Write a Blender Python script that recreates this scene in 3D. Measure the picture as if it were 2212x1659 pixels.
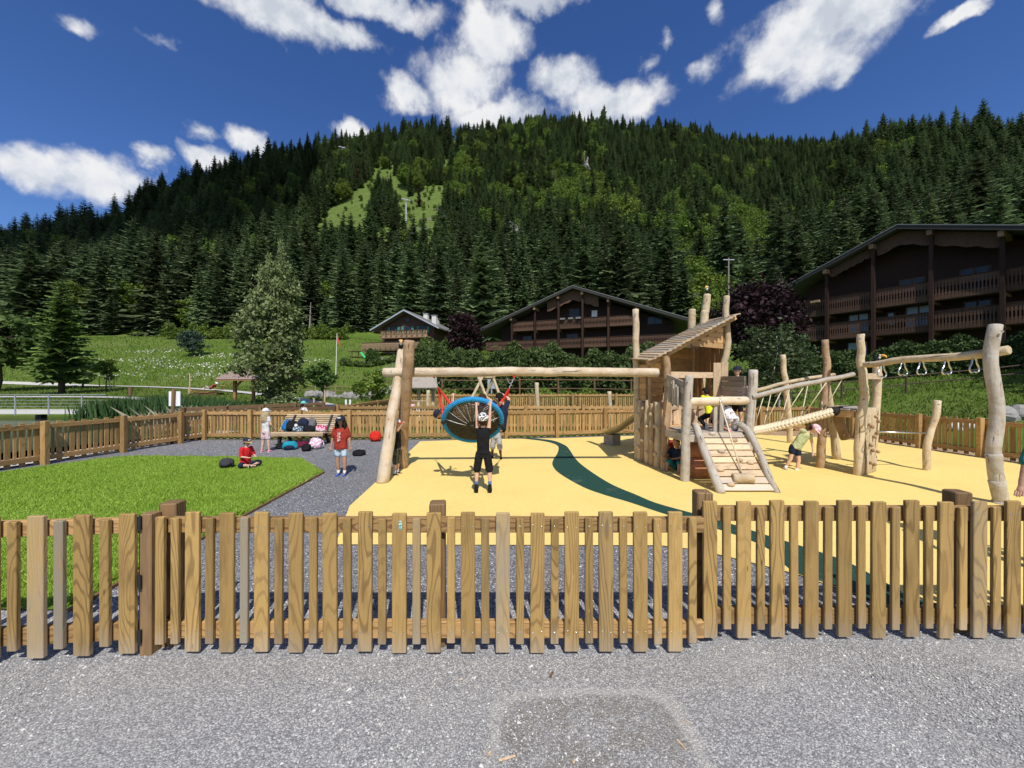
import bpy, bmesh, math, random
import numpy as np
from mathutils import Vector, Matrix, Quaternion, noise as mnoise

# ------------------------------------------------------------------ camera, light, exposure
R = math.radians
random.seed(7); rng = np.random.default_rng(11)
scene = bpy.context.scene
for o in list(bpy.data.objects): bpy.data.objects.remove(o)
H, F, CU, CV = 1.90, 831.0, 1106.0, 829.5      # eye height (m), focal length and centre of a 2212 px wide frame
cam_d = bpy.data.cameras.new('camera'); cam = bpy.data.objects.new('camera', cam_d)
scene.collection.objects.link(cam); scene.camera = cam
cam.location = (0, 0, H); cam.rotation_euler = (R(90), 0, 0)
cam_d.sensor_width = 36.0; cam_d.lens = 36.0 * F / 2212.0
cam_d.clip_start = 0.05; cam_d.clip_end = 6000

SUN_DIR = Vector((0.20, -1.0, 1.27)).normalized()          # towards the sun
sun_el = math.asin(SUN_DIR.z); sun_az = math.atan2(SUN_DIR.x, SUN_DIR.y)
sun_d = bpy.data.lights.new('sun', 'SUN'); sun = bpy.data.objects.new('sun', sun_d)
scene.collection.objects.link(sun)
sun_d.energy = 4.6; sun_d.angle = R(0.5); sun_d.color = (1.0, 0.955, 0.88)
sun.rotation_euler = SUN_DIR.to_track_quat('Z', 'Y').to_euler()
sun.location = (0, 0, 60)

vs = scene.view_settings
vs.view_transform = 'Standard'; vs.look = 'None'; vs.gamma = 1.0; vs.use_curve_mapping = False
vs.exposure = 0.0
scene.render.engine = 'CYCLES'
scene.cycles.use_denoising = True
scene.cycles.max_bounces = 6; scene.cycles.diffuse_bounces = 3; scene.cycles.glossy_bounces = 2
scene.cycles.transmission_bounces = 4; scene.cycles.transparent_max_bounces = 6
scene.cycles.caustics_reflective = False; scene.cycles.caustics_refractive = False

# ------------------------------------------------------------------ node helpers
class NT:
    def __init__(s, tree):
        s.t = tree; s.n = tree.nodes; s.l = tree.links
    def new(s, typ, **kw):
        nd = s.n.new(typ)
        for k, v in kw.items(): setattr(nd, k, v)
        return nd
    def put(s, sock, v):
        if v is None: return
        if isinstance(v, bpy.types.NodeSocket): s.l.new(v, sock)
        else:
            try: sock.default_value = v
            except Exception:
                sock.default_value = (v, v, v) if isinstance(v, (int, float)) else tuple(v) + (1.0,)
    def math(s, op, a, b=None, c=None, clamp=False):
        nd = s.new('ShaderNodeMath', operation=op); nd.use_clamp = clamp
        s.put(nd.inputs[0], a)
        if b is not None: s.put(nd.inputs[1], b)
        if c is not None: s.put(nd.inputs[2], c)
        return nd.outputs[0]
    def vmath(s, op, a, b=None, out=0):
        nd = s.new('ShaderNodeVectorMath', operation=op)
        s.put(nd.inputs[0], a)
        if b is not None: s.put(nd.inputs[1], b)
        return nd.outputs[out]
    def noise(s, vec=None, scale=5, detail=3, rough=0.55, dist=0.0, out=0):
        nd = s.new('ShaderNodeTexNoise')
        if vec is not None: s.put(nd.inputs['Vector'], vec)
        nd.inputs['Scale'].default_value = scale; nd.inputs['Detail'].default_value = detail
        nd.inputs['Roughness'].default_value = rough; nd.inputs['Distortion'].default_value = dist
        return nd.outputs[out]
    def voro(s, vec=None, scale=5, feature='F1', out='Color', rand=1.0):
        nd = s.new('ShaderNodeTexVoronoi', feature=feature)
        if vec is not None: s.put(nd.inputs['Vector'], vec)
        nd.inputs['Scale'].default_value = scale; nd.inputs['Randomness'].default_value = rand
        return nd.outputs[out]
    def ramp(s, fac, stops, interp='LINEAR'):
        nd = s.new('ShaderNodeValToRGB'); s.put(nd.inputs[0], fac)
        cr = nd.color_ramp; cr.interpolation = interp
        while len(cr.elements) < len(stops): cr.elements.new(0.5)
        for e, (p, c) in zip(cr.elements, stops):
            e.position = p; e.color = (c, c, c, 1) if isinstance(c, (int, float)) else tuple(c) + (1,)
        return nd.outputs[0]
    def mix(s, fac, a, b, blend='MIX'):
        nd = s.new('ShaderNodeMix', data_type='RGBA', blend_type=blend)
        s.put(nd.inputs[0], fac)
        for i, v in ((6, a), (7, b)):
            if isinstance(v, bpy.types.NodeSocket): s.l.new(v, nd.inputs[i])
            else: nd.inputs[i].default_value = (v, v, v, 1) if isinstance(v, (int, float)) else tuple(v) + (1,)
        return nd.outputs[2]
    def smooth(s, v, lo, hi, a=0.0, b=1.0):
        nd = s.new('ShaderNodeMapRange', interpolation_type='SMOOTHSTEP')
        s.put(nd.inputs[0], v)
        for i, x in zip((1, 2, 3, 4), (lo, hi, a, b)): nd.inputs[i].default_value = x
        return nd.outputs[0]

# ------------------------------------------------------------------ sky with clouds
world = bpy.data.worlds.new('World'); scene.world = world; world.use_nodes = True
w = NT(world.node_tree); w.n.clear()
sky = w.new('ShaderNodeTexSky', sky_type='NISHITA'); sky.sun_disc = False
sky.sun_elevation = sun_el; sky.sun_rotation = sun_az
sky.altitude = 1200; sky.air_density = 1.0; sky.dust_density = 0.35; sky.ozone_density = 4.0
tc = w.new('ShaderNodeTexCoord'); dirv = tc.outputs['Generated']
sep = w.new('ShaderNodeSeparateXYZ'); w.put(sep.inputs[0], dirv)
az = w.math('ARCTAN2', sep.outputs[0], sep.outputs[1])
el = w.math('ARCSINE', sep.outputs[2])
cmb = w.new('ShaderNodeCombineXYZ'); w.put(cmb.inputs[0], az); w.put(cmb.inputs[1], el)
wn1 = w.vmath('SUBTRACT', w.noise(dirv, 5.0, 3, 0.55, out=1), (0.5, 0.5, 0.5)); wn2 = w.vmath('SUBTRACT', w.noise(dirv, 19.0, 4, 0.6, out=1), (0.5, 0.5, 0.5))
ang = w.vmath('ADD', cmb.outputs[0], w.vmath('MULTIPLY', wn1, (0.11, 0.085, 0)))
ang = w.vmath('ADD', ang, w.vmath('MULTIPLY', wn2, (0.055, 0.045, 0)))
def dir_ang(u, v):
    x, y, z = (u - CU) / F, 1.0, (CV - v) / F
    n = math.sqrt(x * x + y * y + z * z)
    return math.atan2(x, y), math.asin(z / n)
# centres and sizes of the cumulus clouds (bearing and elevation)
cl = [(215, 385, 160, 66), (70, 352, 130, 46), (345, 355, 60, 30), (460, 358, 70, 34), (560, 322, 62, 34),
      (590, 30, 210, 62), (720, 70, 110, 45), (790, 0, 200, 48), (990, 170, 120, 95), (880, 200, 85, 50), (1050, 70, 85, 100),
      (1140, 0, 130, 40), (1085, 242, 130, 50), (780, 295, 50, 36), (1215, 170, 90, 56), (1300, 215, 95, 62), (1370, 215, 66, 60),
      (1760, 55, 250, 135), (1860, 30, 180, 110), (1690, 110, 140, 80), (1800, 130, 130, 70), (1510, 160, 30, 24), (1545, 18, 26, 34), (1830, 150, 60, 42),
      (1392, 130, 34, 20), (1425, 95, 16, 32), (2080, 40, 70, 22), (450, 300, 46, 15), (350, 100, 40, 20), (200, 65, 44, 18),
      (-500, 300, 300, 90), (-900, -100, 420, 160), (2750, 250, 260, 80), (3300, -50, 480, 170), (500, -420, 380, 120), (1500, -520, 420, 130)]
mask = None
for (u, v, ru, rv) in cl:
    a0, e0 = dir_ang(u, v)
    a1, _ = dir_ang(u + ru, v); a2, _ = dir_ang(u - ru, v)
    _, e1 = dir_ang(u, v - rv); _, e2 = dir_ang(u, v + rv)
    d = w.vmath('SUBTRACT', ang, (a0, e0, 0))
    d = w.vmath('MULTIPLY', d, (2 / (a1 - a2), 2 / (e1 - e2), 0))
    L = w.vmath('LENGTH', d, out='Value')
    m = w.math('SUBTRACT', 1.0, L)
    if ru < 50: m = w.math('MULTIPLY', m, 0.42)
    mask = m if mask is None else w.math('SMOOTH_MAX', mask, m, 0.18)
# behind the viewer the same kind of broken cumulus, from low-frequency noise
back = w.smooth(w.math('ABSOLUTE', az), 1.5, 1.9)
bk = w.math('MULTIPLY', w.math('SUBTRACT', w.noise(dirv, 2.6, 2, 0.5), 0.50), 5.0)
bk = w.math('SUBTRACT', w.math('MULTIPLY', w.math('ADD', bk, 1.0), back), 1.0)
mask = w.math('MAXIMUM', mask, bk)
n1 = w.noise(dirv, 9.0, 9, 0.60, 0.0)
n2 = w.noise(dirv, 26.0, 6, 0.6, 0.0)
nn = w.math('ADD', w.math('MULTIPLY', w.math('SUBTRACT', n1, 0.5), 2.1), w.math('MULTIPLY', w.math('SUBTRACT', n2, 0.5), 1.0))
dens = w.math('ADD', w.math('MULTIPLY', mask, 1.45), nn)
cover = w.math('MULTIPLY', w.smooth(dens, -0.06, 0.95), 0.97)
n3 = w.noise(w.vmath('ADD', dirv, (0.02, 0.0, 0.045)), 9.0, 9, 0.60, 0.0)
bright = w.smooth(w.math('ADD', w.math('SUBTRACT', n1, n3), w.math('MULTIPLY', w.math('SUBTRACT', w.noise(dirv, 4.0, 3, 0.5), 0.5), 0.55)), -0.20, 0.16)
core = w.smooth(dens, 0.5, 1.7)
bright = w.math('MULTIPLY_ADD', core, -0.18, bright)
ccol = w.ramp(bright, [(0.0, (0.64, 0.69, 0.77)), (0.45, (0.84, 0.87, 0.92)), (1.0, (1.0, 1.0, 1.0))])
hs = w.new('ShaderNodeHueSaturation'); hs.inputs['Hue'].default_value = 0.512; hs.inputs['Saturation'].default_value = 1.20; hs.inputs['Value'].default_value = 1.0
w.put(hs.inputs['Color'], sky.outputs[0])
bg1 = w.new('ShaderNodeBackground'); w.put(bg1.inputs[0], hs.outputs[0]); bg1.inputs[1].default_value = 0.132
bg2 = w.new('ShaderNodeBackground'); w.put(bg2.inputs[0], ccol); bg2.inputs[1].default_value = 0.92
mx = w.new('ShaderNodeMixShader'); w.put(mx.inputs[0], cover)
w.l.new(bg1.outputs[0], mx.inputs[1]); w.l.new(bg2.outputs[0], mx.inputs[2])
wo = w.new('ShaderNodeOutputWorld'); w.l.new(mx.outputs[0], wo.inputs[0])

# ------------------------------------------------------------------ materials
MATS = {}
def material(name, build, rough=0.8, spec=0.3):
    m = bpy.data.materials.new(name); m.use_nodes = True
    t = NT(m.node_tree); t.n.clear()
    b = t.new('ShaderNodeBsdfPrincipled'); o = t.new('ShaderNodeOutputMaterial')
    t.l.new(b.outputs[0], o.inputs[0])
    b.inputs['Roughness'].default_value = rough
    b.inputs['Specular IOR Level'].default_value = spec
    build(t, b)
    MATS[name] = m
    return m
def bump(t, b, h, strength=0.4, dist=0.02):
    nd = t.new('ShaderNodeBump'); nd.inputs['Strength'].default_value = strength; nd.inputs['Distance'].default_value = dist
    t.put(nd.inputs['Height'], h); t.l.new(nd.outputs[0], b.inputs['Normal'])
def objco(t): return t.new('ShaderNodeTexCoord').outputs['Object']
def posco(t): return t.new('ShaderNodeNewGeometry').outputs['Position']
def orand(t): return t.new('ShaderNodeObjectInfo').outputs['Random']
def irand(t): return t.new('ShaderNodeNewGeometry').outputs['Random Per Island']
def scaled(t, v, s): return t.vmath('MULTIPLY', v, s)
def shifted(t, v, amt=37.0):
    r = t.math('MULTIPLY', orand(t), amt)
    c = t.new('ShaderNodeCombineXYZ'); t.put(c.inputs[0], r); t.put(c.inputs[1], t.math('MULTIPLY', r, 1.7)); t.put(c.inputs[2], t.math('MULTIPLY', r, 0.6))
    return t.vmath('ADD', v, c.outputs[0])

def plain(name, col, rough=0.7, var=0.12, spec=0.3, metal=0.0, sc=18):
    def bld(t, b):
        n = t.noise(shifted(t, objco(t)), sc, 4, 0.6)
        lo = tuple(c * (1 - var) for c in col); hi = tuple(min(1, c * (1 + var)) for c in col)
        t.put(b.inputs['Base Color'], t.ramp(n, [(0.3, lo), (0.7, hi)]))
        b.inputs['Metallic'].default_value = metal
        bump(t, b, n, 0.08, 0.01)
    return material(name, bld, rough, spec)

def wood(name, light, mid, dark, grain=26.0, grey=None, greyamt=0.0, contrast=1.0, foot=0.0):
    # pine boards: growth rings cut by the saw, long axis = local z
    def bld(t, b):
        o = objco(t); v = shifted(t, o)
        warp = t.noise(scaled(t, v, (3.2, 3.2, 0.62)), 1.0, 1.5, 0.45, out=0)
        warp2 = t.noise(scaled(t, v, (9, 9, 1.4)), 1.0, 2, 0.5)
        sp = t.new('ShaderNodeSeparateXYZ'); t.put(sp.inputs[0], v)
        x = t.math('ADD', t.math('MULTIPLY', sp.outputs[0], 5.0), t.math('MULTIPLY', warp, 5.2))
        x = t.math('ADD', x, t.math('MULTIPLY', sp.outputs[1], 3.0)); x = t.math('ADD', x, t.math('MULTIPLY', warp2, 0.7))
        s_ = t.math('SINE', t.math('MULTIPLY', x, grain * 1.15))
        ring = t.smooth(s_, 0.25, 1.0)
        fib = t.noise(scaled(t, v, (160, 160, 5)), 1.0, 3, 0.6)
        col = t.mix(t.math('MULTIPLY', fib, 0.9), light, mid)
        r3 = t.smooth(t.math('FRACT', t.math('MULTIPLY', orand(t), 7.13)), 0.0, 1.0, 0.25, 1.0)
        col = t.mix(t.math('MULTIPLY', t.math('MULTIPLY', ring, 0.85 * contrast), r3), col, dark)
        knot = t.smooth(t.voro(scaled(t, v, (9, 9, 2.6)), 1.0, out='Distance'), 0.09, 0.02)
        col = t.mix(t.math('MULTIPLY', knot, 0.7), col, tuple(c * 0.5 for c in dark))
        stain = t.noise(scaled(t, v, (7, 7, 2.2)), 1.0, 5, 0.6)
        col = t.mix(t.smooth(stain, 0.46, 0.74, 0, 0.55), col, tuple(c * 0.52 for c in mid))
        streak = t.noise(scaled(t, v, (55, 55, 1.3)), 1.0, 3, 0.6)
        col = t.mix(t.smooth(streak, 0.55, 0.75, 0, 0.45), col, tuple(c * 0.48 for c in mid))
        scuff = t.noise(scaled(t, v, (30, 30, 14)), 1.0, 4, 0.7)
        col = t.mix(t.smooth(scuff, 0.66, 0.76, 0, 0.45), col, tuple(min(1, c * 1.5 + 0.05) for c in light))
        if grey:
            gm = t.math('MULTIPLY', t.smooth(t.math('FRACT', t.math('MULTIPLY', orand(t), 11.7)), 1 - greyamt, 1.0), t.smooth(stain, 0.35, 0.65, 0.45, 1.0))
            col = t.mix(gm, col, grey)
        if foot:                                           # splashed, washed-out board ends near the ground
            z = t.new('ShaderNodeSeparateXYZ'); t.put(z.inputs[0], o)
            col = t.mix(t.math('MULTIPLY', t.smooth(t.math('ADD', z.outputs[2], t.math('MULTIPLY', stain, 0.25)), foot + 0.28, foot + 0.05), 0.55), col, (0.36, 0.31, 0.25))
        hv = t.new('ShaderNodeHueSaturation'); t.put(hv.inputs['Value'], t.math('MULTIPLY_ADD', orand(t), 0.50, 0.74))
        t.put(hv.inputs['Color'], col)
        t.put(b.inputs['Base Color'], hv.outputs[0])
        hgt = t.math('ADD', t.math('MULTIPLY', ring, -0.5), t.math('MULTIPLY', fib, 0.7))
        bump(t, b, hgt, 0.35, 0.004)
    return material(name, bld, 0.72, 0.25)

def logmat(name, light, mid, dark, greyc, gr):
    def bld(t, b):
        v = shifted(t, objco(t))
        g = t.noise(scaled(t, v, (38, 38, 2.2)), 1.0, 4, 0.65)
        crk = t.noise(scaled(t, v, (26, 26, 0.9)), 1.0, 3, 0.6, 0.3)
        blotch = t.noise(v, 3.2, 4, 0.6, 0.4)
        facet = t.noise(v, 9.0, 2, 0.5)
        col = t.ramp(blotch, [(0.3, dark), (0.48, mid), (0.66, light)])
        col = t.mix(t.smooth(g, 0.45, 0.75, 0, 0.35), col, tuple(c * 0.62 for c in mid))
        col = t.mix(t.math('MULTIPLY', t.smooth(facet, 0.42, 0.62), gr), col, greyc)
        knot = t.smooth(t.voro(v, 3.4, out='Distance'), 0.10, 0.04)
        col = t.mix(t.math('MULTIPLY', knot, 0.75), col, (0.13, 0.075, 0.04))
        col = t.mix(t.smooth(crk, 0.625, 0.665, 0, 0.85), col, (0.09, 0.06, 0.04))
        grub = t.noise(v, 1.6, 5, 0.65); col = t.mix(t.smooth(grub, 0.52, 0.70, 0, 0.35), col, tuple(c * 0.55 for c in mid))
        hv = t.new('ShaderNodeHueSaturation'); t.put(hv.inputs['Value'], t.math('MULTIPLY_ADD', orand(t), 0.25, 0.86)); t.put(hv.inputs['Color'], col)
        t.put(b.inputs['Base Color'], hv.outputs[0])
        bump(t, b, t.math('ADD', t.math('ADD', t.math('MULTIPLY', facet, 2.0), t.math('MULTIPLY', g, 0.8)), t.smooth(crk, 0.64, 0.70, 0, -1.5)), 0.6, 0.012)
    return material(name, bld, 0.75, 0.25)

wood('pine_fence', (0.455, 0.295, 0.105), (0.315, 0.194, 0.064), (0.100, 0.056, 0.023), 26, (0.30, 0.255, 0.185), 0.16, 0.66, 0.03)
wood('pine_rail', (0.46, 0.285, 0.125), (0.37, 0.22, 0.085), (0.17, 0.09, 0.035), 22)
wood('pine_post', (0.27, 0.17, 0.085), (0.20, 0.12, 0.055), (0.08, 0.05, 0.025), 22)
wood('pine_far', (0.46, 0.30, 0.12), (0.34, 0.20, 0.08), (0.20, 0.11, 0.04), 22, contrast=0.6)
wood('brown_board', (0.21, 0.125, 0.065), (0.15, 0.085, 0.045), (0.06, 0.035, 0.02), 20, contrast=0.7)
wood('new_plank', (0.66, 0.50, 0.33), (0.56, 0.40, 0.25), (0.36, 0.23, 0.13), 18, (0.46, 0.42, 0.37), 0.35, 0.7)
wood('warm_plank', (0.62, 0.40, 0.20), (0.52, 0.31, 0.14), (0.30, 0.16, 0.06), 18, contrast=0.6)
wood('grey_plank', (0.46, 0.41, 0.35), (0.38, 0.33, 0.28), (0.24, 0.20, 0.16), 18, contrast=0.6)
wood('bench_slat', (0.58, 0.45, 0.30), (0.46, 0.34, 0.21), (0.26, 0.17, 0.10), 18, (0.45, 0.42, 0.38), 0.3, 0.6)
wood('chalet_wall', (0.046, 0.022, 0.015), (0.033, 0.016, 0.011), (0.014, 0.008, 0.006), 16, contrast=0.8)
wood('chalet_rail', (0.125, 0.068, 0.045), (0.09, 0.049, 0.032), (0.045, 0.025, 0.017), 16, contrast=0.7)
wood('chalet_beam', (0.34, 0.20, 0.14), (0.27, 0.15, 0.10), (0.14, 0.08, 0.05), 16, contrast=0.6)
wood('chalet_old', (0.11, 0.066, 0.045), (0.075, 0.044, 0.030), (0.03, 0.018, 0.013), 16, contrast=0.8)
wood('terrace_wood', (0.36, 0.24, 0.15), (0.28, 0.18, 0.11), (0.15, 0.09, 0.05), 16, contrast=0.7)
wood('shelter_wood', (0.42, 0.24, 0.10), (0.32, 0.17, 0.07), (0.16, 0.08, 0.03), 16, contrast=0.6)
logmat('robinia', (0.66, 0.54, 0.37), (0.57, 0.445, 0.28), (0.42, 0.30, 0.17), (0.52, 0.455, 0.365), 0.4)
logmat('robinia_pale', (0.74, 0.62, 0.46), (0.66, 0.52, 0.36), (0.50, 0.36, 0.22), (0.60, 0.54, 0.46), 0.3)
logmat('robinia_grey', (0.50, 0.45, 0.38), (0.43, 0.37, 0.30), (0.33, 0.27, 0.20), (0.46, 0.43, 0.39), 0.7)
logmat('robinia_brown', (0.50, 0.34, 0.20), (0.41, 0.265, 0.145), (0.27, 0.165, 0.085), (0.40, 0.31, 0.23), 0.3)

def gravel_nodes(t, b, fine, cols, stones, bstr, patch=None):
    p = posco(t)
    sep_ = t.new('ShaderNodeSeparateXYZ'); t.put(sep_.inputs[0], p)
    c1 = t.voro(p, stones); c2 = t.voro(p, stones * 2.3); d1 = t.voro(p, stones, out='Distance')
    s1 = t.new('ShaderNodeSeparateColor'); t.put(s1.inputs[0], c1)
    s2 = t.new('ShaderNodeSeparateColor'); t.put(s2.inputs[0], c2)
    v = t.math('ADD', t.math('MULTIPLY', s1.outputs[0], 0.62), t.math('MULTIPLY', s2.outputs[1], 0.38))
    col = t.ramp(v, cols)
    col = t.mix(t.smooth(d1, 0.35, 0.75, 0, 0.55), col, tuple(c * 0.45 for c in cols[0][1]))
    big = t.noise(p, 0.9, 5, 0.6, 0.5)
    col = t.mix(t.smooth(big, 0.50, 0.72, 0, 0.42), col, fine)
    col = t.mix(t.smooth(t.noise(p, 0.35, 4, 0.6), 0.35, 0.65, 0.0, 0.25), col, tuple(c * 0.62 for c in fine))
    if patch: col = patch(t, p, col)
    t.put(b.inputs['Base Color'], col)
    hgt = t.math('ADD', t.math('SUBTRACT', 1.0, d1), t.math('MULTIPLY', s2.outputs[0], 0.5))
    bump(t, b, hgt, bstr, 0.012)
def damp(t, p, col):
    d = t.vmath('MULTIPLY', t.vmath('SUBTRACT', p, (0.43, 1.94, 0)), (1 / 0.53, 1 / 0.42, 0))
    d = t.vmath('ADD', d, t.vmath('MULTIPLY', t.vmath('SUBTRACT', t.noise(p, 5.0, 5, out=1), (0.5, 0.5, 0.5)), (0.22, 0.22, 0)))
    sp_ = t.new('ShaderNodeSeparateXYZ'); t.put(sp_.inputs[0], d)
    sq = t.math('POWER', t.math('ADD', t.math('POWER', t.math('ABSOLUTE', sp_.outputs[0]), 5.0), t.math('POWER', t.math('ABSOLUTE', sp_.outputs[1]), 5.0)), 0.2)
    rim_ = t.math('MULTIPLY', t.smooth(sq, 0.90, 0.98), t.smooth(sq, 1.14, 1.04))
    blot = t.smooth(t.noise(p, 4.5, 5, 0.65), 0.40, 0.62, 0.12, 0.50)
    col = t.mix(t.math('MULTIPLY', t.smooth(sq, 1.0, 0.88), blot), col, (0.16, 0.135, 0.10))
    return t.mix(t.math('MULTIPLY', rim_, 0.30), col, (0.56, 0.53, 0.47))
GC = [(0.14, (0.20, 0.20, 0.21)), (0.38, (0.32, 0.32, 0.328)), (0.62, (0.425, 0.425, 0.428)), (0.88, (0.66, 0.65, 0.61))]
material('gravel', lambda t, b: gravel_nodes(t, b, (0.45, 0.435, 0.40), GC, 95, 0.5, damp), 0.9, 0.2)
GD = [(0.12, (0.095, 0.095, 0.11)), (0.40, (0.215, 0.215, 0.24)), (0.65, (0.34, 0.34, 0.365)), (0.88, (0.52, 0.52, 0.51))]
material('gravel_path', lambda t, b: gravel_nodes(t, b, (0.27, 0.265, 0.255), GD, 62, 0.9), 0.9, 0.2)
def pale_b(t, b):
    n = t.noise(posco(t), 6, 6, 0.65)
    t.put(b.inputs['Base Color'], t.ramp(n, [(0.3, (0.42, 0.40, 0.37)), (0.7, (0.60, 0.58, 0.54))])); bump(t, b, n, 0.3, 0.02)
material('pale_path', pale_b, 0.9)
def stone_b(t, b):
    r = irand(t)
    t.put(b.inputs['Base Color'], t.ramp(r, [(0.0, (0.17, 0.17, 0.18)), (0.45, (0.32, 0.32, 0.327)), (0.75, (0.45, 0.45, 0.453)), (0.97, (0.68, 0.67, 0.63))]))
material('loose_stone', stone_b, 0.85)
def rubber(name, c1, c2, c3):
    def bld(t, b):
        p = posco(t)
        g = t.voro(p, 190); s = t.new('ShaderNodeSeparateColor'); t.put(s.inputs[0], g)
        big = t.noise(p, 0.7, 6, 0.65, 0.3); mid = t.noise(p, 7, 4, 0.6)
        col = t.ramp(s.outputs[0], [(0.1, c1), (0.7, c2), (1.0, c3)])
        col = t.mix(t.smooth(big, 0.42, 0.72, 0, 0.5), col, tuple(c * 0.80 for c in c2))
        col = t.mix(t.smooth(mid, 0.60, 0.78, 0, 0.30), col, tuple(c * 0.62 for c in c2))
        scf = t.noise(scaled(t, p, (1.2, 6.0, 1)), 2.5, 5, 0.7, 0.8); col = t.mix(t.smooth(scf, 0.60, 0.74, 0, 0.28), col, tuple(c * 0.7 for c in c2))
        spk = t.smooth(t.voro(p, 3.1, out='Distance'), 0.035, 0.02); col = t.mix(t.math('MULTIPLY', spk, 0.7), col, (0.12, 0.09, 0.05))
        dst = t.noise(p, 1.9, 6, 0.7); col = t.mix(t.smooth(dst, 0.58, 0.75, 0, 0.22), col, (0.55, 0.52, 0.45))
        t.put(b.inputs['Base Color'], col)
        bump(t, b, t.voro(p, 190, out='Distance'), 0.35, 0.004)
    return material(name, bld, 0.85, 0.2)
rubber('rubber_yellow', (0.73, 0.53, 0.155), (0.88, 0.665, 0.225), (0.95, 0.78, 0.33))
rubber('rubber_green', (0.010, 0.040, 0.030), (0.018, 0.068, 0.050), (0.040, 0.110, 0.085))
def lawn_ground(t, b):
    p = posco(t)
    n = t.noise(p, 2.2, 6, 0.7); f = t.noise(p, 55, 3, 0.6)
    col = t.ramp(n, [(0.3, (0.10, 0.20, 0.020)), (0.55, (0.17, 0.29, 0.033)), (0.75, (0.26, 0.35, 0.065))])
    col = t.mix(t.smooth(f, 0.4, 0.7, 0, 0.5), col, (0.05, 0.085, 0.012))
    t.put(b.inputs['Base Color'], col); bump(t, b, f, 0.8, 0.03)
material('lawn_soil', lawn_ground, 0.9, 0.1)
def terrain_b(t, b):
    p = posco(t); s = t.new('ShaderNodeSeparateXYZ'); t.put(s.inputs[0], p)
    n = t.noise(p, 0.12, 6, 0.65, 0.4); f = t.noise(p, 2.6, 6, 0.75); g = t.noise(scaled(t, p, (1, 1, 4)), 0.5, 5, 0.6)
    meadow = t.ramp(n, [(0.3, (0.070, 0.125, 0.018)), (0.5, (0.105, 0.170, 0.028)), (0.7, (0.150, 0.180, 0.055))])
    meadow = t.mix(t.smooth(f, 0.42, 0.7, 0, 0.55), meadow, (0.06, 0.10, 0.02))
    meadow = t.mix(t.smooth(g, 0.55, 0.75, 0, 0.4), meadow, (0.20, 0.21, 0.09))
    forest = t.ramp(f, [(0.3, (0.03, 0.05, 0.015)), (0.7, (0.075, 0.115, 0.028))])
    far = t.smooth(t.math('ADD', s.outputs[1], t.math('MULTIPLY', n, 60)), 150, 210)
    clear = t.mix(0.65, meadow, t.ramp(t.noise(p, 0.22, 6, 0.75), [(0.3, (0.055, 0.085, 0.022)), (0.6, (0.125, 0.165, 0.05)), (0.8, (0.19, 0.20, 0.10))]))
    t.put(b.inputs['Base Color'], t.mix(far, meadow, clear)); bump(t, b, f, 0.7, 0.12)
material('terrain', terrain_b, 0.95, 0.05)
def water_b(t, b):
    t.put(b.inputs['Base Color'], (0.020, 0.030, 0.022)); b.inputs['Roughness'].default_value = 0.08
    n = t.noise(scaled(t, posco(t), (1.0, 3.0, 1)), 2.2, 4, 0.6)
    bump(t, b, n, 0.25, 0.05)
material('water', water_b, 0.08, 0.5)
def chips_b(t, b):
    p = posco(t); c = t.voro(p, 38); s = t.new('ShaderNodeSeparateColor'); t.put(s.inputs[0], c)
    t.put(b.inputs['Base Color'], t.ramp(s.outputs[0], [(0, (0.16, 0.09, 0.045)), (0.5, (0.40, 0.26, 0.14)), (1, (0.66, 0.50, 0.32))]))
    bump(t, b, t.voro(p, 38, out='Distance'), 0.9, 0.02)
material('wood_chips', chips_b, 0.9)

def leaf(name, stops, trans=0.25, rough=0.6, orandamt=0.35, spec=0.2):
    def bld(t, b):
        r = irand(t); n = t.noise(objco(t), 0.35, 3, 0.6)
        f = t.math('ADD', t.math('MULTIPLY', r, 0.62), t.math('MULTIPLY', n, 0.38))
        col = t.ramp(f, stops)
        hv = t.new('ShaderNodeHueSaturation')
        t.put(hv.inputs['Value'], t.math('MULTIPLY_ADD', orand(t), orandamt, 1.0 - orandamt / 2))
        t.put(hv.inputs['Hue'], t.math('MULTIPLY_ADD', t.math('FRACT', t.math('MULTIPLY', orand(t), 5.3)), 0.03, 0.485))
        t.put(hv.inputs['Color'], col)
        t.put(b.inputs['Base Color'], hv.outputs[0])
        tr = t.new('ShaderNodeBsdfTranslucent'); t.put(tr.inputs[0], hv.outputs[0])
        ms = t.new('ShaderNodeMixShader'); ms.inputs[0].default_value = trans
        t.l.new(b.outputs[0], ms.inputs[1]); t.l.new(tr.outputs[0], ms.inputs[2])
        out = [x for x in t.n if x.type == 'OUTPUT_MATERIAL'][0]
        t.l.new(ms.outputs[0], out.inputs[0])
    return material(name, bld, rough, spec)
leaf('spruce_needles', [(0.1, (0.052, 0.082, 0.036)), (0.5, (0.102, 0.146, 0.062)), (0.9, (0.160, 0.208, 0.090))], 0.2, 0.75, 0.9)
leaf('fir_needles', [(0.1, (0.05, 0.09, 0.02)), (0.5, (0.115, 0.18, 0.04)), (0.9, (0.20, 0.27, 0.07))], 0.2, 0.75, 0.3)
leaf('dry_needles', [(0.1, (0.07, 0.045, 0.035)), (0.5, (0.12, 0.08, 0.06)), (0.9, (0.18, 0.125, 0.10))], 0.1, 0.8, 0.3)
leaf('broad_leaves', [(0.1, (0.070, 0.115, 0.018)), (0.5, (0.135, 0.205, 0.032)), (0.9, (0.225, 0.305, 0.060))], 0.3, 0.6, 0.45)
leaf('dark_leaves', [(0.1, (0.034, 0.068, 0.018)), (0.5, (0.075, 0.125, 0.030)), (0.9, (0.13, 0.19, 0.05))], 0.2, 0.6, 0.35)
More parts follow.
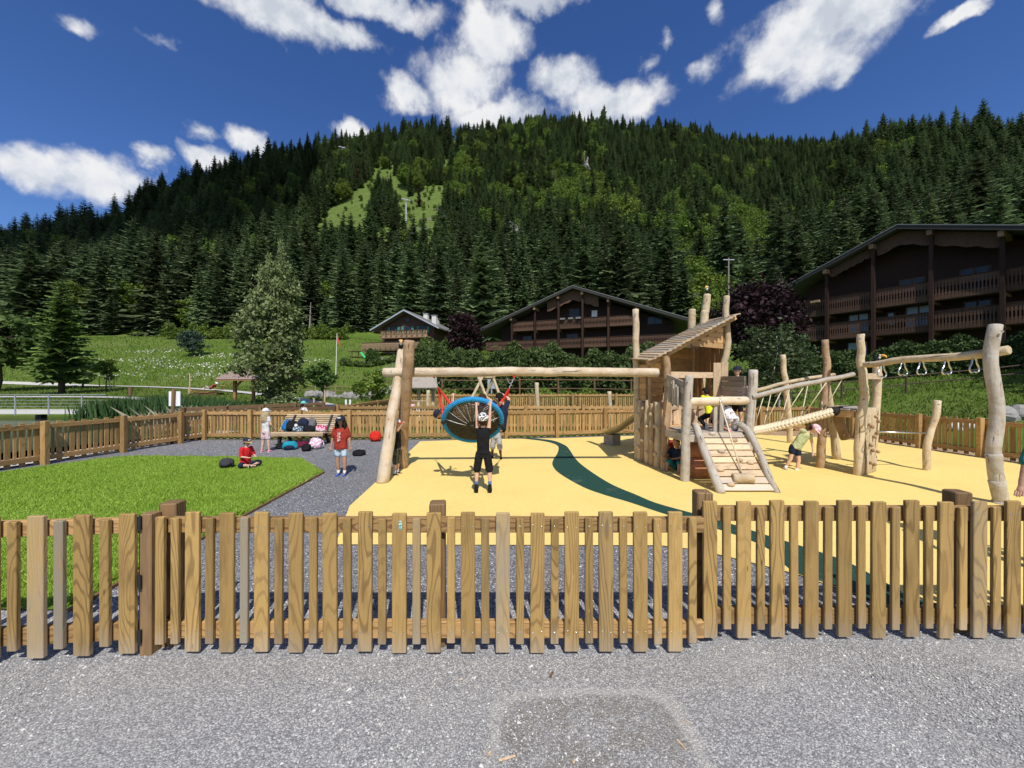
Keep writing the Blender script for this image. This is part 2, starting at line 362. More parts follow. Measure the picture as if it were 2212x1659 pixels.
leaf('silver_leaves', [(0.1, (0.09, 0.128, 0.042)), (0.5, (0.165, 0.21, 0.078)), (0.9, (0.27, 0.32, 0.15))], 0.22, 0.55, 0.1)
leaf('birch_leaves', [(0.1, (0.025, 0.045, 0.012)), (0.55, (0.06, 0.09, 0.03)), (0.82, (0.14, 0.17, 0.09)), (0.92, (0.55, 0.57, 0.48))], 0.22, 0.45, 0.1)
leaf('purple_leaves', [(0.1, (0.012, 0.006, 0.007)), (0.5, (0.026, 0.012, 0.014)), (0.9, (0.060, 0.026, 0.028))], 0.15, 0.55, 0.1)
leaf('blue_needles', [(0.1, (0.030, 0.060, 0.040)), (0.5, (0.060, 0.100, 0.070)), (0.9, (0.11, 0.16, 0.12))], 0.12, 0.7, 0.1)
leaf('hedge_needles', [(0.1, (0.022, 0.045, 0.014)), (0.5, (0.058, 0.098, 0.028)), (0.9, (0.115, 0.170, 0.050))], 0.15, 0.65, 0.15)
leaf('lawn_blades', [(0.05, (0.20, 0.33, 0.028)), (0.5, (0.35, 0.53, 0.06)), (0.95, (0.60, 0.72, 0.19))], 0.35, 0.55, 0.0)
leaf('meadow_blades', [(0.05, (0.065, 0.115, 0.016)), (0.5, (0.115, 0.175, 0.028)), (0.95, (0.21, 0.24, 0.07))], 0.3, 0.6, 0.0)
leaf('reed_blades', [(0.05, (0.030, 0.075, 0.022)), (0.5, (0.060, 0.125, 0.040)), (0.95, (0.105, 0.18, 0.06))], 0.25, 0.55, 0.0)
leaf('dry_reed', [(0.1, (0.40, 0.37, 0.24)), (0.9, (0.60, 0.56, 0.40))], 0.2, 0.7, 0.0)
leaf('flower_white', [(0.1, (0.62, 0.62, 0.52)), (0.9, (0.85, 0.85, 0.78))], 0.2, 0.7, 0.0)
plain('bark', (0.10, 0.075, 0.055), 0.9, 0.35)
plain('pale_bark', (0.42, 0.40, 0.36), 0.85, 0.3)
plain('spruce_bark', (0.075, 0.055, 0.042), 0.9, 0.3)
plain('dead_wood', (0.25, 0.22, 0.19), 0.9, 0.2)
plain('metal', (0.62, 0.62, 0.60), 0.28, 0.05, 0.5, 0.95)
plain('metal_dark', (0.030, 0.030, 0.033), 0.5, 0.1, 0.4, 0.3)
plain('galv', (0.50, 0.52, 0.54), 0.45, 0.08, 0.5, 0.6)
plain('black_paint', (0.018, 0.018, 0.020), 0.5, 0.1)
plain('white_board', (0.78, 0.80, 0.82), 0.5, 0.04)
plain('concrete', (0.62, 0.61, 0.58), 0.85, 0.08)
plain('plaster', (0.74, 0.72, 0.67), 0.9, 0.06)
plain('rock', (0.25, 0.24, 0.225), 0.9, 0.5, sc=3)
plain('crag', (0.15, 0.145, 0.135), 0.95, 0.7, sc=1.2)
plain('rope_blue', (0.025, 0.26, 0.52), 0.75, 0.25, sc=60)
plain('rope_black', (0.020, 0.019, 0.017), 0.8, 0.3)
plain('net_brown', (0.060, 0.052, 0.038), 0.8, 0.4)
plain('rope_red', (0.62, 0.035, 0.022), 0.6, 0.1)
plain('rope_cream', (0.66, 0.56, 0.40), 0.85, 0.12, sc=90)
plain('shutter_green', (0.045, 0.20, 0.17), 0.7, 0.1)
plain('roof_grey', (0.17, 0.165, 0.155), 0.85, 0.15)
plain('roof_dark', (0.085, 0.092, 0.098), 0.75, 0.12)
plain('fascia', (0.034, 0.031, 0.030), 0.7, 0.12)
plain('metal_edge', (0.155, 0.165, 0.16), 0.5, 0.08)
plain('barrel_wood', (0.50, 0.22, 0.12), 0.6, 0.15)
plain('slide_gold', (0.46, 0.36, 0.19), 0.35, 0.1, 0.5, 0.4)
plain('toy_green', (0.08, 0.55, 0.22), 0.5, 0.05)
plain('flag_red', (0.6, 0.05, 0.04), 0.8, 0.05)
plain('paint_white', (0.80, 0.80, 0.78), 0.6, 0.04)
plain('beak', (0.78, 0.42, 0.09), 0.45, 0.08)
plain('sole', (0.75, 0.73, 0.70), 0.7, 0.05)
plain('eye_dark', (0.02, 0.015, 0.012), 0.3, 0.05)
plain('lip', (0.42, 0.15, 0.12), 0.5, 0.05)
def glass_b(t, b):
    t.put(b.inputs['Base Color'], t.ramp(t.noise(objco(t), 1.5, 2), [(0.3, (0.010, 0.012, 0.015)), (0.7, (0.025, 0.03, 0.036))])); b.inputs['Roughness'].default_value = 0.10
material('window_glass', glass_b, 0.10, 0.35)
def reflection_b(t, b):  # window panes: blue reflection painted into the base colour as upright streaks
    n = t.noise(scaled(t, objco(t), (14, 14, 1.2)), 1.0, 4, 0.6)
    t.put(b.inputs['Base Color'], t.ramp(n, [(0.3, (0.24, 0.34, 0.46)), (0.7, (0.36, 0.46, 0.58))]))
material('blue_reflection', reflection_b, 0.35, 0.6)
def shingle_b(t, b):
    r = t.noise(scaled(t, objco(t), (6, 9, 9)), 1.0, 4, 0.7)
    t.put(b.inputs['Base Color'], t.ramp(r, [(0.3, (0.16, 0.115, 0.10)), (0.55, (0.33, 0.24, 0.21)), (0.75, (0.46, 0.37, 0.33))]))
material('shingle', shingle_b, 0.85)
def cloth(name, col, rough=0.85, second=None, sc=20, lo=0.5, hi=0.56):
    def bld(t, b):
        o = objco(t)
        n = t.noise(o, 9, 3, 0.6)
        c = t.ramp(n, [(0.3, tuple(x * 0.8 for x in col)), (0.7, col)])
        if second:
            c = t.mix(t.smooth(t.noise(o, sc, 2, 0.5), lo, hi), c, second)
        t.put(b.inputs['Base Color'], c)
        fold = t.noise(scaled(t, o, (1, 1, 0.6)), 16, 2, 0.5, 0.6)
        bump(t, b, t.math('ADD', n, fold), 0.9, 0.035)
    return material(name, bld, rough, 0.15)
# ------------------------------------------------------------------ geometry helpers
C = scene.collection
WM = {}
Z = Vector((0, 0, 1))
def P(u, v, Y): return Vector(((u - CU) / F * Y, Y, H + (CV - v) / F * Y))          # a sight line measured in the photo, at depth Y
def G(u, v, z=0.0):                                                               # where that sight line meets the level z
    Y = (H - z) * F / (v - CV); return Vector(((u - CU) / F * Y, Y, z))
def tag(o, label=None, cat=None, group=None, kind=None):
    if label: o['label'] = label
    if cat: o['category'] = cat
    if group: o['group'] = group
    if kind: o['kind'] = kind
    return o
def place(o, parent, M):
    if parent is not None:
        o.parent = parent; o.matrix_basis = WM[parent.name].inverted() @ M
    else: o.matrix_basis = M
    WM[o.name] = M
def thing(name, label, cat, loc=(0, 0, 0), rz=0.0, group=None, parent=None):
    o = bpy.data.objects.new(name, None); C.objects.link(o); o.empty_display_size = 0.2
    place(o, parent, Matrix.Translation(Vector(loc)) @ Matrix.Rotation(rz, 4, 'Z'))
    return tag(o, label, cat, group)
def obj_from_mesh(name, me, parent=None, M=None):
    o = bpy.data.objects.new(name, me); C.objects.link(o); place(o, parent, M or Matrix.Identity(4)); return o
def np_mesh(name, v, f, mat=None, smooth=False):
    v = np.asarray(v, dtype=np.float32); f = np.asarray(f, dtype=np.int32)
    me = bpy.data.meshes.new(name); k = f.shape[1]
    me.vertices.add(len(v)); me.vertices.foreach_set('co', v.ravel())
    me.loops.add(f.size); me.loops.foreach_set('vertex_index', f.ravel())
    me.polygons.add(len(f)); me.polygons.foreach_set('loop_start', np.arange(0, f.size, k, dtype=np.int32))
    me.polygons.foreach_set('loop_total', np.full(len(f), k, dtype=np.int32))
    if smooth: me.polygons.foreach_set('use_smooth', np.ones(len(f), dtype=bool))
    me.update(calc_edges=True)
    if mat: me.materials.append(MATS[mat])
    return me
def ortho(d):
    d = d.normalized(); a = Z if abs(d.z) < 0.9 else Vector((0, 1, 0))
    x = a.cross(d).normalized(); return x, d.cross(x)
class MB:
    def __init__(s): s.v = []; s.f = []
    def add(s, vs, fs):
        n = len(s.v); s.v += [tuple(p) for p in vs]; s.f += [tuple(i + n for i in f) for f in fs]; return s
    def box(s, c, d, rot=None):
        c = Vector(c); hx, hy, hz = d[0] / 2, d[1] / 2, d[2] / 2
        ps = [Vector((x * hx, y * hy, z * hz)) for z in (-1, 1) for y in (-1, 1) for x in (-1, 1)]
        if rot is not None: ps = [rot @ p for p in ps]
        return s.add([c + p for p in ps], [(0, 2, 3, 1), (4, 5, 7, 6), (0, 1, 5, 4), (2, 6, 7, 3), (0, 4, 6, 2), (1, 3, 7, 5)])
    def bar(s, p, q, w_, h_, up=None):
        p, q = Vector(p), Vector(q); d = (q - p).normalized(); up = Vector(up) if up else (Z if abs(d.z) < 0.95 else Vector((0, 1, 0)))
        x = d.cross(up).normalized(); y = x.cross(d)
        vs = [b + x * (sx * w_ / 2) + y * (sy * h_ / 2) for b in (p, q) for sx, sy in ((-1, -1), (1, -1), (1, 1), (-1, 1))]
        return s.add(vs, [(0, 1, 2, 3), (7, 6, 5, 4), (0, 4, 5, 1), (1, 5, 6, 2), (2, 6, 7, 3), (3, 7, 4, 0)])
    def tube(s, pts, rad, n=8, cap=True):
        pts = [Vector(p) for p in pts]
        if not isinstance(rad, (list, tuple)): rad = [rad] * len(pts)
        vs = []; x = None
        for i, p in enumerate(pts):
            d = pts[min(i + 1, len(pts) - 1)] - pts[max(i - 1, 0)]
            if d.length < 1e-9: d = Z.copy()
            d.normalize()
            if x is None: x, y = ortho(d)
            else:
                x = (x - d * x.dot(d)); x = x.normalized() if x.length > 1e-6 else ortho(d)[0]; y = d.cross(x)
            for k in range(n):
                a = 2 * math.pi * k / n; vs.append(p + (x * math.cos(a) + y * math.sin(a)) * rad[i])
        fs = []
        for i in range(len(pts) - 1):
            for k in range(n):
                k2 = (k + 1) % n; fs.append((i * n + k, i * n + k2, (i + 1) * n + k2, (i + 1) * n + k))
        if cap:
            fs.append(tuple(reversed(range(n)))); b0 = (len(pts) - 1) * n; fs.append(tuple(b0 + k for k in range(n)))
        return s.add(vs, fs)
    def ell(s, c, r, n=10, m=7, rot=None):
        c = Vector(c); r = (r, r, r) if isinstance(r, (int, float)) else r
        vs = [Vector((0, 0, -r[2]))]; fs = []
        for i in range(1, m):
            th = math.pi * i / m - math.pi / 2
            for k in range(n):
                a = 2 * math.pi * k / n
                vs.append(Vector((r[0] * math.cos(th) * math.cos(a), r[1] * math.cos(th) * math.sin(a), r[2] * math.sin(th))))
        vs.append(Vector((0, 0, r[2])))
        for k in range(n):
            k2 = (k + 1) % n; fs.append((0, 1 + k2, 1 + k)); b0 = 1 + (m - 2) * n; fs.append((len(vs) - 1, b0 + k, b0 + k2))
        for i in range(m - 2):
            for k in range(n):
                k2 = (k + 1) % n; a0 = 1 + i * n; fs.append((a0 + k, a0 + k2, a0 + n + k2, a0 + n + k))
        if rot is not None: vs = [rot @ p for p in vs]
        return s.add([c + p for p in vs], fs)
    def cone(s, p, q, r0, r1, n=10):
        p, q = Vector(p), Vector(q); s.ell(p, r0, n, 6); s.ell(q, r1, n, 6)
        return s.tube([p, q], [r0, r1], n)
    def prism(s, poly, o, ax, ay, depth):
        o, ax, ay, dp = Vector(o), Vector(ax), Vector(ay), Vector(depth); n = len(poly)
        a = [o + ax * x + ay * y for x, y in poly]
        fs = [tuple(range(n)), tuple(reversed(range(n, 2 * n)))] + [(i, i + n, (i + 1) % n + n, (i + 1) % n) for i in range(n)]
        return s.add(a + [p + dp for p in a], fs)
    def mesh(s, name, mat, smooth=False, origin=None):
        me = bpy.data.meshes.new(name); o = Vector(origin) if origin is not None else Vector((0, 0, 0))
        me.from_pydata([tuple(Vector(p) - o) for p in s.v], [], s.f)
        if mat: me.materials.append(MATS[mat])
        if smooth:
            me.polygons.foreach_set('use_smooth', np.ones(len(me.polygons), dtype=bool))
        me.update()
        return me
    def build(s, name, mat, parent=None, smooth=False, label=None):
        a = np.array(s.v); o = Vector(((a[:, 0].min() + a[:, 0].max()) / 2, (a[:, 1].min() + a[:, 1].max()) / 2, a[:, 2].min()))
        me = s.mesh(name, mat, smooth, o)
        bm = bmesh.new(); bm.from_mesh(me); bmesh.ops.recalc_face_normals(bm, faces=bm.faces); bm.to_mesh(me); bm.free()
        ob = obj_from_mesh(name, me, parent, Matrix.Translation(o))
        if label: ob['label'] = label
        return ob
_bc = {}
def board_mesh(w_, t_, L, mat, ch):
    key = (round(w_, 3), round(t_, 3), round(L, 2), mat, ch)
    if key not in _bc:
        x, y, c = w_ / 2, t_ / 2, ch
        ring = [(-x + c, -y), (x - c, -y), (x, -y + c), (x, y - c), (x - c, y), (-x + c, y), (-x, y - c), (-x, -y + c)]
        k = 1 - min(0.9, c / max(min(x, y), 1e-6)) * 0.999
        vs = []; fs = []
        for z, sc in ((0, 1), (L - c, 1), (L, None)):
            for (px, py) in ring:
                if sc is None: px, py = math.copysign(max(abs(px) - c, 0.001), px), math.copysign(max(abs(py) - c, 0.001), py)
                vs.append((px, py, z))
        for i in range(2):
            for j in range(8):
                j2 = (j + 1) % 8; fs.append((i * 8 + j, i * 8 + j2, i * 8 + 8 + j2, i * 8 + 8 + j))
        fs += [tuple(reversed(range(8))), tuple(range(16, 24))]
        me = bpy.data.meshes.new('board'); me.from_pydata(vs, [], fs); me.materials.append(MATS[mat]); me.update()
        _bc[key] = me
    return _bc[key]
def board(name, p, q, w_, t_, mat, parent, face=(0, -1, 0), ch=0.004, label=None):
    # one sawn board from p to q, its broad side turned to `face`
    p, q = Vector(p), Vector(q); d = q - p; L = d.length; d.normalize()
    y = -Vector(face); y = (y - d * y.dot(d)).normalized(); x = y.cross(d)
    M = Matrix((x, y, d)).transposed().to_4x4(); M.translation = p
    o = obj_from_mesh(name, board_mesh(w_, t_, L, mat, ch), parent, M)
    if label: o['label'] = label
    return o
def spline(pts, n):
    pts = [Vector(p) for p in pts]
    if len(pts) == 2: return [pts[0].lerp(pts[1], i / (n - 1)) for i in range(n)]
    ext = [pts[0] * 2 - pts[1]] + pts + [pts[-1] * 2 - pts[-2]]
    out = []
    for i in range(n):
        t = i / (n - 1) * (len(pts) - 1); k = min(int(t), len(pts) - 2); t -= k
        a, b, c, d = ext[k:k + 4]
        out.append(0.5 * ((2 * b) + (c - a) * t + (2 * a - 5 * b + 4 * c - d) * t * t + (3 * b - a - 3 * c + d) * t ** 3))
    return out
_ls = [0]
def log(name, pts, r, parent, mat='robinia', wob=0.012, label=None, n=14, knob=0.08):
    # debarked robinia trunk: slightly crooked, knobbly tube with a chamfered end
    _ls[0] += 1; sd = _ls[0] * 13.7
    L = sum((Vector(b) - Vector(a)).length for a, b in zip(pts, pts[1:])); m = max(6, int(L / 0.13))
    cs = spline(pts, m); r0, r1 = (r if isinstance(r, tuple) else (r, r))
    b = MB(); vs = []; fs = []; x = None
    rings = [(0, 0.86)] + [(i, 1.0) for i in range(m)] + [(m - 1, 0.86)]
    for j, (i, sc) in enumerate(rings):
        d = (cs[min(i + 1, m - 1)] - cs[max(i - 1, 0)]).normalized()
        if x is None: x, y = ortho(d)
        else: x = (x - d * x.dot(d)).normalized(); y = d.cross(x)
        c = cs[i].copy()
        c += x * (mnoise.noise(Vector((i * 0.35, sd, 0))) * wob) + y * (mnoise.noise(Vector((i * 0.35, sd, 9))) * wob)
        if j == 0: c -= d * 0.012
        if j == len(rings) - 1: c += d * 0.012
        rr = (r0 + (r1 - r0) * i / (m - 1)) * sc
        for k in range(n):
            a = 2 * math.pi * k / n
            q = 1 + knob * mnoise.noise(Vector((math.cos(a) * 1.3 + sd, math.sin(a) * 1.3, i * 0.45)))
            vs.append(c + (x * math.cos(a) + y * math.sin(a)) * rr * q)
    for j in range(len(rings) - 1):
        for k in range(n):
            k2 = (k + 1) % n; fs.append((j * n + k, j * n + k2, (j + 1) * n + k2, (j + 1) * n + k))
    fs.append(tuple(reversed(range(n)))); b0 = (len(rings) - 1) * n; fs.append(tuple(b0 + k for k in range(n)))
    b.add(vs, fs)
    o = b.build(name, mat, parent, False, label)
    ax = (cs[-1] - cs[0]).normalized(); Rz = Z.rotation_difference(ax).to_matrix().to_4x4(); Mw = WM[o.name]; o.data.transform(Rz.inverted()); place(o, parent, Mw @ Rz)
    fl = np.ones(len(o.data.polygons), dtype=bool); fl[-2:] = False; fl[:n] = False; fl[-2 - n:-2] = False
    o.data.polygons.foreach_set('use_smooth', fl)
    return o

# ------------------------------------------------------------------ terrain
def ss(x, a, b):
    t = np.clip((x - a) / (b - a), 0, 1); return t * t * (3 - 2 * t)
SKY_U = [-400, 0, 100, 200, 285, 300, 400, 500, 600, 700, 800, 900, 1000, 1100, 1250, 1400, 1500, 1560, 1700, 1800, 1870, 1900, 2000, 2130, 2212, 2600]
SKY_V = [520, 490, 470, 460, 445, 405, 380, 345, 320, 300, 285, 268, 275, 257, 250, 270, 270, 292, 302, 300, 290, 275, 262, 248, 262, 260]
A_SKY = (np.array(SKY_U) - CU) / F; E_SKY = (CV - np.array(SKY_V)) / F
def ridge_Y(a): return np.interp(a, [-1.6, -1.0, -0.93, -0.5, 0, .3, .52, .64, .80, .92, 1.05, 1.35], [250, 270, 330, 430, 500, 520, 520, 620, 620, 400, 320, 280])
def foot_Y(a): return np.interp(a, [-1.4, -.5, -.3, -.1, .3, .6, .9, 1.3], [100, 100, 92, 84, 74, 68, 60, 54])
def valley(X, Y):
    a = X / np.maximum(Y, 8.0)
    zl = np.interp(Y, [0, 16, 24, 30, 40, 55, 75, 95, 140], [-.05, -.05, -.1, .2, .75, 1.6, 7.3, 13, 24])
    d = np.hypot(np.maximum(X - 12.5, 0), np.maximum(Y - 16, 0))
    zc = np.interp(np.maximum(Y - 16, 0), [0, 6, 14, 39, 54, 100], [-.05, .3, 2, 5.6, 7.5, 13])
    zr = -.05 + 0.15 * d
    wl = ss(a, -.16, -.40); wr = ss(a, .45, .75) * ss(Y, 2, 10) + (1 - ss(Y, 2, 10)) * 0
    wr = np.where(X > 12.5, np.maximum(wr, ss(X, 12.5, 14)), wr)
    z = zc * (1 - wl) + zl * wl
    z = z * (1 - wr) + zr * wr
    lake = ss(X, -13.5, -15.5) * ss(Y, 2, 6) * (1 - ss(Y, 26, 28.5))
    return z * (1 - lake) + (-1.2) * lake
def zt(X, Y):
    X = np.asarray(X, dtype=float); Y = np.asarray(Y, dtype=float)
    a = X / np.maximum(Y, 8.0)
    fy = foot_Y(a); ry = ridge_Y(a); e = np.interp(a, A_SKY, E_SKY)
    zr = H + e * ry - 17.0
    zm = valley(a * fy, fy)
    t = np.clip((Y - fy) / (ry - fy), 0, 1)
    zz = zm + (zr - zm) * t ** 1.35
    bumps = (np.sin(X * .041 + 1.3) * np.cos(Y * .037) + np.sin(X * .093 + Y * .061)) * 2.2 * np.clip(t * 6, 0, 1) * np.clip((1 - t) * 6, 0, 1)
    zz = zz + bumps - np.maximum(Y - ry, 0) * 0.35
    return np.where(Y > fy, zz, valley(X, Y))
def ztf(x, y): return float(zt(x, y))
ys = np.concatenate([np.linspace(-80, 0, 9), np.linspace(2, 40, 58), np.linspace(41, 120, 70), np.linspace(124, 720, 120)])
ss_ = np.linspace(-1, 1, 221)
Yg, Sg = np.meshgrid(ys, ss_, indexing='ij'); Xg = Sg * (26 + 1.75 * np.maximum(Yg, 0)) * np.where(Yg < 0, 3, 1)
Zg = zt(Xg, Yg)
Zg = np.where((Xg > -12.2) & (Xg < 12.6) & (Yg < 16), -0.06, Zg)
nr, nc = Yg.shape; idx = np.arange(nr * nc).reshape(nr, nc)
fc = np.stack([idx[:-1, :-1], idx[:-1, 1:], idx[1:, 1:], idx[1:, :-1]], -1).reshape(-1, 4)
terrain = obj_from_mesh('terrain', np_mesh('terrain', np.stack([Xg, Yg, Zg], -1).reshape(-1, 3), fc, 'terrain', True))
tag(terrain, 'grassy valley floor and steep mountainside behind the playground', 'hillside', kind='structure')

def sheet(name, pts, z, mat, label, kind='structure', cat=None):
    bm = bmesh.new(); vs = [bm.verts.new((p[0], p[1], z)) for p in pts]; f = bm.faces.new(vs)
    if f.normal.z < 0: bmesh.ops.reverse_faces(bm, faces=[f])
    bmesh.ops.triangulate(bm, faces=bm.faces[:]); me = bpy.data.meshes.new(name); bm.normal_update()
    for f in bm.faces:
        if f.normal.z < 0: f.normal_flip()
    bm.to_mesh(me); bm.free(); me.materials.append(MATS[mat])
    return tag(obj_from_mesh(name, me), label, cat, kind=kind)
# gravel outside the fence, rising a little to the right
gx = np.linspace(-18, 18, 145); gy = np.linspace(-7, 3.2, 52)
Yq, Xq = np.meshgrid(gy, gx, indexing='ij')
def zgrav(X, Y): return 0.058 * ss(X, 0.9, 1.9) * (1 - ss(Y, 2.86, 3.14))
Zq = zgrav(Xq, Yq) + 0.006 * np.sin(Xq * 2.1 + Yq) * np.sin(Yq * 1.7 + 1) * (1 - ss(Yq, 2.4, 3.0))
ii = np.arange(Xq.size).reshape(Xq.shape)
fq = np.stack([ii[:-1, :-1], ii[:-1, 1:], ii[1:, 1:], ii[1:, :-1]], -1).reshape(-1, 4)
tag(obj_from_mesh('gravel_ground', np_mesh('gravel_ground', np.stack([Xq, Yq, Zq], -1).reshape(-1, 3), fq, 'gravel', True)), 'grey gravel ground in front of the wooden fence', 'gravel', kind='structure')
BF = [(-10.5, 13.15), (-8.86, 13.1), (-5.48, 13.05), (-2.0, 13.2), (1.6, 13.67), (3.4, 14.1), (7.6, 14.9), (12.0, 15.6)]     # back fence line
sheet('gravel_path', [(-18, 3.2), (18, 3.2), (13, 9), (12.1, 15.7)] + [(x, y + .1) for x, y in reversed(BF[:-1])] + [(-11.2, 12.6), (-11.35, 8.5), (-14, 6)], 0.0, 'gravel_path', 'dark grey gravel path inside the playground fence', cat='path')
RUB = [G(725, 1178)] + [G(1100, 1179), G(1426, 1180), G(1510, 1190), G(1594, 1209.6), G(1724, 1243), G(1798, 1269)] + [Vector((3.25, 3.22, 0)), Vector((12.2, 3.22, 0)), G(2212, 1005), G(1902, 957), G(1794, 946), G(1646, 940), Vector((7.2, 14.35, 0)), Vector((3.4, 13.85, 0)), Vector((1.6, 13.4, 0)), Vector((-1.0, 13.15, 0)), G(907.7, 954), G(880, 980), G(755, 1094.5)]
sheet('rubber_surface', RUB, 0.012, 'rubber_yellow', 'yellow rubber safety surface of the playground', cat='playground surface')
Ls = [(1123, 947.6), (1175, 954), (1203, 962.5), (1205.6, 976.5), (1194, 997), (1196, 1011), (1213, 1027), (1258.5, 1053), (1303.6, 1070), (1362.6, 1087.5), (1438.5, 1113), (1549, 1144.6), (1649, 1181.7), (1694, 1222), (1724, 1242), (1798, 1267)]
Rs = [(1143.8, 946.9), (1192, 952), (1220, 962.5), (1230.6, 973), (1244.5, 993.8), (1268.8, 1014.6), (1317.5, 1045.9), (1373, 1070), (1425, 1091), (1552.8, 1125.9), (1653, 1157.6), (1775.7, 1196.6), (1839, 1220.8), (1913, 1261.6), (1990, 1300)]
Lw = spline([G(*p) for p in Ls] + [Vector((3.2, 3.26, 0))], 60); Rw = spline([G(*p) for p in Rs] + [Vector((3.9, 3.26, 0))], 60)
gm = MB(); gm.add([(p.x, p.y, 0.016) for p in Lw] + [(p.x, p.y, 0.016) for p in Rw], [(i, 60 + i, 61 + i, i + 1) for i in range(59)])
me = gm.mesh('green_stripe', 'rubber_green')
tag(obj_from_mesh('green_stripe', me), 'dark green winding stripe in the yellow rubber surface', 'stripe', kind='structure')
sheet('wood_chip_ground', [(7.6, 14.3), (9.3, 14.2), (11.3, 13.4), (11.9, 12.2), (11.95, 9), (11.9, 3.3), (13.4, 3.3), (13.6, 17), (7.6, 16.0)], 0.006, 'wood_chips', 'strip of brown wood chips along the right-hand fence', cat='wood chips')
sheet('pale_path', [(-14.5, 3.3), (-11.45, 7.6), (-11.1, 13.6), (-10.9, 15.5), (-12.0, 15.5), (-12.6, 9), (-16.5, 3.3)], 0.02, 'pale_path', 'pale gravel path beyond the left-hand fence', cat='path')
# lake and bridge bank
sheet('lake', [(-90, 1), (-12.6, 1), (-12.6, 29), (-90, 29)], -0.33, 'water', 'dark pond water under the footbridge', cat='water')
def ribbon(name, pts, wd, mat, label, lift=0.06):
    cs = spline([Vector((x, y, 0)) for x, y in pts], 50); b = MB(); vs = []
    for i, p in enumerate(cs):
        d = (cs[min(i + 1, 49)] - cs[max(i - 1, 0)]).normalized(); n = Vector((-d.y, d.x, 0)) * wd / 2
        for q in (p - n, p + n): vs.append((q.x, q.y, ztf(q.x, q.y) + lift))
    b.add(vs, [(2 * i, 2 * i + 1, 2 * i + 3, 2 * i + 2) for i in range(49)])
    return tag(obj_from_mesh(name, b.mesh(name, mat, True)), label, 'path', kind='structure')
ribbon('lower_path', [(-62, 36.5), (-48, 37), (-38, 36.5), (-33, 34.5), (-28, 32)], 1.25, 'pale_path', 'pale walking path above the pond', 0.10)
ribbon('upper_path', [(-95, 58), (-70, 56), (-52, 53), (-36, 46.5), (-22, 37), (-13, 28.5), (-9.5, 25.6), (-8, 23.5)], 1.2, 'pale_path', 'pale walking path crossing the meadow below the chalet', 0.10)

# lawn
LAWN = [G(700, 1022), G(650, 992), G(480, 988), G(300, 987), Vector((-10.4, 9.6, 0)), Vector((-10.75, 8.3, 0)), Vector((-11.0, 3.4, 0)), G(150, 1322), G(186, 1302)]
lawn = sheet('lawn', LAWN, 0.02, 'lawn_soil', 'bright green lawn inside the playground fence', cat='lawn')
def in_poly(x, y, poly):
    ins = np.zeros(x.shape, dtype=bool); n = len(poly)
    for i in range(n):
        x0, y0 = poly[i][0], poly[i][1]; x1, y1 = poly[(i + 1) % n][0], poly[(i + 1) % n][1]
        c = ((y0 > y) != (y1 > y)) & (x < (x1 - x0) * (y - y0) / ((y1 - y0) or 1e-9) + x0); ins ^= c
    return ins
def blades(name, x, y, z, h, wd, mat, label, cat, lean=0.5, kind='stuff'):
    n = len(x); an = rng.uniform(0, 2 * np.pi, n); la = rng.uniform(0, 2 * np.pi, n); ln = rng.uniform(0, lean, n) * h
    dx, dy = np.cos(an) * wd / 2, np.sin(an) * wd / 2
    v = np.empty((n, 4, 3)); mx_, my_ = np.cos(la) * ln * .35, np.sin(la) * ln * .35
    v[:, 0] = np.stack([x - dx, y - dy, z], -1); v[:, 1] = np.stack([x + dx, y + dy, z], -1)
    v[:, 2] = np.stack([x + np.cos(la) * ln + dx * .12, y + np.sin(la) * ln + dy * .12, z + h], -1)
    v[:, 3] = np.stack([x + mx_ - dx * .8, y + my_ - dy * .8, z + h * .55], -1)
    f = (np.arange(n)[:, None] * 4 + np.array([0, 1, 2, 3])[None]).astype(np.int32)
    return tag(obj_from_mesh(name, np_mesh(name, v.reshape(-1, 3), f, mat)), label, cat, kind=kind)
x = rng.uniform(-11, -3.5, 260000); y = 3.3 + (10.1 - 3.3) * rng.uniform(0, 1, 260000) ** 1.15
m = in_poly(x, y, LAWN); x, y = x[m], y[m]
hh = rng.uniform(.022, .048, len(x)) * (0.65 + 0.9 * (np.sin(x * 2.3 + y) * np.sin(y * 1.9 - x) * .35 + np.sin(x * 5.1 - y * 3.3) * np.sin(y * 4.4 + x * 2) * .35 + .5).clip(0, 1.2))
blades('lawn_grass', x, y, np.full(len(x), .018), hh, rng.uniform(.006, .011, len(x)), 'lawn_blades', 'short bright grass blades of the lawn', 'grass', 0.9)
e0, e1 = np.array(LAWN[-2][:2]), np.array(LAWN[0][:2]); tt = rng.uniform(0, 1, 9000) ** .8; q = e0[None] * (1 - tt[:, None]) + e1[None] * tt[:, None]; off = np.abs(rng.normal(0, .035, 9000)) - .12 + .03 * np.sin(tt * 60) * np.sin(tt * 23)
blades('edge_grass', q[:, 0] + off, q[:, 1], np.full(9000, .01), rng.uniform(.04, .10, 9000), rng.uniform(.006, .011, 9000), 'lawn_blades', 'ragged grass spilling over the timber edging of the lawn', 'grass', 1.1)
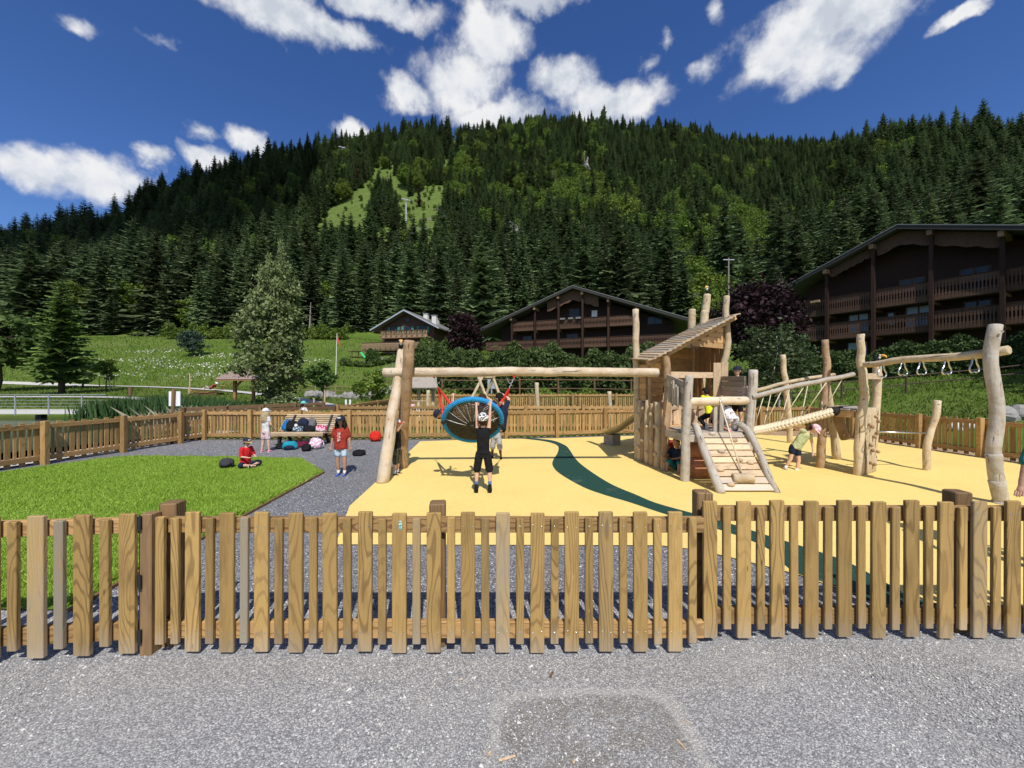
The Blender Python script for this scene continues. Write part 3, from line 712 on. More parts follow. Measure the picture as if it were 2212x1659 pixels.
# meadow grass on the slopes
n = 150000
yy = 14 + 86 * rng.uniform(0, 1, n) ** 1.6; aa = rng.uniform(-1.45, 1.45, n); xx = aa * yy
keep = ~((xx > -12.4) & (xx < 13.6) & (yy < 17.2)) & ~((xx < -12.6) & (yy < 28.3)) & (yy < foot_Y(aa) + 3)
keep &= ~((np.abs(yy - np.interp(xx, [-95, -70, -52, -36, -22, -13, -9.5], [58, 56, 53, 46.5, 37, 28.5, 25.6])) < 1.0) & (xx < -9))
keep &= ~((np.abs(yy - np.interp(xx, [-62, -48, -38, -33, -28], [36.5, 37, 36.5, 34.5, 32])) < 1.1) & (xx < -28))
xx, yy = xx[keep], yy[keep]
blades('meadow_grass', xx, yy, zt(xx, yy) - .01, rng.uniform(.08, .26, len(xx)) * (1 + (yy > 55) * .9) * (0.6 + .4 * (yy > 20)), rng.uniform(.02, .05, len(xx)) * (1 + yy / 40), 'meadow_blades', 'long meadow grass on the slopes', 'grass', 0.8)
# white umbel flowers in drifts on the left-hand meadow
cx = np.array([-66, -58, -50, -44, -72, -48, -38, -62, -54]); cy = np.array([70, 66, 66, 68, 78, 60, 70, 60, 74])
k = rng.integers(0, 9, 900); xx = cx[k] + rng.normal(0, 3.5, 900); yy = cy[k] + rng.normal(0, 1.2, 900)
blades('meadow_flowers', xx, yy, zt(xx, yy) + .35, rng.uniform(.10, .2, 900), rng.uniform(.08, .30, 900), 'flower_white', 'white wild flowers dotting the meadow', 'flowers', 1.6)
# loose stones on the gravel
def stones(n, x, y, s, name, label, zf):
    t = np.array([[1, 0, -.3], [-.5, .87, -.3], [-.5, -.87, -.3], [0.2, .1, .75], [-.3, .2, .6]])
    f0 = np.array([[0, 1, 3], [1, 4, 3], [1, 2, 4], [2, 0, 3], [2, 3, 4]])
    an = rng.uniform(0, 6.28, n); sx = s * rng.uniform(.7, 1.5, n); sy = s * rng.uniform(.5, 1.0, n); sz = s * rng.uniform(.35, .8, n)
    v = np.empty((n, 5, 3)); px = t[None, :, 0] * sx[:, None]; py = t[None, :, 1] * sy[:, None]
    jit = rng.uniform(.75, 1.25, (n, 5))
    v[:, :, 0] = x[:, None] + (px * np.cos(an)[:, None] - py * np.sin(an)[:, None]) * jit
    v[:, :, 1] = y[:, None] + (px * np.sin(an)[:, None] + py * np.cos(an)[:, None]) * jit
    v[:, :, 2] = zf(x, y)[:, None] + t[None, :, 2] * sz[:, None] * jit
    f = (np.arange(n)[:, None, None] * 5 + f0[None]).reshape(-1, 3)
    return tag(obj_from_mesh(name, np_mesh(name, v.reshape(-1, 3), f, 'loose_stone')), label, 'gravel', kind='stuff')
n = 65000; yy = 1.45 + 1.9 * rng.uniform(0, 1, n); xx = rng.uniform(-1.45, 1.45, n) * yy
keep = ~((xx > 3.2) & (yy > 3.15)); xx, yy = xx[keep], yy[keep]
stones(len(xx), xx, yy, rng.lognormal(math.log(.0046), .42, len(xx)), 'loose_gravel', 'loose grey stone chips in front of the fence', lambda a, b: zgrav(a, b) + .001)
n = 70000; yy = 3.2 + 10 * rng.uniform(0, 1, n) ** 1.7; xx = rng.uniform(-10.6, 3, n)
keep = ~in_poly(xx, yy, LAWN) & ~in_poly(xx, yy, RUB) & (yy < 12.9) & (xx > -yy * 1.35) & (xx < yy * 1.35); xx, yy = xx[keep], yy[keep]
stones(len(xx), xx, yy, rng.lognormal(math.log(.0075), .35, len(xx)), 'path_gravel', 'loose grey stone chips on the playground path', lambda a, b: a * 0 + .001)

# ------------------------------------------------------------------ tree meshes
def conifer_mesh(name, seed, Ht=1.0, wmax=0.17, whorls=30, nb=8, droop=0.35, dens=5, mat='spruce_needles', bare=0.08):
    r_ = np.random.default_rng(seed); V = []; n_side = 2
    for i in range(whorls):
        t = i / (whorls - 1); z0 = bare + (1.0 - bare) * t ** 0.93
        Rr = wmax * ((1 - t) ** 0.72) * (0.55 + 0.45 * min(1, t * 5 + .45)) + 0.008
        k = max(4, int(nb * (1 - 0.45 * t)))
        for j in range(k):
            az_ = 2 * np.pi * (j + r_.uniform(-.4, .4)) / k + i * 2.4
            Lb = Rr * r_.uniform(.62, 1.15); zb = z0 + r_.uniform(-.012, .012)
            dx, dy = math.cos(az_), math.sin(az_); px, py = -dy, dx
            dp = droop * r_.uniform(.6, 1.3) * (1 - .55 * t); up = 0.12 * t
            for q in range(dens):
                s0, s1 = q / dens, (q + 1.25) / dens
                def pt(s): return (dx * Lb * s, dy * Lb * s, zb - dp * Lb * s * (1.25 - .65 * s) + up * Lb * s * 2)
                a, b = pt(s0), pt(min(s1, 1.08))
                wd = Lb * (0.30 * (1 - s0) + .10) * r_.uniform(.7, 1.25)
                for sd in (-1, 1):
                    sag = wd * r_.uniform(.25, .8); fw = Lb * .16
                    tip = (b[0] + px * sd * wd + dx * fw * .2, b[1] + py * sd * wd + dy * fw * .2, b[2] - sag)
                    mid = (a[0] + px * sd * wd * .55, a[1] + py * sd * wd * .55, a[2] - sag * .55)
                    V += [a, b, tip, mid]
    V = np.array(V) * Ht; f = np.arange(len(V)).reshape(-1, 4)
    return np_mesh(name, V, f, mat)
def trunk_mesh(name, h, r, mat, n=7, lean=0.0):
    b = MB(); pts = [(lean * (i / 4) ** 2, 0, -0.01 + h * i / 4) for i in range(5)]
    b.tube(pts, [r * (1.15 - .95 * i / 4) for i in range(5)], n); return b.mesh(name, mat, True)
def broad_mesh(name, seed, rx, rz, cz, clumps, per, size, mat, lobes=6, flat=0.5, ragged=.35):
    # leaves spread through an irregular crown, gathered in clumps
    r_ = np.random.default_rng(seed)
    lc = r_.normal(0, 1, (lobes, 3)); lc /= np.linalg.norm(lc, axis=1)[:, None]
    d = r_.normal(0, 1, (clumps, 3)); d /= np.linalg.norm(d, axis=1)[:, None]
    bulge = 0.72 + ragged * np.max(np.clip(d @ lc.T, 0, 1) ** 3, axis=1) + r_.uniform(-.1, .1, clumps)
    rad = (r_.uniform(0.25, 1, clumps) ** .45) * bulge
    c = d * rad[:, None] * np.array([rx, rx, rz]); c[:, 2] += cz
    cr = rx * r_.uniform(.16, .30, clumps)
    ctr = np.repeat(c, per, 0); crr = np.repeat(cr, per)
    o = r_.normal(0, .5, (clumps * per, 3)) * crr[:, None] * np.array([1, 1, .75]); p = ctr + o
    n = len(p); t1 = r_.normal(0, 1, (n, 3)); t1[:, 2] *= flat; t1 /= np.linalg.norm(t1, axis=1)[:, None]
    t2 = r_.normal(0, 1, (n, 3)); t2 -= (t2 * t1).sum(1)[:, None] * t1; t2 /= np.linalg.norm(t2, axis=1)[:, None]
    s = size * r_.uniform(.6, 1.4, n)[:, None]
    V = np.stack([p - t1 * s, p + t2 * s * .55, p + t1 * s, p - t2 * s * .55], 1).reshape(-1, 3)
    return np_mesh(name, V, np.arange(len(V)).reshape(-1, 4), mat)
def branchy_trunk(name, h, r, crown_r, mat, seed, nb=7, top=0.85):
    r_ = random.Random(seed); b = MB()
    pts = [Vector((r_.uniform(-.03, .03) * h * (i > 0), r_.uniform(-.03, .03) * h * (i > 0), -0.05 + h * top * i / 5)) for i in range(6)]
    b.tube(pts, [r * (1.2 - 1.05 * i / 5) for i in range(6)], 8)
    for i in range(nb):
        k = r_.uniform(.35, .9); base = pts[0].lerp(pts[-1], k); a = r_.uniform(0, 6.28)
        e = base + Vector((math.cos(a) * crown_r * .7, math.sin(a) * crown_r * .7, h * r_.uniform(.08, .25)))
        b.tube([base, base.lerp(e, .5) + Vector((0, 0, h * .02)), e], [r * .4, r * .25, r * .08], 5)
    return b.mesh(name, mat, True)
CON = [conifer_mesh('spruce_crown_mesh', 101 + i, 1.0, w_, wh, nb, dr) for i, (w_, wh, nb, dr) in enumerate([(.200, 25, 10, .50), (.170, 27, 9, .72), (.225, 24, 10, .40), (.160, 28, 9, .60), (.205, 23, 10, .66)])]
CTR = trunk_mesh('spruce_trunk_mesh', 0.96, 0.011, 'spruce_bark')
BRO = [broad_mesh('broadleaf_crown_mesh', 201 + i, .36, .40, .58, 90, 36, .026, 'broad_leaves', 7) for i in range(3)]
DBR = [broad_mesh('dark_crown_mesh', 221 + i, .40, .42, .56, 80, 34, .030, 'dark_leaves', 7) for i in range(2)]
BTR = branchy_trunk('broadleaf_trunk_mesh', 1.0, .022, .34, 'bark', 5)

def tree(name, label, cat, crown, trunk, x, y, h, wd=1.0, group=None, rz=None, z=None):
    o = bpy.data.objects.new(name, None); C.objects.link(o); o.empty_display_size = .5
    zz = ztf(x, y) if z is None else z
    M = Matrix.Translation((x, y, zz)) @ Matrix.Rotation(random.uniform(0, 6.28) if rz is None else rz, 4, 'Z') @ Matrix.Diagonal((h * wd, h * wd, h, 1))
    o.matrix_basis = M; WM[o.name] = M; tag(o, label, cat, group)
    for nm, me in (('crown', crown), ('trunk', trunk)):
        c = bpy.data.objects.new(nm, me); C.objects.link(c); c.parent = o
    return o
# scatter the wood
pts = []
def scatter():
    Y = 52.0; out = []
    while Y < 640:
        st = 6.2 if Y < 130 else (6.6 if Y < 260 else 6.8)
        lim = 1.42 * Y; xs = np.arange(-lim, lim, st) + rng.uniform(-.45, .45, len(np.arange(-lim, lim, st))) * st
        yv = Y + rng.uniform(-.45, .45, len(xs)) * st
        out.append(np.stack([xs, yv], -1)); Y += st
    return np.concatenate(out)
S = scatter(); X_, Y_ = S[:, 0], S[:, 1]; A_ = X_ / Y_
ok = (Y_ > foot_Y(A_) + 1.5 + 3 * np.sin(X_ * .11)) & (Y_ < ridge_Y(A_) + 14)
Z_ = zt(X_, Y_); U_ = CU + F * A_; V_ = CV - F * (Z_ - H) / Y_
slope = in_poly(U_, V_, [(670, 495), (740, 445), (785, 405), (815, 368), (845, 368), (864, 405), (885, 435), (930, 398), (968, 402), (962, 470), (945, 545), (800, 555), (670, 560)])
slope |= in_poly(U_, V_, [(978, 300), (992, 305), (980, 350), (955, 390), (945, 385), (970, 340)])
slope |= in_poly(U_, V_, [(1080, 415), (1125, 420), (1125, 490), (1080, 490)]) & (rng.uniform(0, 1, len(U_)) < .8)          # rocky outcrop
slope |= in_poly(U_, V_, [(1255, 330), (1282, 325), (1280, 372), (1258, 372)])
keepgrove = in_poly(U_, V_, [(795, 470), (825, 420), (850, 430), (862, 500), (800, 500)])
ok &= (~slope | keepgrove)
ok &= ~((np.abs(X_ + 21) < 11) & (Y_ < 90)) & ~((X_ > 26) & (X_ < 58) & (Y_ < 58)) & ~((X_ > -8) & (X_ < 30) & (Y_ < 74))
bush = np.where(slope & ~keepgrove & (Y_ < ridge_Y(A_)) & (rng.uniform(0, 1, len(X_)) < .45))[0]; BX, BY = X_[bush], Y_[bush]
X_, Y_, Z_, U_, V_, A_ = [q[ok] for q in (X_, Y_, Z_, U_, V_, A_)]
nf = np.array([mnoise.noise(Vector((x * .022, y * .022, 3.3))) for x, y in zip(X_, Y_)])
pb = 0.03 + 0.22 * ss(nf, .25, .5)
for (cu, cv, ru, rv, wgt) in [(1200, 440, 110, 90, .75), (1100, 500, 70, 60, .5), (1590, 560, 80, 110, .85), (1480, 470, 60, 60, .6), (1760, 560, 60, 60, .6), (1000, 380, 45, 80, .6), (640, 700, 60, 40, .6), (260, 690, 60, 50, .6), (760, 690, 60, 60, .5), (1880, 470, 90, 30, .6), (880, 400, 60, 30, .6), (1700, 640, 70, 60, .8), (560, 440, 70, 50, .4), (10, 720, 60, 60, .6)]:
    pb = np.maximum(pb, .42 * wgt * np.exp(-((U_ - cu) / ru) ** 2 - ((V_ - cv) / rv) ** 2))
for (cu, cv, ru, rv) in [(1255, 470, 75, 45), (1225, 425, 50, 35), (1110, 435, 40, 40), (1455, 560, 45, 50), (1590, 590, 105, 130), (1550, 690, 95, 80), (1720, 640, 85, 60), (1470, 620, 50, 60), (1000, 400, 30, 40), (1340, 520, 40, 40), (2080, 520, 40, 25), (880, 420, 45, 20)]:
    pb = np.maximum(pb, .8 * (((U_ - cu) / ru) ** 2 + ((V_ - cv) / rv) ** 2 < .62))
isb = rng.uniform(0, 1, len(X_)) < pb
ht = np.where(isb, rng.uniform(13, 21, len(X_)), rng.normal(23, 4.2, len(X_)).clip(10, 34) * np.where(rng.uniform(0, 1, len(X_)) < .30, rng.uniform(.5, .85, len(X_)), 1))
ht *= np.where(Y_ < 130, 1.06, 1.0)
nb2 = len(BX); X_, Y_ = np.concatenate([X_, BX]), np.concatenate([Y_, BY]); Z_ = zt(X_, Y_); U_ = np.concatenate([U_, CU + F * BX / BY]); isb = np.concatenate([isb, np.ones(nb2, dtype=bool)]); ht = np.concatenate([ht, rng.uniform(1.8, 5.5, nb2)])
# right-hand skyline: a few very tall ones
ht = np.where(~isb & (rng.uniform(0, 1, len(X_)) < .06) & (Y_ > 340), ht * 1.35, ht)
variant = np.where(isb, 5 + rng.integers(0, 3, len(X_)), rng.integers(0, 5, len(X_)))
size = ht / Y_; order = np.argsort(-size)
inview = (np.abs(U_ - CU) < 1150)
con_o = [i for i in order if not isb[i] and inview[i]][:300]
bro_o = [i for i in order if isb[i] and inview[i]][:90]
single = np.zeros(len(X_), dtype=bool)
for i in con_o:
    single[i] = True
    tree('spruce_tree', 'tall dark spruce in the front ranks of the mountain forest', 'tree', CON[variant[i]], CTR, X_[i], Y_[i], ht[i], random.uniform(.9, 1.2), 'spruces at the foot of the mountain')
for i in bro_o:
    single[i] = True
    tree('broadleaf_tree', 'light green broadleaf tree among the spruces of the mountain forest', 'tree', BRO[variant[i] - 5], BTR, X_[i], Y_[i], ht[i] * .7, random.uniform(.95, 1.3), 'broadleaf trees among the spruces')
DRY = conifer_mesh('dry_crown_mesh', 140, 1.0, .135, 26, 7, .75, 5, 'dry_needles')
for (u, Yd, h_) in ((934, 118, 24), (946, 121, 21), (1195, 290, 24), (770, 330, 22), (1135, 395, 22), (1500, 215, 24), (1325, 380, 22), (1560, 330, 22), (905, 300, 20), (1420, 300, 23)):
    tree('dying_spruce', 'brownish dying spruce standing out among the green ones', 'tree', DRY, CTR, (u - CU) / F * Yd, Yd, h_, 1.0, 'dying brown spruces')
def forest(name, me, sel, label, wide):
    V = np.stack([X_[sel], Y_[sel], Z_[sel]], -1); n = len(V)
    m_ = bpy.data.meshes.new(name); m_.vertices.add(n); m_.vertices.foreach_set('co', V.astype(np.float32).ravel())
    a = m_.attributes.new('tree_scale', 'FLOAT_VECTOR', 'POINT'); wd = rng.uniform(.8, 1.2, n) * wide
    a.data.foreach_set('vector', np.stack([ht[sel] * wd, ht[sel] * wd, ht[sel]], -1).astype(np.float32).ravel())
    a = m_.attributes.new('tree_turn', 'FLOAT_VECTOR', 'POINT')
    a.data.foreach_set('vector', np.stack([rng.normal(0, .02, n), rng.normal(0, .02, n), rng.uniform(0, 6.28, n)], -1).astype(np.float32).ravel())
    o = obj_from_mesh(name, m_); tag(o, label, 'forest', kind='stuff')
    ng = bpy.data.node_groups.new(name, 'GeometryNodeTree')
    ng.interface.new_socket('Geometry', in_out='INPUT', socket_type='NodeSocketGeometry'); ng.interface.new_socket('Geometry', in_out='OUTPUT', socket_type='NodeSocketGeometry')
    gi = ng.nodes.new('NodeGroupInput'); go = ng.nodes.new('NodeGroupOutput')
    ip = ng.nodes.new('GeometryNodeInstanceOnPoints'); oi = ng.nodes.new('GeometryNodeObjectInfo')
    oi.inputs['Object'].default_value = me; oi.inputs['As Instance'].default_value = True
    na = ng.nodes.new('GeometryNodeInputNamedAttribute'); na.data_type = 'FLOAT_VECTOR'; na.inputs[0].default_value = 'tree_scale'
    nb = ng.nodes.new('GeometryNodeInputNamedAttribute'); nb.data_type = 'FLOAT_VECTOR'; nb.inputs[0].default_value = 'tree_turn'
    er = ng.nodes.new('FunctionNodeEulerToRotation')
    lk = ng.links.new
    lk(gi.outputs[0], ip.inputs['Points']); lk(oi.outputs['Geometry'], ip.inputs['Instance'])
    lk(na.outputs[0], ip.inputs['Scale']); lk(nb.outputs[0], er.inputs[0]); lk(er.outputs[0], ip.inputs['Rotation'])
    lk(ip.outputs[0], go.inputs[0])
    md = o.modifiers.new('trees', 'NODES'); md.node_group = ng
    return o
def crown_of(mesh):
    for o in C.objects:
        if o.data is mesh: return o
for k in range(8):
    sel = np.where((variant == k) & ~single)[0]
    me_ = CON[k] if k < 5 else BRO[k - 5]; src = crown_of(me_)
    if src is None or len(sel) == 0: continue
    forest('spruce_forest' if k < 5 else 'broadleaf_forest', src, sel, 'dark spruce forest covering the mountainside' if k < 5 else 'light green broadleaf trees scattered through the mountain forest', 1.0)
# a drifting cumulus whose shade lies on the left-hand ridge
shade = [(-620, 168), (-330, 172), (-215, 172), (-152, 190), (-142, 235), (-165, 300), (-200, 385), (-240, 450), (-650, 430)]
cb = MB(); cen = Vector((0, 0, 0)); base = []
for (x, y) in shade:
    g = Vector((x, y, ztf(x, y) + 12)); t = (760 - g.z) / SUN_DIR.z; base.append(g + SUN_DIR * t)
cx_ = sum(p.x for p in base) / len(base); cy_ = sum(p.y for p in base) / len(base)
edge = []
for a, b in zip(base, base[1:] + base[:1]):
    for t in (0, .25, .5, .75): edge.append(a.lerp(b, t))
ring = []
for lv, (sc, dz) in enumerate([(0.55, -18), (1.0, 0), (1.02, 40), (0.8, 95), (0.45, 130)]):
    for i, p in enumerate(edge):
        q = Vector((cx_ + (p.x - cx_) * sc, cy_ + (p.y - cy_) * sc, 760 + dz)); nz = mnoise.noise(Vector((i * .6, lv * .9, 4))) * 16
        q += Vector((p.x - cx_, p.y - cy_, 0)).normalized() * nz + Vector((0, 0, nz * .5)); ring.append(q)
ne = len(edge); fs = [(l * ne + i, l * ne + (i + 1) % ne, (l + 1) * ne + (i + 1) % ne, (l + 1) * ne + i) for l in range(4) for i in range(ne)]
fs += [tuple(reversed(range(ne))), tuple(range(4 * ne, 5 * ne))]
cb.add(ring, fs); tag(cb.build('cloud', 'paint_white', None, True), 'white cumulus cloud drifting over the valley behind the viewer', 'cloud', kind='structure')
# ------------------------------------------------------------------ fences
def fence(name, label, line, posts, mat='pine_far', outer=1, zf=lambda x, y: 0.0, pair=0.2417, hw=1.0, group=None, start=0.06, rail_mat='pine_rail', post_mat='pine_far', caps=True, top=.96):
    # line: polyline of the rails; pickets stand on the side `outer` of it (seen along the line: +1 = left), posts on the other
    root = thing(name, label, 'fence', (line[0][0], line[0][1], 0), 0, group)
    for a, b in zip(line, line[1:]):
        A, B = Vector((a[0], a[1], 0)), Vector((b[0], b[1], 0)); d = B - A; L = d.length; d.normalize(); n = Vector((-d.y, d.x, 0)) * outer
        za, zb = zf(*a), zf(*b)
        for z0, z1 in ((.85, .955), (.10, .215)):
            zm = (z0 + z1) / 2 * hw
            board('rail', A + Z * (zm + za), B + Z * (zm + zb), z1 - z0, .045, rail_mat, root, n)
        s = start; k = 0
        while s < L - .02:
            wide = k % 2 == 0; p = A + d * s + n * .036; zz = za + (zb - za) * s / L
            z0, z1 = ((.025, 1.0) if wide else (.085, top)); j = random.uniform(-.006, .006)
            board('picket', p + Z * (zz + z0 + j), p + Z * (zz + z1 * hw + j) + d * random.uniform(-.004, .004), .098 if wide else .056, .027, mat, root, n)
            s += pair / 2; k += 1
    for x, y in posts:
        a, b = line[0], line[-1]; zz = zf(x, y)
        board('post', (x, y, zz - .1), (x, y, zz + 1.03), .115, .115, post_mat, root, (0.02, -1, 0), .008)
    return root
OFF = .09
# the fence in front of the viewer
ff = thing('picket_fence', 'long front picket fence panel between the gate and the stepped-up panel', 'fence', (-.5, 2.7, 0))
for k in range(-9, 6):
    x = -.065 + .2417 * k; j = random.uniform(-.006, .006); t = random.uniform(-.004, .004)
    board('picket', (x, 2.70, .026 + j), (x + t, 2.70 + random.uniform(-.003, .003), .998 + j), .099 + random.uniform(-.002, .002), .027, 'pine_fence', ff)
    x += .1208; j = random.uniform(-.006, .006)
    board('picket', (x, 2.70, .086 + j), (x + t, 2.70, .962 + j), .055, .027, 'pine_fence', ff)
board('picket', (-2.362, 2.70, .084), (-2.360, 2.70, .962), .055, .027, 'pine_fence', ff)
board('picket', (-2.458, 2.690, .088), (-2.455, 2.690, .972), .060, .030, 'pine_fence', ff)
for z0, z1 in ((.848, .953), (.10, .218)):
    board('rail', (-2.52, 2.742, (z0 + z1) / 2), (1.36, 2.742, (z0 + z1) / 2), z1 - z0, .045, 'pine_rail', ff)
for x, y, zt_ in ((-2.50, 2.835, 1.035), (-.545, 2.825, 1.035)):
    board('post', (x, y, -.1), (x, y, zt_), .115, .115, 'pine_post', ff, (0.12, -1, 0), .008)
board('hinge_post', (-2.565, 2.728, -.05), (-2.562, 2.728, .990), .082, .082, 'pine_post', ff, (0, -1, 0), .006)
sc = MB()
for k in range(-9, 6):
    for z in (.905, .165):
        for dx in (-.03, .03): sc.ell((-.065 + .2417 * k + dx, 2.686, z + random.uniform(-.01, .01)), (.005, .002, .005), 6, 4)
        sc.ell((-.065 + .2417 * k + .1208, 2.686, z), (.005, .002, .005), 6, 4)
sc.build('screw_heads', 'metal', ff)
st = MB(); st.box((-.78 - .0, 2.6855, .915), (.020, .002, .058)); st.build('sticker', 'white_board', ff, label='small turquoise and white sticker')
st.v and MATS.setdefault('sticker', cloth('sticker', (.10, .45, .42), .5, (.75, .8, .78), 60))
[o for o in ff.children if o.name.startswith('sticker')][0].data.materials[0] = MATS['sticker']
fr = thing('picket_fence', 'stepped-up front picket fence panel at the right end', 'fence', (1.4, 2.77, .056))
for k in range(0, 13):
    x = 1.425 + .2417 * k; j = random.uniform(-.006, .006); t = random.uniform(-.004, .004)
    board('picket', (x, 2.77, .082 + j), (x + t, 2.77, 1.058 + j), .099, .027, 'pine_fence', fr)
    board('picket', (x + .1208, 2.77, .142 + j), (x + .1208 + t, 2.77, 1.018 + j), .055, .027, 'pine_fence', fr)
for z0, z1 in ((.905, 1.01), (.157, .275)):
    board('rail', (1.40, 2.812, (z0 + z1) / 2), (4.5, 2.812, (z0 + z1) / 2), z1 - z0, .045, 'pine_rail', fr)
for x, y in ((1.435, 2.90), (3.36, 2.905)):
    board('post', (x, y, -.1), (x, y, 1.095), .115, .115, 'pine_post', fr, (-.10, -1, 0), .008)
sc = MB()
for k in range(0, 12):
    for z in (.965, .215):
        for dx in (-.03, .03): sc.ell((1.425 + .2417 * k + dx, 2.756, z), (.005, .002, .005), 6, 4)
sc.build('screw_heads', 'metal', fr)
gt = thing('gate', 'picket gate leaf on the left, hung from black hinges', 'gate', (-2.6, 2.69, 0))
gd = Vector((-1, -.085, 0)).normalized(); g0 = Vector((-2.63, 2.685, 0))
for k in range(0, 5):
    p = g0 + gd * (.288 * k + .045); j = random.uniform(-.006, .006)
    board('picket', p + Z * (.035 + j), p + Z * (1.0 + j), .112, .03, 'pine_fence', gt)
    p = g0 + gd * (.288 * k + .19); board('picket', p + Z * (.09 + j), p + Z * (.965 + j), .064, .03, 'pine_fence', gt)
for z0, z1 in ((.848, .955), (.10, .222)):
    board('rail', g0 + Vector((0, .045, (z0 + z1) / 2)), g0 + gd * 1.6 + Vector((0, .045, (z0 + z1) / 2)), z1 - z0, .045, 'pine_rail', gt)
for z in (.93, .52, .14):
    hb = MB(); hb.box((-2.600, 2.70, z), (.034, .03, .085)); hb.tube([(-2.588, 2.675, z - .05), (-2.588, 2.675, z + .05)], .009, 8); hb.build('hinge', 'metal_dark', gt)
hb = MB(); hb.box((-2.612, 2.722, .55), (.010, .045, .86)); hb.build('gate_frame', 'metal_dark', gt)

LF = [(-10.66, 12.28), (-10.86, 10.67), (-11.1, 9.07), (-11.33, 7.4), (-11.5, 5.9)]
fence('picket_fence', 'picket fence along the pond on the left side', LF, [(x + .09, y) for x, y in LF], outer=-1)
fence('gate', 'narrow picket gate in the far left corner beside the sign post', [(-10.46, 13.12), (-10.64, 12.36)], [], outer=-1, start=.05)['category'] = 'gate'
fence('picket_fence', 'back picket fence behind the bench and the basket swing', BF[:6], [(x, y - .09) for x, y in ((-10.45, 13.15), (-8.86, 13.1), (-7.15, 13.08), (-5.48, 13.05), (-3.75, 13.12), (-2.0, 13.2), (-.2, 13.42), (1.6, 13.67), (3.4, 14.1))])
fence('picket_fence', 'back picket fence running on behind the climbing tower', BF[5:], [(5.5, 14.4), (7.6, 14.8), (9.8, 15.15), (11.95, 15.5)])
RFL = [(12.0, 15.6), (12.05, 13.5), (12.1, 11.36), (12.2, 9.95), (12.25, 8.3), (12.3, 6.6)]
fence('picket_fence', 'picket fence along the right side above the wood chips', RFL, [(x - .09, y) for x, y in RFL[1:]])
zv = lambda x, y: max(0.0, ztf(x, y) + .05)
fence('picket_fence', 'second row picket fence of the toddler enclosure behind the swing', [(-7.3, 16.2), (-2, 16.25), (5.6, 16.3)], [(-7.3, 16.1), (-5, 16.1), (-2, 16.15), (.6, 16.2), (3, 16.2)], zf=lambda x, y: 0.0)
fence('picket_fence', 'picket fence of the toddler enclosure running back towards the chalet', [(-7.3, 16.3), (-6.8, 22)], [(-7.2, 18), (-7.0, 20), (-6.8, 22)], zf=zv)
fence('picket_fence', 'far picket fence of the toddler enclosure below the hedge', [(-6.7, 22.2), (8.5, 22.6)], [(x, 22.2) for x in (-4, -1.5, 1, 3.5, 6)], zf=lambda x, y: .33)
# horizontal-board ramp railing behind the bench
rr = thing('boardwalk_railing', 'brown plank railing of a ramp behind the bench', 'railing', (-11, 15, 0))
ra, rb_ = Vector((-12.6, 14.6, 0)), Vector((-9.3, 19.0, 0))
for z in (.42, .70, .93): board('plank', ra + Z * z, rb_ + Z * z, .15, .04, 'brown_board', rr)
for i in range(5):
    p = ra.lerp(rb_, i / 4 * .98 + .01) + Vector((.06, .02, 0)); board('post', p - Z * .1, p + Z * 1.0, .10, .10, 'brown_board', rr)
rr = thing('boardwalk_railing', 'nearer brown plank railing of the ramp, under the turquoise cap', 'railing', (-9.5, 14.6, 0))
ra, rb_ = Vector((-10.9, 13.9, 0)), Vector((-7.7, 16.9, 0))
for z in (.42, .66, .88): board('plank', ra + Z * z, rb_ + Z * z, .13, .04, 'brown_board', rr)
for i in range(4):
    p = ra.lerp(rb_, i / 3 * .98 + .01) + Vector((.06, .02, 0)); board('post', p - Z * .1, p + Z * 1.02, .10, .10, 'pine_post', rr)
tag(board('wooden_post', (-7.45, 16.0, -.1), (-7.45, 16.0, .98), .22, .12, 'brown_board', None), 'short dark brown post at the enclosure corner', 'post')
# timber edging of the lawn
e1 = [LAWN[-1], LAWN[0]]
tag(board('lawn_edging', LAWN[-2] + Z * .0, LAWN[0] + Z * .0, .03, .07, 'brown_board', None, (0, 0, 1)), 'brown timber edging along the right side of the lawn', 'edging')
tag(board('lawn_edging', LAWN[0], LAWN[1], .03, .06, 'brown_board', None, (0, 0, 1)), 'short timber edging at the cut corner of the lawn', 'edging')
tag(board('lawn_edging', LAWN[1], LAWN[3], .03, .05, 'brown_board', None, (0, 0, 1)), 'timber edging along the back of the lawn', 'edging')
# litter on the gravel: splinters of wood
for i, (u, v, L, a, lab) in enumerate([(1188, 1465, .05, 1.1, 'brown wood chip lying on the gravel in front of the fence'), (1078, 1645, .085, .25, 'long pale wood splinter at the bottom edge of the gravel'), (1052, 1636, .03, .9, 'short orange splinter beside the long pale one'), (1472, 1562, .04, -.3, 'pale splinter at the edge of the damp patch'), (1462, 1600, .06, -1.2, 'thin dry twig beside the damp patch'), (992, 1471, .02, .4, 'tiny tan chip left of the damp patch'), (1238, 1652, .02, .9, 'small orange chip at the bottom edge')]):
    p = G(u, v); m_ = MB(); d = Vector((math.cos(a), math.sin(a), 0)); m_.bar(p + Z * .006, p + d * L + Z * .009, .009 if i else .014, .005)
    tag(m_.build('wood_splinter', 'brown_board' if i == 0 else 'new_plank'), lab, 'wood chip')

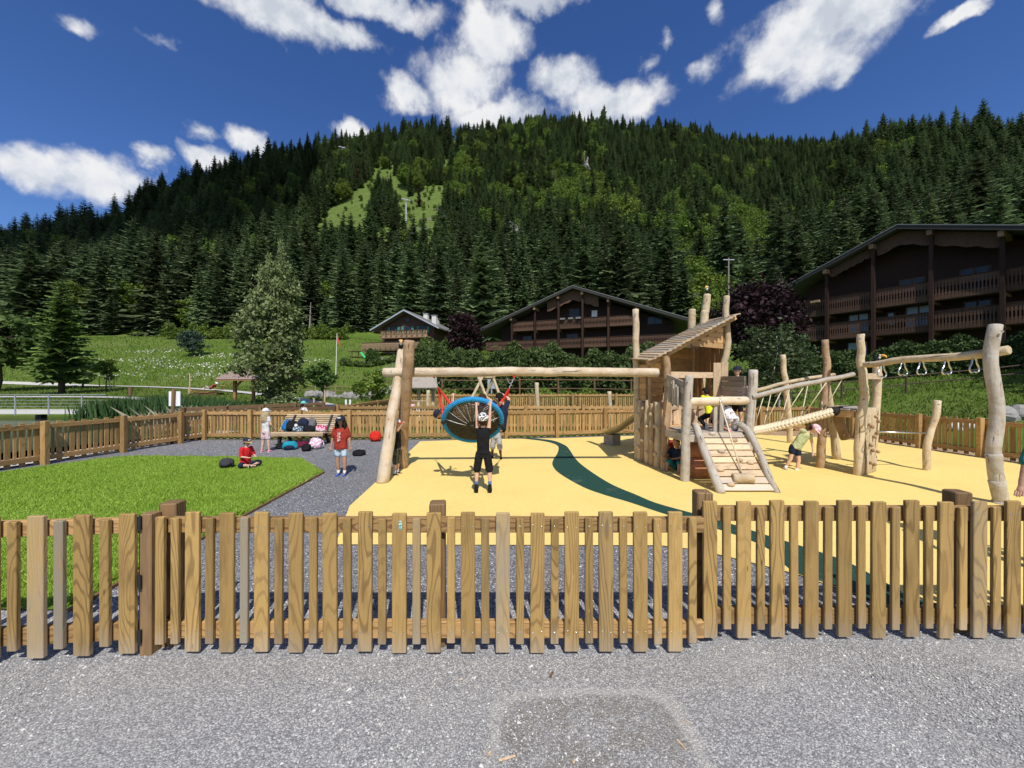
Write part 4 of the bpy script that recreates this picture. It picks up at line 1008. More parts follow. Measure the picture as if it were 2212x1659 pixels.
# ------------------------------------------------------------------ basket swing
def bolt(parent, p, n, r=.02):
    b = MB(); n = Vector(n).normalized(); b.tube([Vector(p) - n * .01, Vector(p) + n * .008], [r, r * .8], 8); b.build('bolt', 'metal', parent)
sw = thing('swing_frame', 'pale log swing frame with crossed posts at its left end', 'swing frame', (-2.5, 8, 0))
log('leaning_log', [G(826, 1043), P(846, 905, 7.75), P(862, 800, 8.15), P(866, 758, 8.35)], (.125, .080), sw, 'robinia_pale', .02)
log('post', [G(870, 1010) - Z * .05, P(872, 905, 8.3), P(880, 810, 7.86), P(885, 737, 7.7)], (.118, .108), sw, 'robinia_brown', .02)
BL, BR_ = Vector((-2.68, 8.05, 2.135)), Vector((3.12, 8.25, 2.14))
log('beam', [BL, BL.lerp(BR_, .35) + Z * .02, BL.lerp(BR_, .7) + Z * .02, BR_], (.10, .095), sw, 'robinia_pale', .02, knob=.06)
bolt(sw, (-2.50, 7.95, 2.16), (0, -1, 0), .016)
Cb = Vector((-.72, 7.08, 1.225)); Pv = Vector((-.80, 8.1, 2.05))
nb_ = (Pv - Cb).normalized(); tilt = Matrix.Rotation(R(9), 3, nb_)
bx_ = tilt @ Vector((1, 0, 0)); bx_ = (bx_ - nb_ * bx_.dot(nb_)).normalized(); by_ = nb_.cross(bx_)      # by_ points to the low, near side or up
if by_.z < 0: by_ = -by_
RB = .525
bs = thing('basket_swing', 'round net basket swing with blue rope rim and red ropes', 'swing', Cb)
rim = MB(); N = 72
for st_ in range(5):                                     # five twisted rope strands make the padded rim
    pp = []
    for i in range(N * 2 + 1):
        a = 2 * math.pi * i / (N * 2); w_ = a * 17 + st_ * 2 * math.pi / 5
        rr_ = RB + math.cos(w_) * .031; hh_ = math.sin(w_) * .031
        pp.append(Cb + (bx_ * math.cos(a) + by_ * math.sin(a)) * rr_ + nb_ * hh_)
    rim.tube(pp, .020, 6, False)
rim.build('rim', 'rope_blue', bs, True)
net = MB()
def npt(r, a): return Cb + (bx_ * math.cos(a) + by_ * math.sin(a)) * r - nb_ * (.13 * (1 - (r / RB) ** 2))
for i in range(40):
    a = 2 * math.pi * i / 40; net.tube([npt(r, a) for r in (.03, .15, .28, .41, RB)], .0085, 5, False)
for r in np.linspace(.05, RB - .05, 17):
    net.tube([npt(r, 2 * math.pi * i / 48) for i in range(49)], .0108, 5, False)
net.ell(npt(0, 0), (.05, .05, .03)); net.build('net', 'net_brown', bs, True)
ch = MB()
for i in range(8):
    a = 2 * math.pi * (i + .5) / 16 + .15; ch.tube([npt(r, a) - nb_ * .012 for r in (.12, .28, .41, RB - .04)], .006, 5, False)
ch.build('spokes', 'galv', bs, True)
for sx, name in ((-1, 'l'), (1, 'r')):
    top = Pv + Vector((sx * .84, 0, -.02)); tie = top.lerp(Cb + bx_ * sx * RB * .75, .28)
    for ang_ in ((2.45, 3.35) if sx < 0 else (.69, -.21)):
        e = Cb + (bx_ * math.cos(ang_) + by_ * math.sin(ang_)) * RB
        r_ = MB(); r_.tube([tie, tie.lerp(e, .5), e], .024, 8); r_.build('red_rope', 'rope_red', bs, True)
    c_ = MB()
    for i in range(7):
        a0 = top.lerp(tie, i / 7); a1 = top.lerp(tie, (i + 1.2) / 7); c_.tube([a0, a0.lerp(a1, .5) + Vector((.012 * (-1) ** i, 0, 0)), a1], .008, 6)
    c_.build('chain', 'galv', bs)
    s_ = MB(); s_.ell(top + Vector((0, 0, .03)), (.028, .028, .04)); s_.build('shackle', 'rope_red', bs, True)
    q = MB(); t2 = top + Vector((-sx * .16, .05, 0))
    q.tube([top.lerp(tie, .4), top.lerp(t2, .6) - Z * .12, t2 + Z * .03], .006, 6); q.build('safety_chain', 'galv', bs)
for a in (3.25, -.1):
    q = MB(); c0 = Cb + (bx_ * math.cos(a) + by_ * math.sin(a)) * RB
    q.tube([c0 - (by_ * math.cos(a)) * .05, c0 + (by_ * math.cos(a)) * .05], .050, 10); q.build('sleeve', 'rope_black', bs, True)

# ------------------------------------------------------------------ climbing tower
tw = thing('climbing_tower', 'log climbing tower with slanted slat roof and plank ramp', 'play tower', (4.2, 9, 0))
A_p, B_p, P3p, P4p, C_p, D_p = Vector((3.17, 9.69, 0)), Vector((3.34, 8.46, 0)), Vector((3.37, 7.5, 0)), Vector((4.92, 8.1, 0)), Vector((5.45, 9.85, 0)), Vector((5.2, 10.95, 0))
def up(p, z): return Vector((p.x, p.y, z))
log('post', [up(A_p, -.1), P(1376, 850, 9.69), P(1374, 760, 9.69), P(1373, 669, 9.69)], (.088, .078), tw, 'robinia')
log('post', [up(B_p, -.1), P(1437, 930, 8.46), P(1444, 860, 8.46), P(1441, 800, 8.46), P(1436, 764, 8.46)], (.088, .080), tw, 'robinia_brown', .02)
log('post', [up(P3p, -.1), P(1482, 930, 7.5), P(1489, 812, 7.5)], (.088, .076), tw, 'robinia_grey')
log('post', [up(P4p, -.1), P(1617, 935, 8.1), P(1624, 860, 8.1), P(1628, 800, 8.1)], (.094, .090), tw, 'robinia_grey')
log('post', [up(C_p, -.1), P(1562, 818, 9.85), P(1567, 770, 9.85), P(1572, 735, 9.85), P(1568, 690, 9.85), P(1570, 640, 9.85)], (.09, .074), tw, 'robinia', .02)
log('post', [(5.3, 10.95, -.1), P(1520, 710, 10.95), P(1524, 670, 10.95), P(1528, 637, 10.95)], (.112, .10), tw, 'robinia')
log('post', [(5.1, 11.25, -.1), P(1494, 720, 11.25), P(1495, 669, 11.25)], (.11, .10), tw, 'robinia')
log('post', [up(A_p, 0) + Vector((.28, -.32, 0)), P(1398, 850, 9.4), P(1402, 770, 9.4)], (.085, .08), tw, 'robinia_brown', .02)
for (u, v, Y) in ((1373, 678, 9.58), (1437, 840, 8.34), (1488, 819, 7.39), (1628, 808, 7.97), (1570, 648, 9.76), (1528, 646, 10.83)):
    bolt(tw, P(u, v, Y), (0, -1, .1), .018)
# roof: overlapping slats running back to front
N0, N1, F0, F1 = Vector((2.92, 8.15, 2.37)), Vector((5.62, 9.55, 3.62)), Vector((3.08, 9.95, 2.52)), Vector((5.80, 11.3, 3.76))
nsl = 20; rn = (N1 - N0).cross(F0 - N0).normalized()
if rn.z < 0: rn = -rn
for i in range(nsl):
    t = (i + .5) / nsl; a, b = N0.lerp(N1, t), F0.lerp(F1, t)
    e = (b - a).normalized(); d = (N1 - N0).normalized(); tl = Matrix.Rotation(R(9), 3, e)
    nn_ = rn.copy(); q = nn_ + d * .20
    board('roof_slat', a - e * random.uniform(0, .09) + rn * .03, b + e * random.uniform(0, .08) + rn * .03, .175, .026, 'bench_slat', tw, q)
for t in (.12, .88):
    board('roof_beam', N0.lerp(F0, t) - rn * .05, N1.lerp(F1, t) - rn * .05, .12, .06, 'warm_plank', tw, (0, -1, 0))
roofz = lambda x, y: N0.z - (rn.x * (x - N0.x) + rn.y * (y - N0.y)) / rn.z
# deck planks
def plank_fill(name, a, b, c, d, n, mat, th=.04, gap=.006):
    for i in range(n):
        t = (i + .5) / n; p, q = a.lerp(d, t), b.lerp(c, t); wd = (d - a).length / n - gap
        board(name, p, q, wd, th, mat, tw, (0, 0, 1))
DZ = .94
plank_fill('deck_plank', Vector((3.42, 7.52, DZ)), Vector((4.75, 7.52, DZ)), Vector((5.0, 8.75, DZ)), Vector((3.46, 8.45, DZ)), 9, 'grey_plank')
plank_fill('deck_plank', Vector((3.46, 8.58, DZ)), Vector((5.2, 8.9, DZ)), Vector((5.15, 10.8, DZ)), Vector((3.25, 9.7, DZ)), 12, 'warm_plank')
board('deck_beam', (3.36, 8.42, DZ - .10), (3.40, 7.55, DZ - .10), .15, .06, 'grey_plank', tw, (-1, 0, 0))
board('deck_beam', (3.42, 7.50, DZ - .10), (4.72, 7.50, DZ - .10), .14, .05, 'grey_plank', tw)
board('deck_beam', (4.9, 8.2, DZ - .10), (5.3, 9.8, DZ - .10), .15, .06, 'warm_plank', tw, (1, 0, 0))
# climbing wall of split logs with wooden holds
for i in range(5):
    t = (i + .75) / 6.0; p = A_p.lerp(B_p, t); h_ = 1.48 + random.uniform(-.05, .05)
    log('wall_log', [p + Vector((-.02, -.02, .02)), p + Vector((random.uniform(-.03, .03), 0, h_ * .5)), p + Z * h_], (.085, .08), tw, 'robinia_brown' if i % 2 else 'robinia', .02, knob=.14)
out = (B_p - A_p).cross(Z).normalized(); out = -out if out.x > 0 else out
for k, (t, z) in enumerate([(.15, .35), (.16, .75), (.15, 1.15), (.33, .55), (.34, 1.32), (.5, .3), (.52, .9), (.68, .6), (.66, 1.2), (.82, .32), (.82, .95)]):
    p = A_p.lerp(B_p, t) + out * .085 + Z * z; b = MB(); b.ell(p, (.05, .045, .05), 8, 6); b.build('climbing_hold', 'robinia', tw, True)
# hut walls
for i in range(12):
    a = A_p.lerp(D_p, 0) + Vector((.1, .15, 0)); b = D_p + Vector((-.05, .05, 0)); z = DZ + .09 + i * .165
    xe = 1.0
    for s_ in np.linspace(1, .1, 19):
        q = a.lerp(b, 0)
    t0 = 0.0
    while t0 < .9 and roofz(*a.lerp(b, t0).xy) < z + .09: t0 += .05
    if t0 >= .9: continue
    board('wall_board', up(a.lerp(b, t0), z), up(b, z), .158, .03, 'warm_plank', tw)
cd = (D_p - C_p)
for i in range(7):
    t = (i + .5) / 7; p = C_p.lerp(D_p, t); zt_ = roofz(p.x, p.y) - .06
    if i in (2, 4):
        board('wall_board', up(p, DZ), up(p, 1.75), .145, .03, 'warm_plank', tw, (-1, -.2, 0)); board('wall_board', up(p, 2.15), up(p, zt_), .145, .03, 'warm_plank', tw, (-1, -.2, 0))
    else: board('wall_board', up(p, DZ), up(p, zt_), .150, .03, 'warm_plank', tw, (-1, -.2, 0))
# gable boards under the front edge of the roof
for i in range(6):
    z = 2.86 + i * .135; a, b = B_p.lerp(C_p, .1), C_p + Vector((-.08, -.05, 0)); t0 = .35
    while t0 < .98 and roofz(*(a.lerp(b, t0)).xy) < z + .12: t0 += .02
    if t0 < .96: board('gable_board', up(a.lerp(b, t0), z), up(b, z), .128, .03, 'warm_plank', tw)
for i in range(6):
    z = 2.30 - i * .15; board('side_board', (3.24, 9.60, z) if False else up(A_p.lerp(B_p, .10), z), up(A_p.lerp(B_p, .34), z), .14, .03, 'warm_plank', tw, (-1, 0, 0))
    if i < 1: board('side_board', up(A_p.lerp(B_p, .34), z), up(A_p.lerp(B_p, .9), z), .14, .03, 'warm_plank', tw, (-1, 0, 0))
log('mullion', [up(A_p.lerp(B_p, .5), 1.4), up(A_p.lerp(B_p, .5), 2.35)], .05, tw, 'robinia_brown')
# front rail and pickets of the hut
board('rail', up(B_p, 2.10) + Vector((.08, -.04, 0)), up(C_p, 2.12) + Vector((-.1, -.08, 0)), .14, .06, 'new_plank', tw)
for t, h0, h1, w_ in ((.80, 1.55, 2.42, .19), (.93, 1.55, 2.45, .17)):
    p = B_p.lerp(C_p, t) + Vector((0, -.13, 0)); board('picket', up(p, h0), up(p, h1) + Vector((random.uniform(-.02, .03), 0, 0)), w_, .03, 'new_plank', tw)
board('rail', (3.45, 8.72, 1.50), (4.75, 9.15, 1.50), .09, .05, 'warm_plank', tw)
board('rail', (3.45, 8.70, 1.35), (4.75, 9.13, 1.35), .07, .04, 'new_plank', tw)
for i in range(6):
    p = Vector((3.55, 8.74, 0)).lerp(Vector((4.7, 9.13, 0)), i / 5); board('picket', up(p, .97), up(p, 1.42), .17, .03, 'new_plank', tw)
# grey panel between the front posts, with loose pickets
for i in range(4):
    z = 1.60 + i * .13; board('panel_board', (3.37, 8.36, z + .06), (3.40, 7.6, z - .10), .125, .035, 'grey_plank', tw, (-1, 0, 0))
for i in range(5):
    y = 8.15 - i * .11; h_ = 1.95 - abs(i - 2) * .03 + random.uniform(-.05, .05); board('panel_picket', (3.325, y, 1.52 - i * .02), (3.32, y + random.uniform(-.03, .03), h_), .06, .03, 'grey_plank', tw, (-1, 0, 0))
for i in range(4):
    z = 1.66 + i * .118; board('panel_board', (4.98, 8.2, z), (5.15, 9.45, z + .02), .11, .04, 'grey_plank', tw, (-1, -.1, 0))
board('shelf', (4.55, 8.3, 1.60), (5.0, 8.35, 1.60), .30, .03, 'new_plank', tw, (0, 0, 1))
log('cross_beam', [(3.44, 7.5, 1.55), (4.1, 7.6, 1.56), (4.85, 7.98, 1.55)], (.085, .085), tw, 'robinia_pale', .02)
for dx in (0, .115):
    board('centre_post', (4.00 + dx, 7.58, DZ), (4.01 + dx, 7.58, 1.50), .085, .05, 'grey_plank', tw)
# ramp
r0l, r1l, r0r, r1r = Vector((3.66, 6.70, .03)), Vector((3.64, 7.55, .95)), Vector((4.60, 6.70, .03)), Vector((4.50, 7.55, .95))
rnn = (r0r - r0l).cross(r1l - r0l).normalized()
for i in range(9):
    t = (i + .5) / 9; board('ramp_plank', r0l.lerp(r1l, t), r0r.lerp(r1r, t), .118, .035, 'new_plank', tw, rnn)
log('stringer', [G(1557, 1066) + Vector((0, 0, .0)), P(1528, 990, 7.1), P(1502, 918, 7.6)], (.078, .070), tw, 'robinia_grey', .015)
log('stringer', [G(1676, 1065) + Vector((.02, 0, 0)), P(1645, 990, 7.05), P(1618, 935, 7.45), P(1597, 915, 7.6)], (.060, .066), tw, 'robinia_grey', .02)
for (u, v) in ((1542, 922 + 12), (1592, 953), (1560, 996 - 16), (1600, 1000), (1556, 1022), (1624, 1006), (1578, 1054)):
    t = (1066 - v) / (1066 - 931); t = max(.04, min(.96, t)); Yv = 6.70 + .85 * t; p = P(u, v, Yv)
    s_ = (p.x - 3.66) / .94; q = r0l.lerp(r1l, t).lerp(r0r.lerp(r1r, t), s_) + rnn * .03
    b = MB(); M3 = Matrix(((1, 0, 0), rnn.cross(Vector((1, 0, 0))), rnn)).transposed(); b.ell(q, (.072, .042, .042), 8, 6, M3); b.build('climbing_hold', 'new_plank', tw, True)
# climbing rope with its log weight
rp = thing('climbing_rope', 'climbing rope with a hanging log lying on the ramp', 'rope', (4.2, 6.9, .3))
a, b = P(1556, 868, 7.5), P(1603, 1024, 6.88)
m_ = MB(); m_.tube([a, a.lerp(b, .5) - Z * .01, b], .014, 8); m_.build('rope', 'rope_cream', rp, True)
m_ = MB(); m_.tube([b, b + Vector((.015, -.01, -.05))], .018, 8); m_.ell(a, (.03, .03, .03)); m_.build('clamp', 'metal', rp, True)
q = P(1606, 1033, 6.83); log('weight', [q + Vector((-.17, .02, .0)), q + Vector((.15, -.03, .0))], .085, rp, 'robinia')
# slide at the back
sl = thing('slide', 'golden metal slide chute beside the climbing tower', 'slide', (3.1, 12, 0))
pts = spline([(4.3, 11.2, 1.0), (3.75, 11.55, .85), (3.35, 11.85, .48), (3.12, 12.0, .38), (2.95, 12.1, .37)], 12); m_ = MB(); sd_ = Vector((.55, .83, 0)).normalized() * .26
prof = [(-1, .16), (-1, 0), (-.5, -.03), (.5, -.03), (1, 0), (1, .16)]
vsl = [p + sd_ * a_ + Z * b_ for p in pts for a_, b_ in prof]
m_.add(vsl, [(i * 6 + j, i * 6 + j + 1, i * 6 + 7 + j, i * 6 + 6 + j) for i in range(11) for j in range(5)]); m_.build('chute', 'slide_gold', sl, True)
m_ = MB(); m_.box((3.12, 12.0, .17), (.32, .4, .34), Matrix.Rotation(.5, 3, 'Z')); m_.build('support', 'grey_plank', sl)
# barrel under the deck
bl = thing('barrel_seat', 'terracotta coloured curved wooden barrel under the tower deck', 'barrel', (3.85, 7.95, 0))
for k, (z, r_, dy) in enumerate(((.22, .22, 0.0), (.55, .20, .08))):
    m_ = MB(); c0 = Vector((3.60, 7.80 + dy, z)); vs = []; fs = []
    for i in range(15):
        a = R(-60 + 250 * i / 14)
        for L_ in (-.05, .42): vs.append(c0 + Vector((L_, -math.cos(a) * r_ + .0, math.sin(a) * r_)))
        for L_ in (.42, -.05): vs.append(c0 + Vector((L_, -math.cos(a) * (r_ - .025), math.sin(a) * (r_ - .025))))
    for i in range(14):
        for j in range(4): fs.append((i * 4 + j, i * 4 + (j + 1) % 4, i * 4 + 4 + (j + 1) % 4, i * 4 + 4 + j))
    m_.add(vs, fs); m_.build('shell', 'barrel_wood', bl, True)

# ------------------------------------------------------------------ rope bridge, climbing frame, rings, bar
br = thing('rope_bridge', 'sagging braided rope bridge with log handrails', 'rope bridge', (6.2, 8.5, 0))
rp_pts = spline([P(1622, 932, 8.15), P(1660, 925, 8.2), P(1730, 908, 8.3), P(1797, 890, 8.38)], 40)
m_ = MB()
for i in range(0, 39, 1):
    if i % 3 == 2: continue
    p = rp_pts[i].lerp(rp_pts[i + 1], .5 if i % 3 == 0 else 1.0); d = (rp_pts[i + 1] - rp_pts[i]).normalized(); x, y = ortho(d)
    for j in range(4):
        an = math.pi / 2 * j + math.pi / 4; rad = x * math.cos(an) + y * math.sin(an); tan = d.cross(rad)
        sg = 1 if j % 2 == 0 else -1; ax = (d * .75 + tan * sg * .66).normalized(); yy_ = rad.cross(ax)
        m_.ell(p + rad * .058, (.092, .044, .036), 8, 6, Matrix((ax, yy_, rad)).transposed())
m_.build('braided_rope', 'rope_cream', br, True)
m_ = MB(); e = rp_pts[-1]; d = (rp_pts[-1] - rp_pts[-3]).normalized(); m_.tube([e - d * .02, e + d * .10, e + d * .24], [.095, .10, .075], 12); m_.build('end_sleeve', 'rope_black', br, True)
hf = [P(1627, 858, 8.02), P(1700, 838, 8.0), P(1780, 822, 7.98), P(1844, 810, 8.0)]
log('handrail', hf, (.050, .046), br, 'robinia_grey', .02)
hb_ = [P(1632, 844, 8.8), P(1700, 826, 9.0), P(1760, 815, 9.2), P(1802, 809, 9.35)]
log('handrail', hb_, (.044, .040), br, 'robinia', .02)
for i, t in enumerate((.06, .27, .48, .69, .90)):
    q = rp_pts[int(t * 39)]
    for hh2, s2 in ((spline(hf, 30), 1), (spline(hb_, 30), -1)):
        tt = min(29, int((t + .06 * s2) * 27)); m_ = MB(); m_.tube([hh2[max(tt, 0)] - Z * .05, q + Z * .03], .010, 6); m_.build('hanger_rope', 'rope_cream', br, True)
log('post', [G(1606 + 18, 975), P(1622, 900, 10.6), P(1617, 835, 10.6)], (.10, .09), br, 'robinia_brown')
log('post', [G(1706, 957), P(1700, 850, 12.3), P(1694, 810, 12.3), P(1692, 767, 12.3)], (.086, .080), br, 'robinia', .03)
cf = thing('play_climber', 'log climbing frame with peg wall at the end of the rope bridge', 'climbing frame', (7.2, 8.3, 0))
log('post', [G(1770, 1011) - Z * .05, P(1778, 900, 8.65), P(1786, 800, 8.65), P(1782, 735, 8.65)], (.084, .066), cf, 'robinia_brown', .02)
log('post', [G(1852, 1027) - Z * .05, P(1858, 930, 7.97), P(1866, 850, 7.97), P(1861, 780, 7.97), P(1858, 723, 7.97)], (.088, .066), cf, 'robinia', .03)
log('post', [(8.35, 8.95, -.05), P(1892, 880, 8.95), P(1895, 786, 8.95)], (.086, .081), cf, 'robinia')
log('post', [G(1809, 993), P(1798, 920, 9.6), P(1788, 850, 9.6), P(1782, 812, 9.6)], (.092, .074), cf, 'robinia', .02)
log('hanging_log', [P(1803, 878, 8.9), P(1810, 905, 8.85), P(1826, 948, 8.8)], (.10, .095), cf, 'robinia_brown', .01)
c0, c1 = Vector((7.30, 8.02, 0)), Vector((7.86, 8.36, 0))
for i in range(5):
    p = c0.lerp(c1, (i + .5) / 5); log('wall_log', [p + Z * .03, p + Vector((random.uniform(-.02, .02), 0, .7)), p + Z * 1.38], (.060, .056), cf, 'robinia', .015, knob=.12)
on = Vector((.52, -.85, 0))
for t, z in ((.3, .25), (.45, .5), (.3, .62), (.62, .78), (.4, 1.0), (.75, 1.2), (.9, .45), (.95, 1.1), (.6, .2), (.2, 1.05), (.85, .85)):
    p = c0.lerp(c1, t) + on * .09 + Z * z; m_ = MB(); m_.ell(p, (.035, .04, .04), 8, 6); m_.build('peg', 'robinia_brown', cf, True)
for i in range(6):
    p = Vector((7.05, 8.1, 1.36)).lerp(Vector((7.45, 9.2, 1.36)), (i + .5) / 6); board('deck_plank', p, p + Vector((.85, .25, 0)), .17, .04, 'grey_plank', cf, (0, 0, 1))
board('deck_beam', (6.95, 8.65, 1.26), (7.2, 8.08, 1.26), .14, .06, 'warm_plank', cf, (-1, -.3, 0))
board('rail', P(1872, 813, 8.3), P(1904, 813, 8.85), .13, .05, 'new_plank', cf)
for (u, v, Y) in ((1782, 744, 8.5), (1783, 783, 8.5), (1858, 732, 7.83)): bolt(cf, P(u, v, Y), (0, -1, 0), .022)
rg = thing('ring_course', 'log beam with five triangular metal rings on a thick crooked post', 'ring course', (7.7, 6.1, 0))
log('post', [P(2161.7, 1089, 6.1), P(2154, 1042, 6.1), P(2146, 987, 6.1), P(2147, 944, 6.1), P(2153, 883, 6.1), P(2145, 817, 6.1), P(2141, 772, 6.1), P(2151, 703, 6.1)], (.090, .082), rg, 'robinia_grey', .02, n=18)
b0, b1 = Vector((7.2, 7.85, 2.29)), P(2178, 757, 6.0)
log('beam', [b0, P(1960, 776, 7.2), P(2060, 771, 6.6), b1], (.058, .072), rg, 'robinia', .03)
for t in (.14, .30, .455, .62, .80):
    q = spline([b0, P(1960, 776, 7.2), P(2060, 771, 6.6), b1], 51)[int(t * 50)] - Z * .06
    d = (b1 - b0).normalized(); d = Vector((d.x, d.y, 0)).normalized(); d = Matrix.Rotation(R(90), 3, 'Z') @ d
    w2 = .115; hgt = .20; m_ = MB(); tri = []
    for i in range(25):
        a = 2 * math.pi * i / 24; rr2 = 1 + .26 * math.cos(3 * (a - math.pi / 2)); tri.append(q + d * (math.cos(a) * w2 * rr2 * .95) + Z * (-.13 + math.sin(a) * .118 * rr2))
    m_.tube(tri, .0125, 8, False); m_.build('ring', 'metal', rg, True)
fpath = spline([P(2161.7, 1089, 6.1), P(2154, 1042, 6.1), P(2146, 987, 6.1), P(2147, 944, 6.1)], 60)
for z in (.37, .80, .06):
    sg = [p for p in fpath if z - .34 < p.z < z]
    if len(sg) > 3: log('foot_ledge', [sg[0] + Vector((-.008, -.008, 0)), sg[-1] + Vector((-.014, -.012, 0))], (.078, .098), rg, 'robinia_grey', .005, n=18, knob=.04)
bolt(rg, P(2166, 716, 5.98), (.2, -1, 0), .022); bolt(rg, P(2143, 712, 5.98), (-.2, -1, 0), .016)
tb = thing('turning_bar', 'low metal turning bar fixed to a short log post', 'bar', (9.07, 8.41, 0))
log('post', [G(2001.7, 1017) - Z * .03, P(2003, 955, 8.41), P(2017, 915, 8.41), P(2025, 866, 8.41)], (.068, .063), tb, 'robinia', .02)
m_ = MB(); m_.tube([(7.95, 8.35, .86), P(2008, 936, 8.41)], .018, 10); m_.build('bar', 'metal', tb, True); bolt(tb, P(2028, 874, 8.28), (0, -1, 0), .016)

def toucan(label, p, rz, s=1.0):
    t = thing('carved_toucan', label, 'carved bird', p, rz); Mx = WM[t.name]
    def part(nm, mat, fn):
        b = MB(); fn(b); b.v = [tuple(Mx @ (Vector(v) * s)) for v in b.v]; return b.build(nm, mat, t, True)
    part('body', 'black_paint', lambda b: (b.ell((0, .02, .15), (.075, .085, .14), 12, 9, Matrix.Rotation(.35, 3, 'X')), b.ell((0, -.05, .30), (.062, .066, .062), 12, 8), b.tube([(0, .06, .12), (0, .15, .0), (0, .2, -.06)], [.06, .05, .035], 8)))
    part('breast', 'paint_white', lambda b: (b.ell((0, -.065, .24), (.05, .05, .075), 10, 8), b.ell((.035, -.085, .31), (.03, .03, .032)), b.ell((-.035, -.085, .31), (.03, .03, .032))))
    part('beak', 'beak', lambda b: b.tube([(0, -.09, .30), (0, -.18, .30), (0, -.25, .26), (0, -.28, .20)], [.045, .046, .034, .01], 10))
    part('feet', 'beak', lambda b: (b.box((.03, -.02, .01), (.03, .07, .03)), b.box((-.03, -.02, .01), (.03, .07, .03))))
    return t
toucan('carved toucan perched on the tallest tower post', P(1528, 636, 10.95), -.7, .66)
toucan('carved toucan perched behind the crossed posts of the swing frame', P(866, 757, 8.35), .3, .66)
toucan('carved toucan behind the ring beam on a climbing frame post', P(1895, 785, 8.95), .5, .6)
# ------------------------------------------------------------------ chalets
class Frame:
    def __init__(s, o, ex): s.o = Vector(o); s.x = Vector((ex[0], ex[1], 0)).normalized(); s.y = Vector((-s.x.y, s.x.x, 0))
    def __call__(s, x, y, z): return s.o + s.x * x + s.y * y + Z * z
    @property
    def rot(s): return Matrix((s.x, s.y, Z)).transposed()
def lbox(b, fr, x0, x1, y0, y1, z0, z1): return b.box(fr((x0 + x1) / 2, (y0 + y1) / 2, (z0 + z1) / 2), (x1 - x0, y1 - y0, z1 - z0), fr.rot)
def balustrade(fr, x0, x1, y, z0, z1, mat, parent, wd=.19):
    # fretwork boards: each board is waisted so that pairs leave a cut-out between them
    n = max(2, int((x1 - x0) / wd)); w_ = (x1 - x0) / n; b = MB(); hh_ = z1 - z0
    for i in range(n):
        xa = x0 + i * w_ + .008; xb = xa + w_ - .016; k = .25 * w_; m_ = .12 * w_
        pr = [(xa, 0), (xb, 0), (xb, .18), (xb - m_, .24), (xb, .30), (xb - k, .36), (xb - k, .62), (xb, .68), (xb - m_, .76), (xb, .84), (xb, 1), (xa, 1), (xa, .84), (xa + m_, .76), (xa, .68), (xa + k, .62), (xa + k, .36), (xa, .30), (xa + m_, .24), (xa, .18)]
        b.prism([(px, z0 + pz * hh_) for px, pz in pr], fr(0, y, 0), fr.x, Z, fr.y * .03)
    return b.build('balustrade', mat, parent)
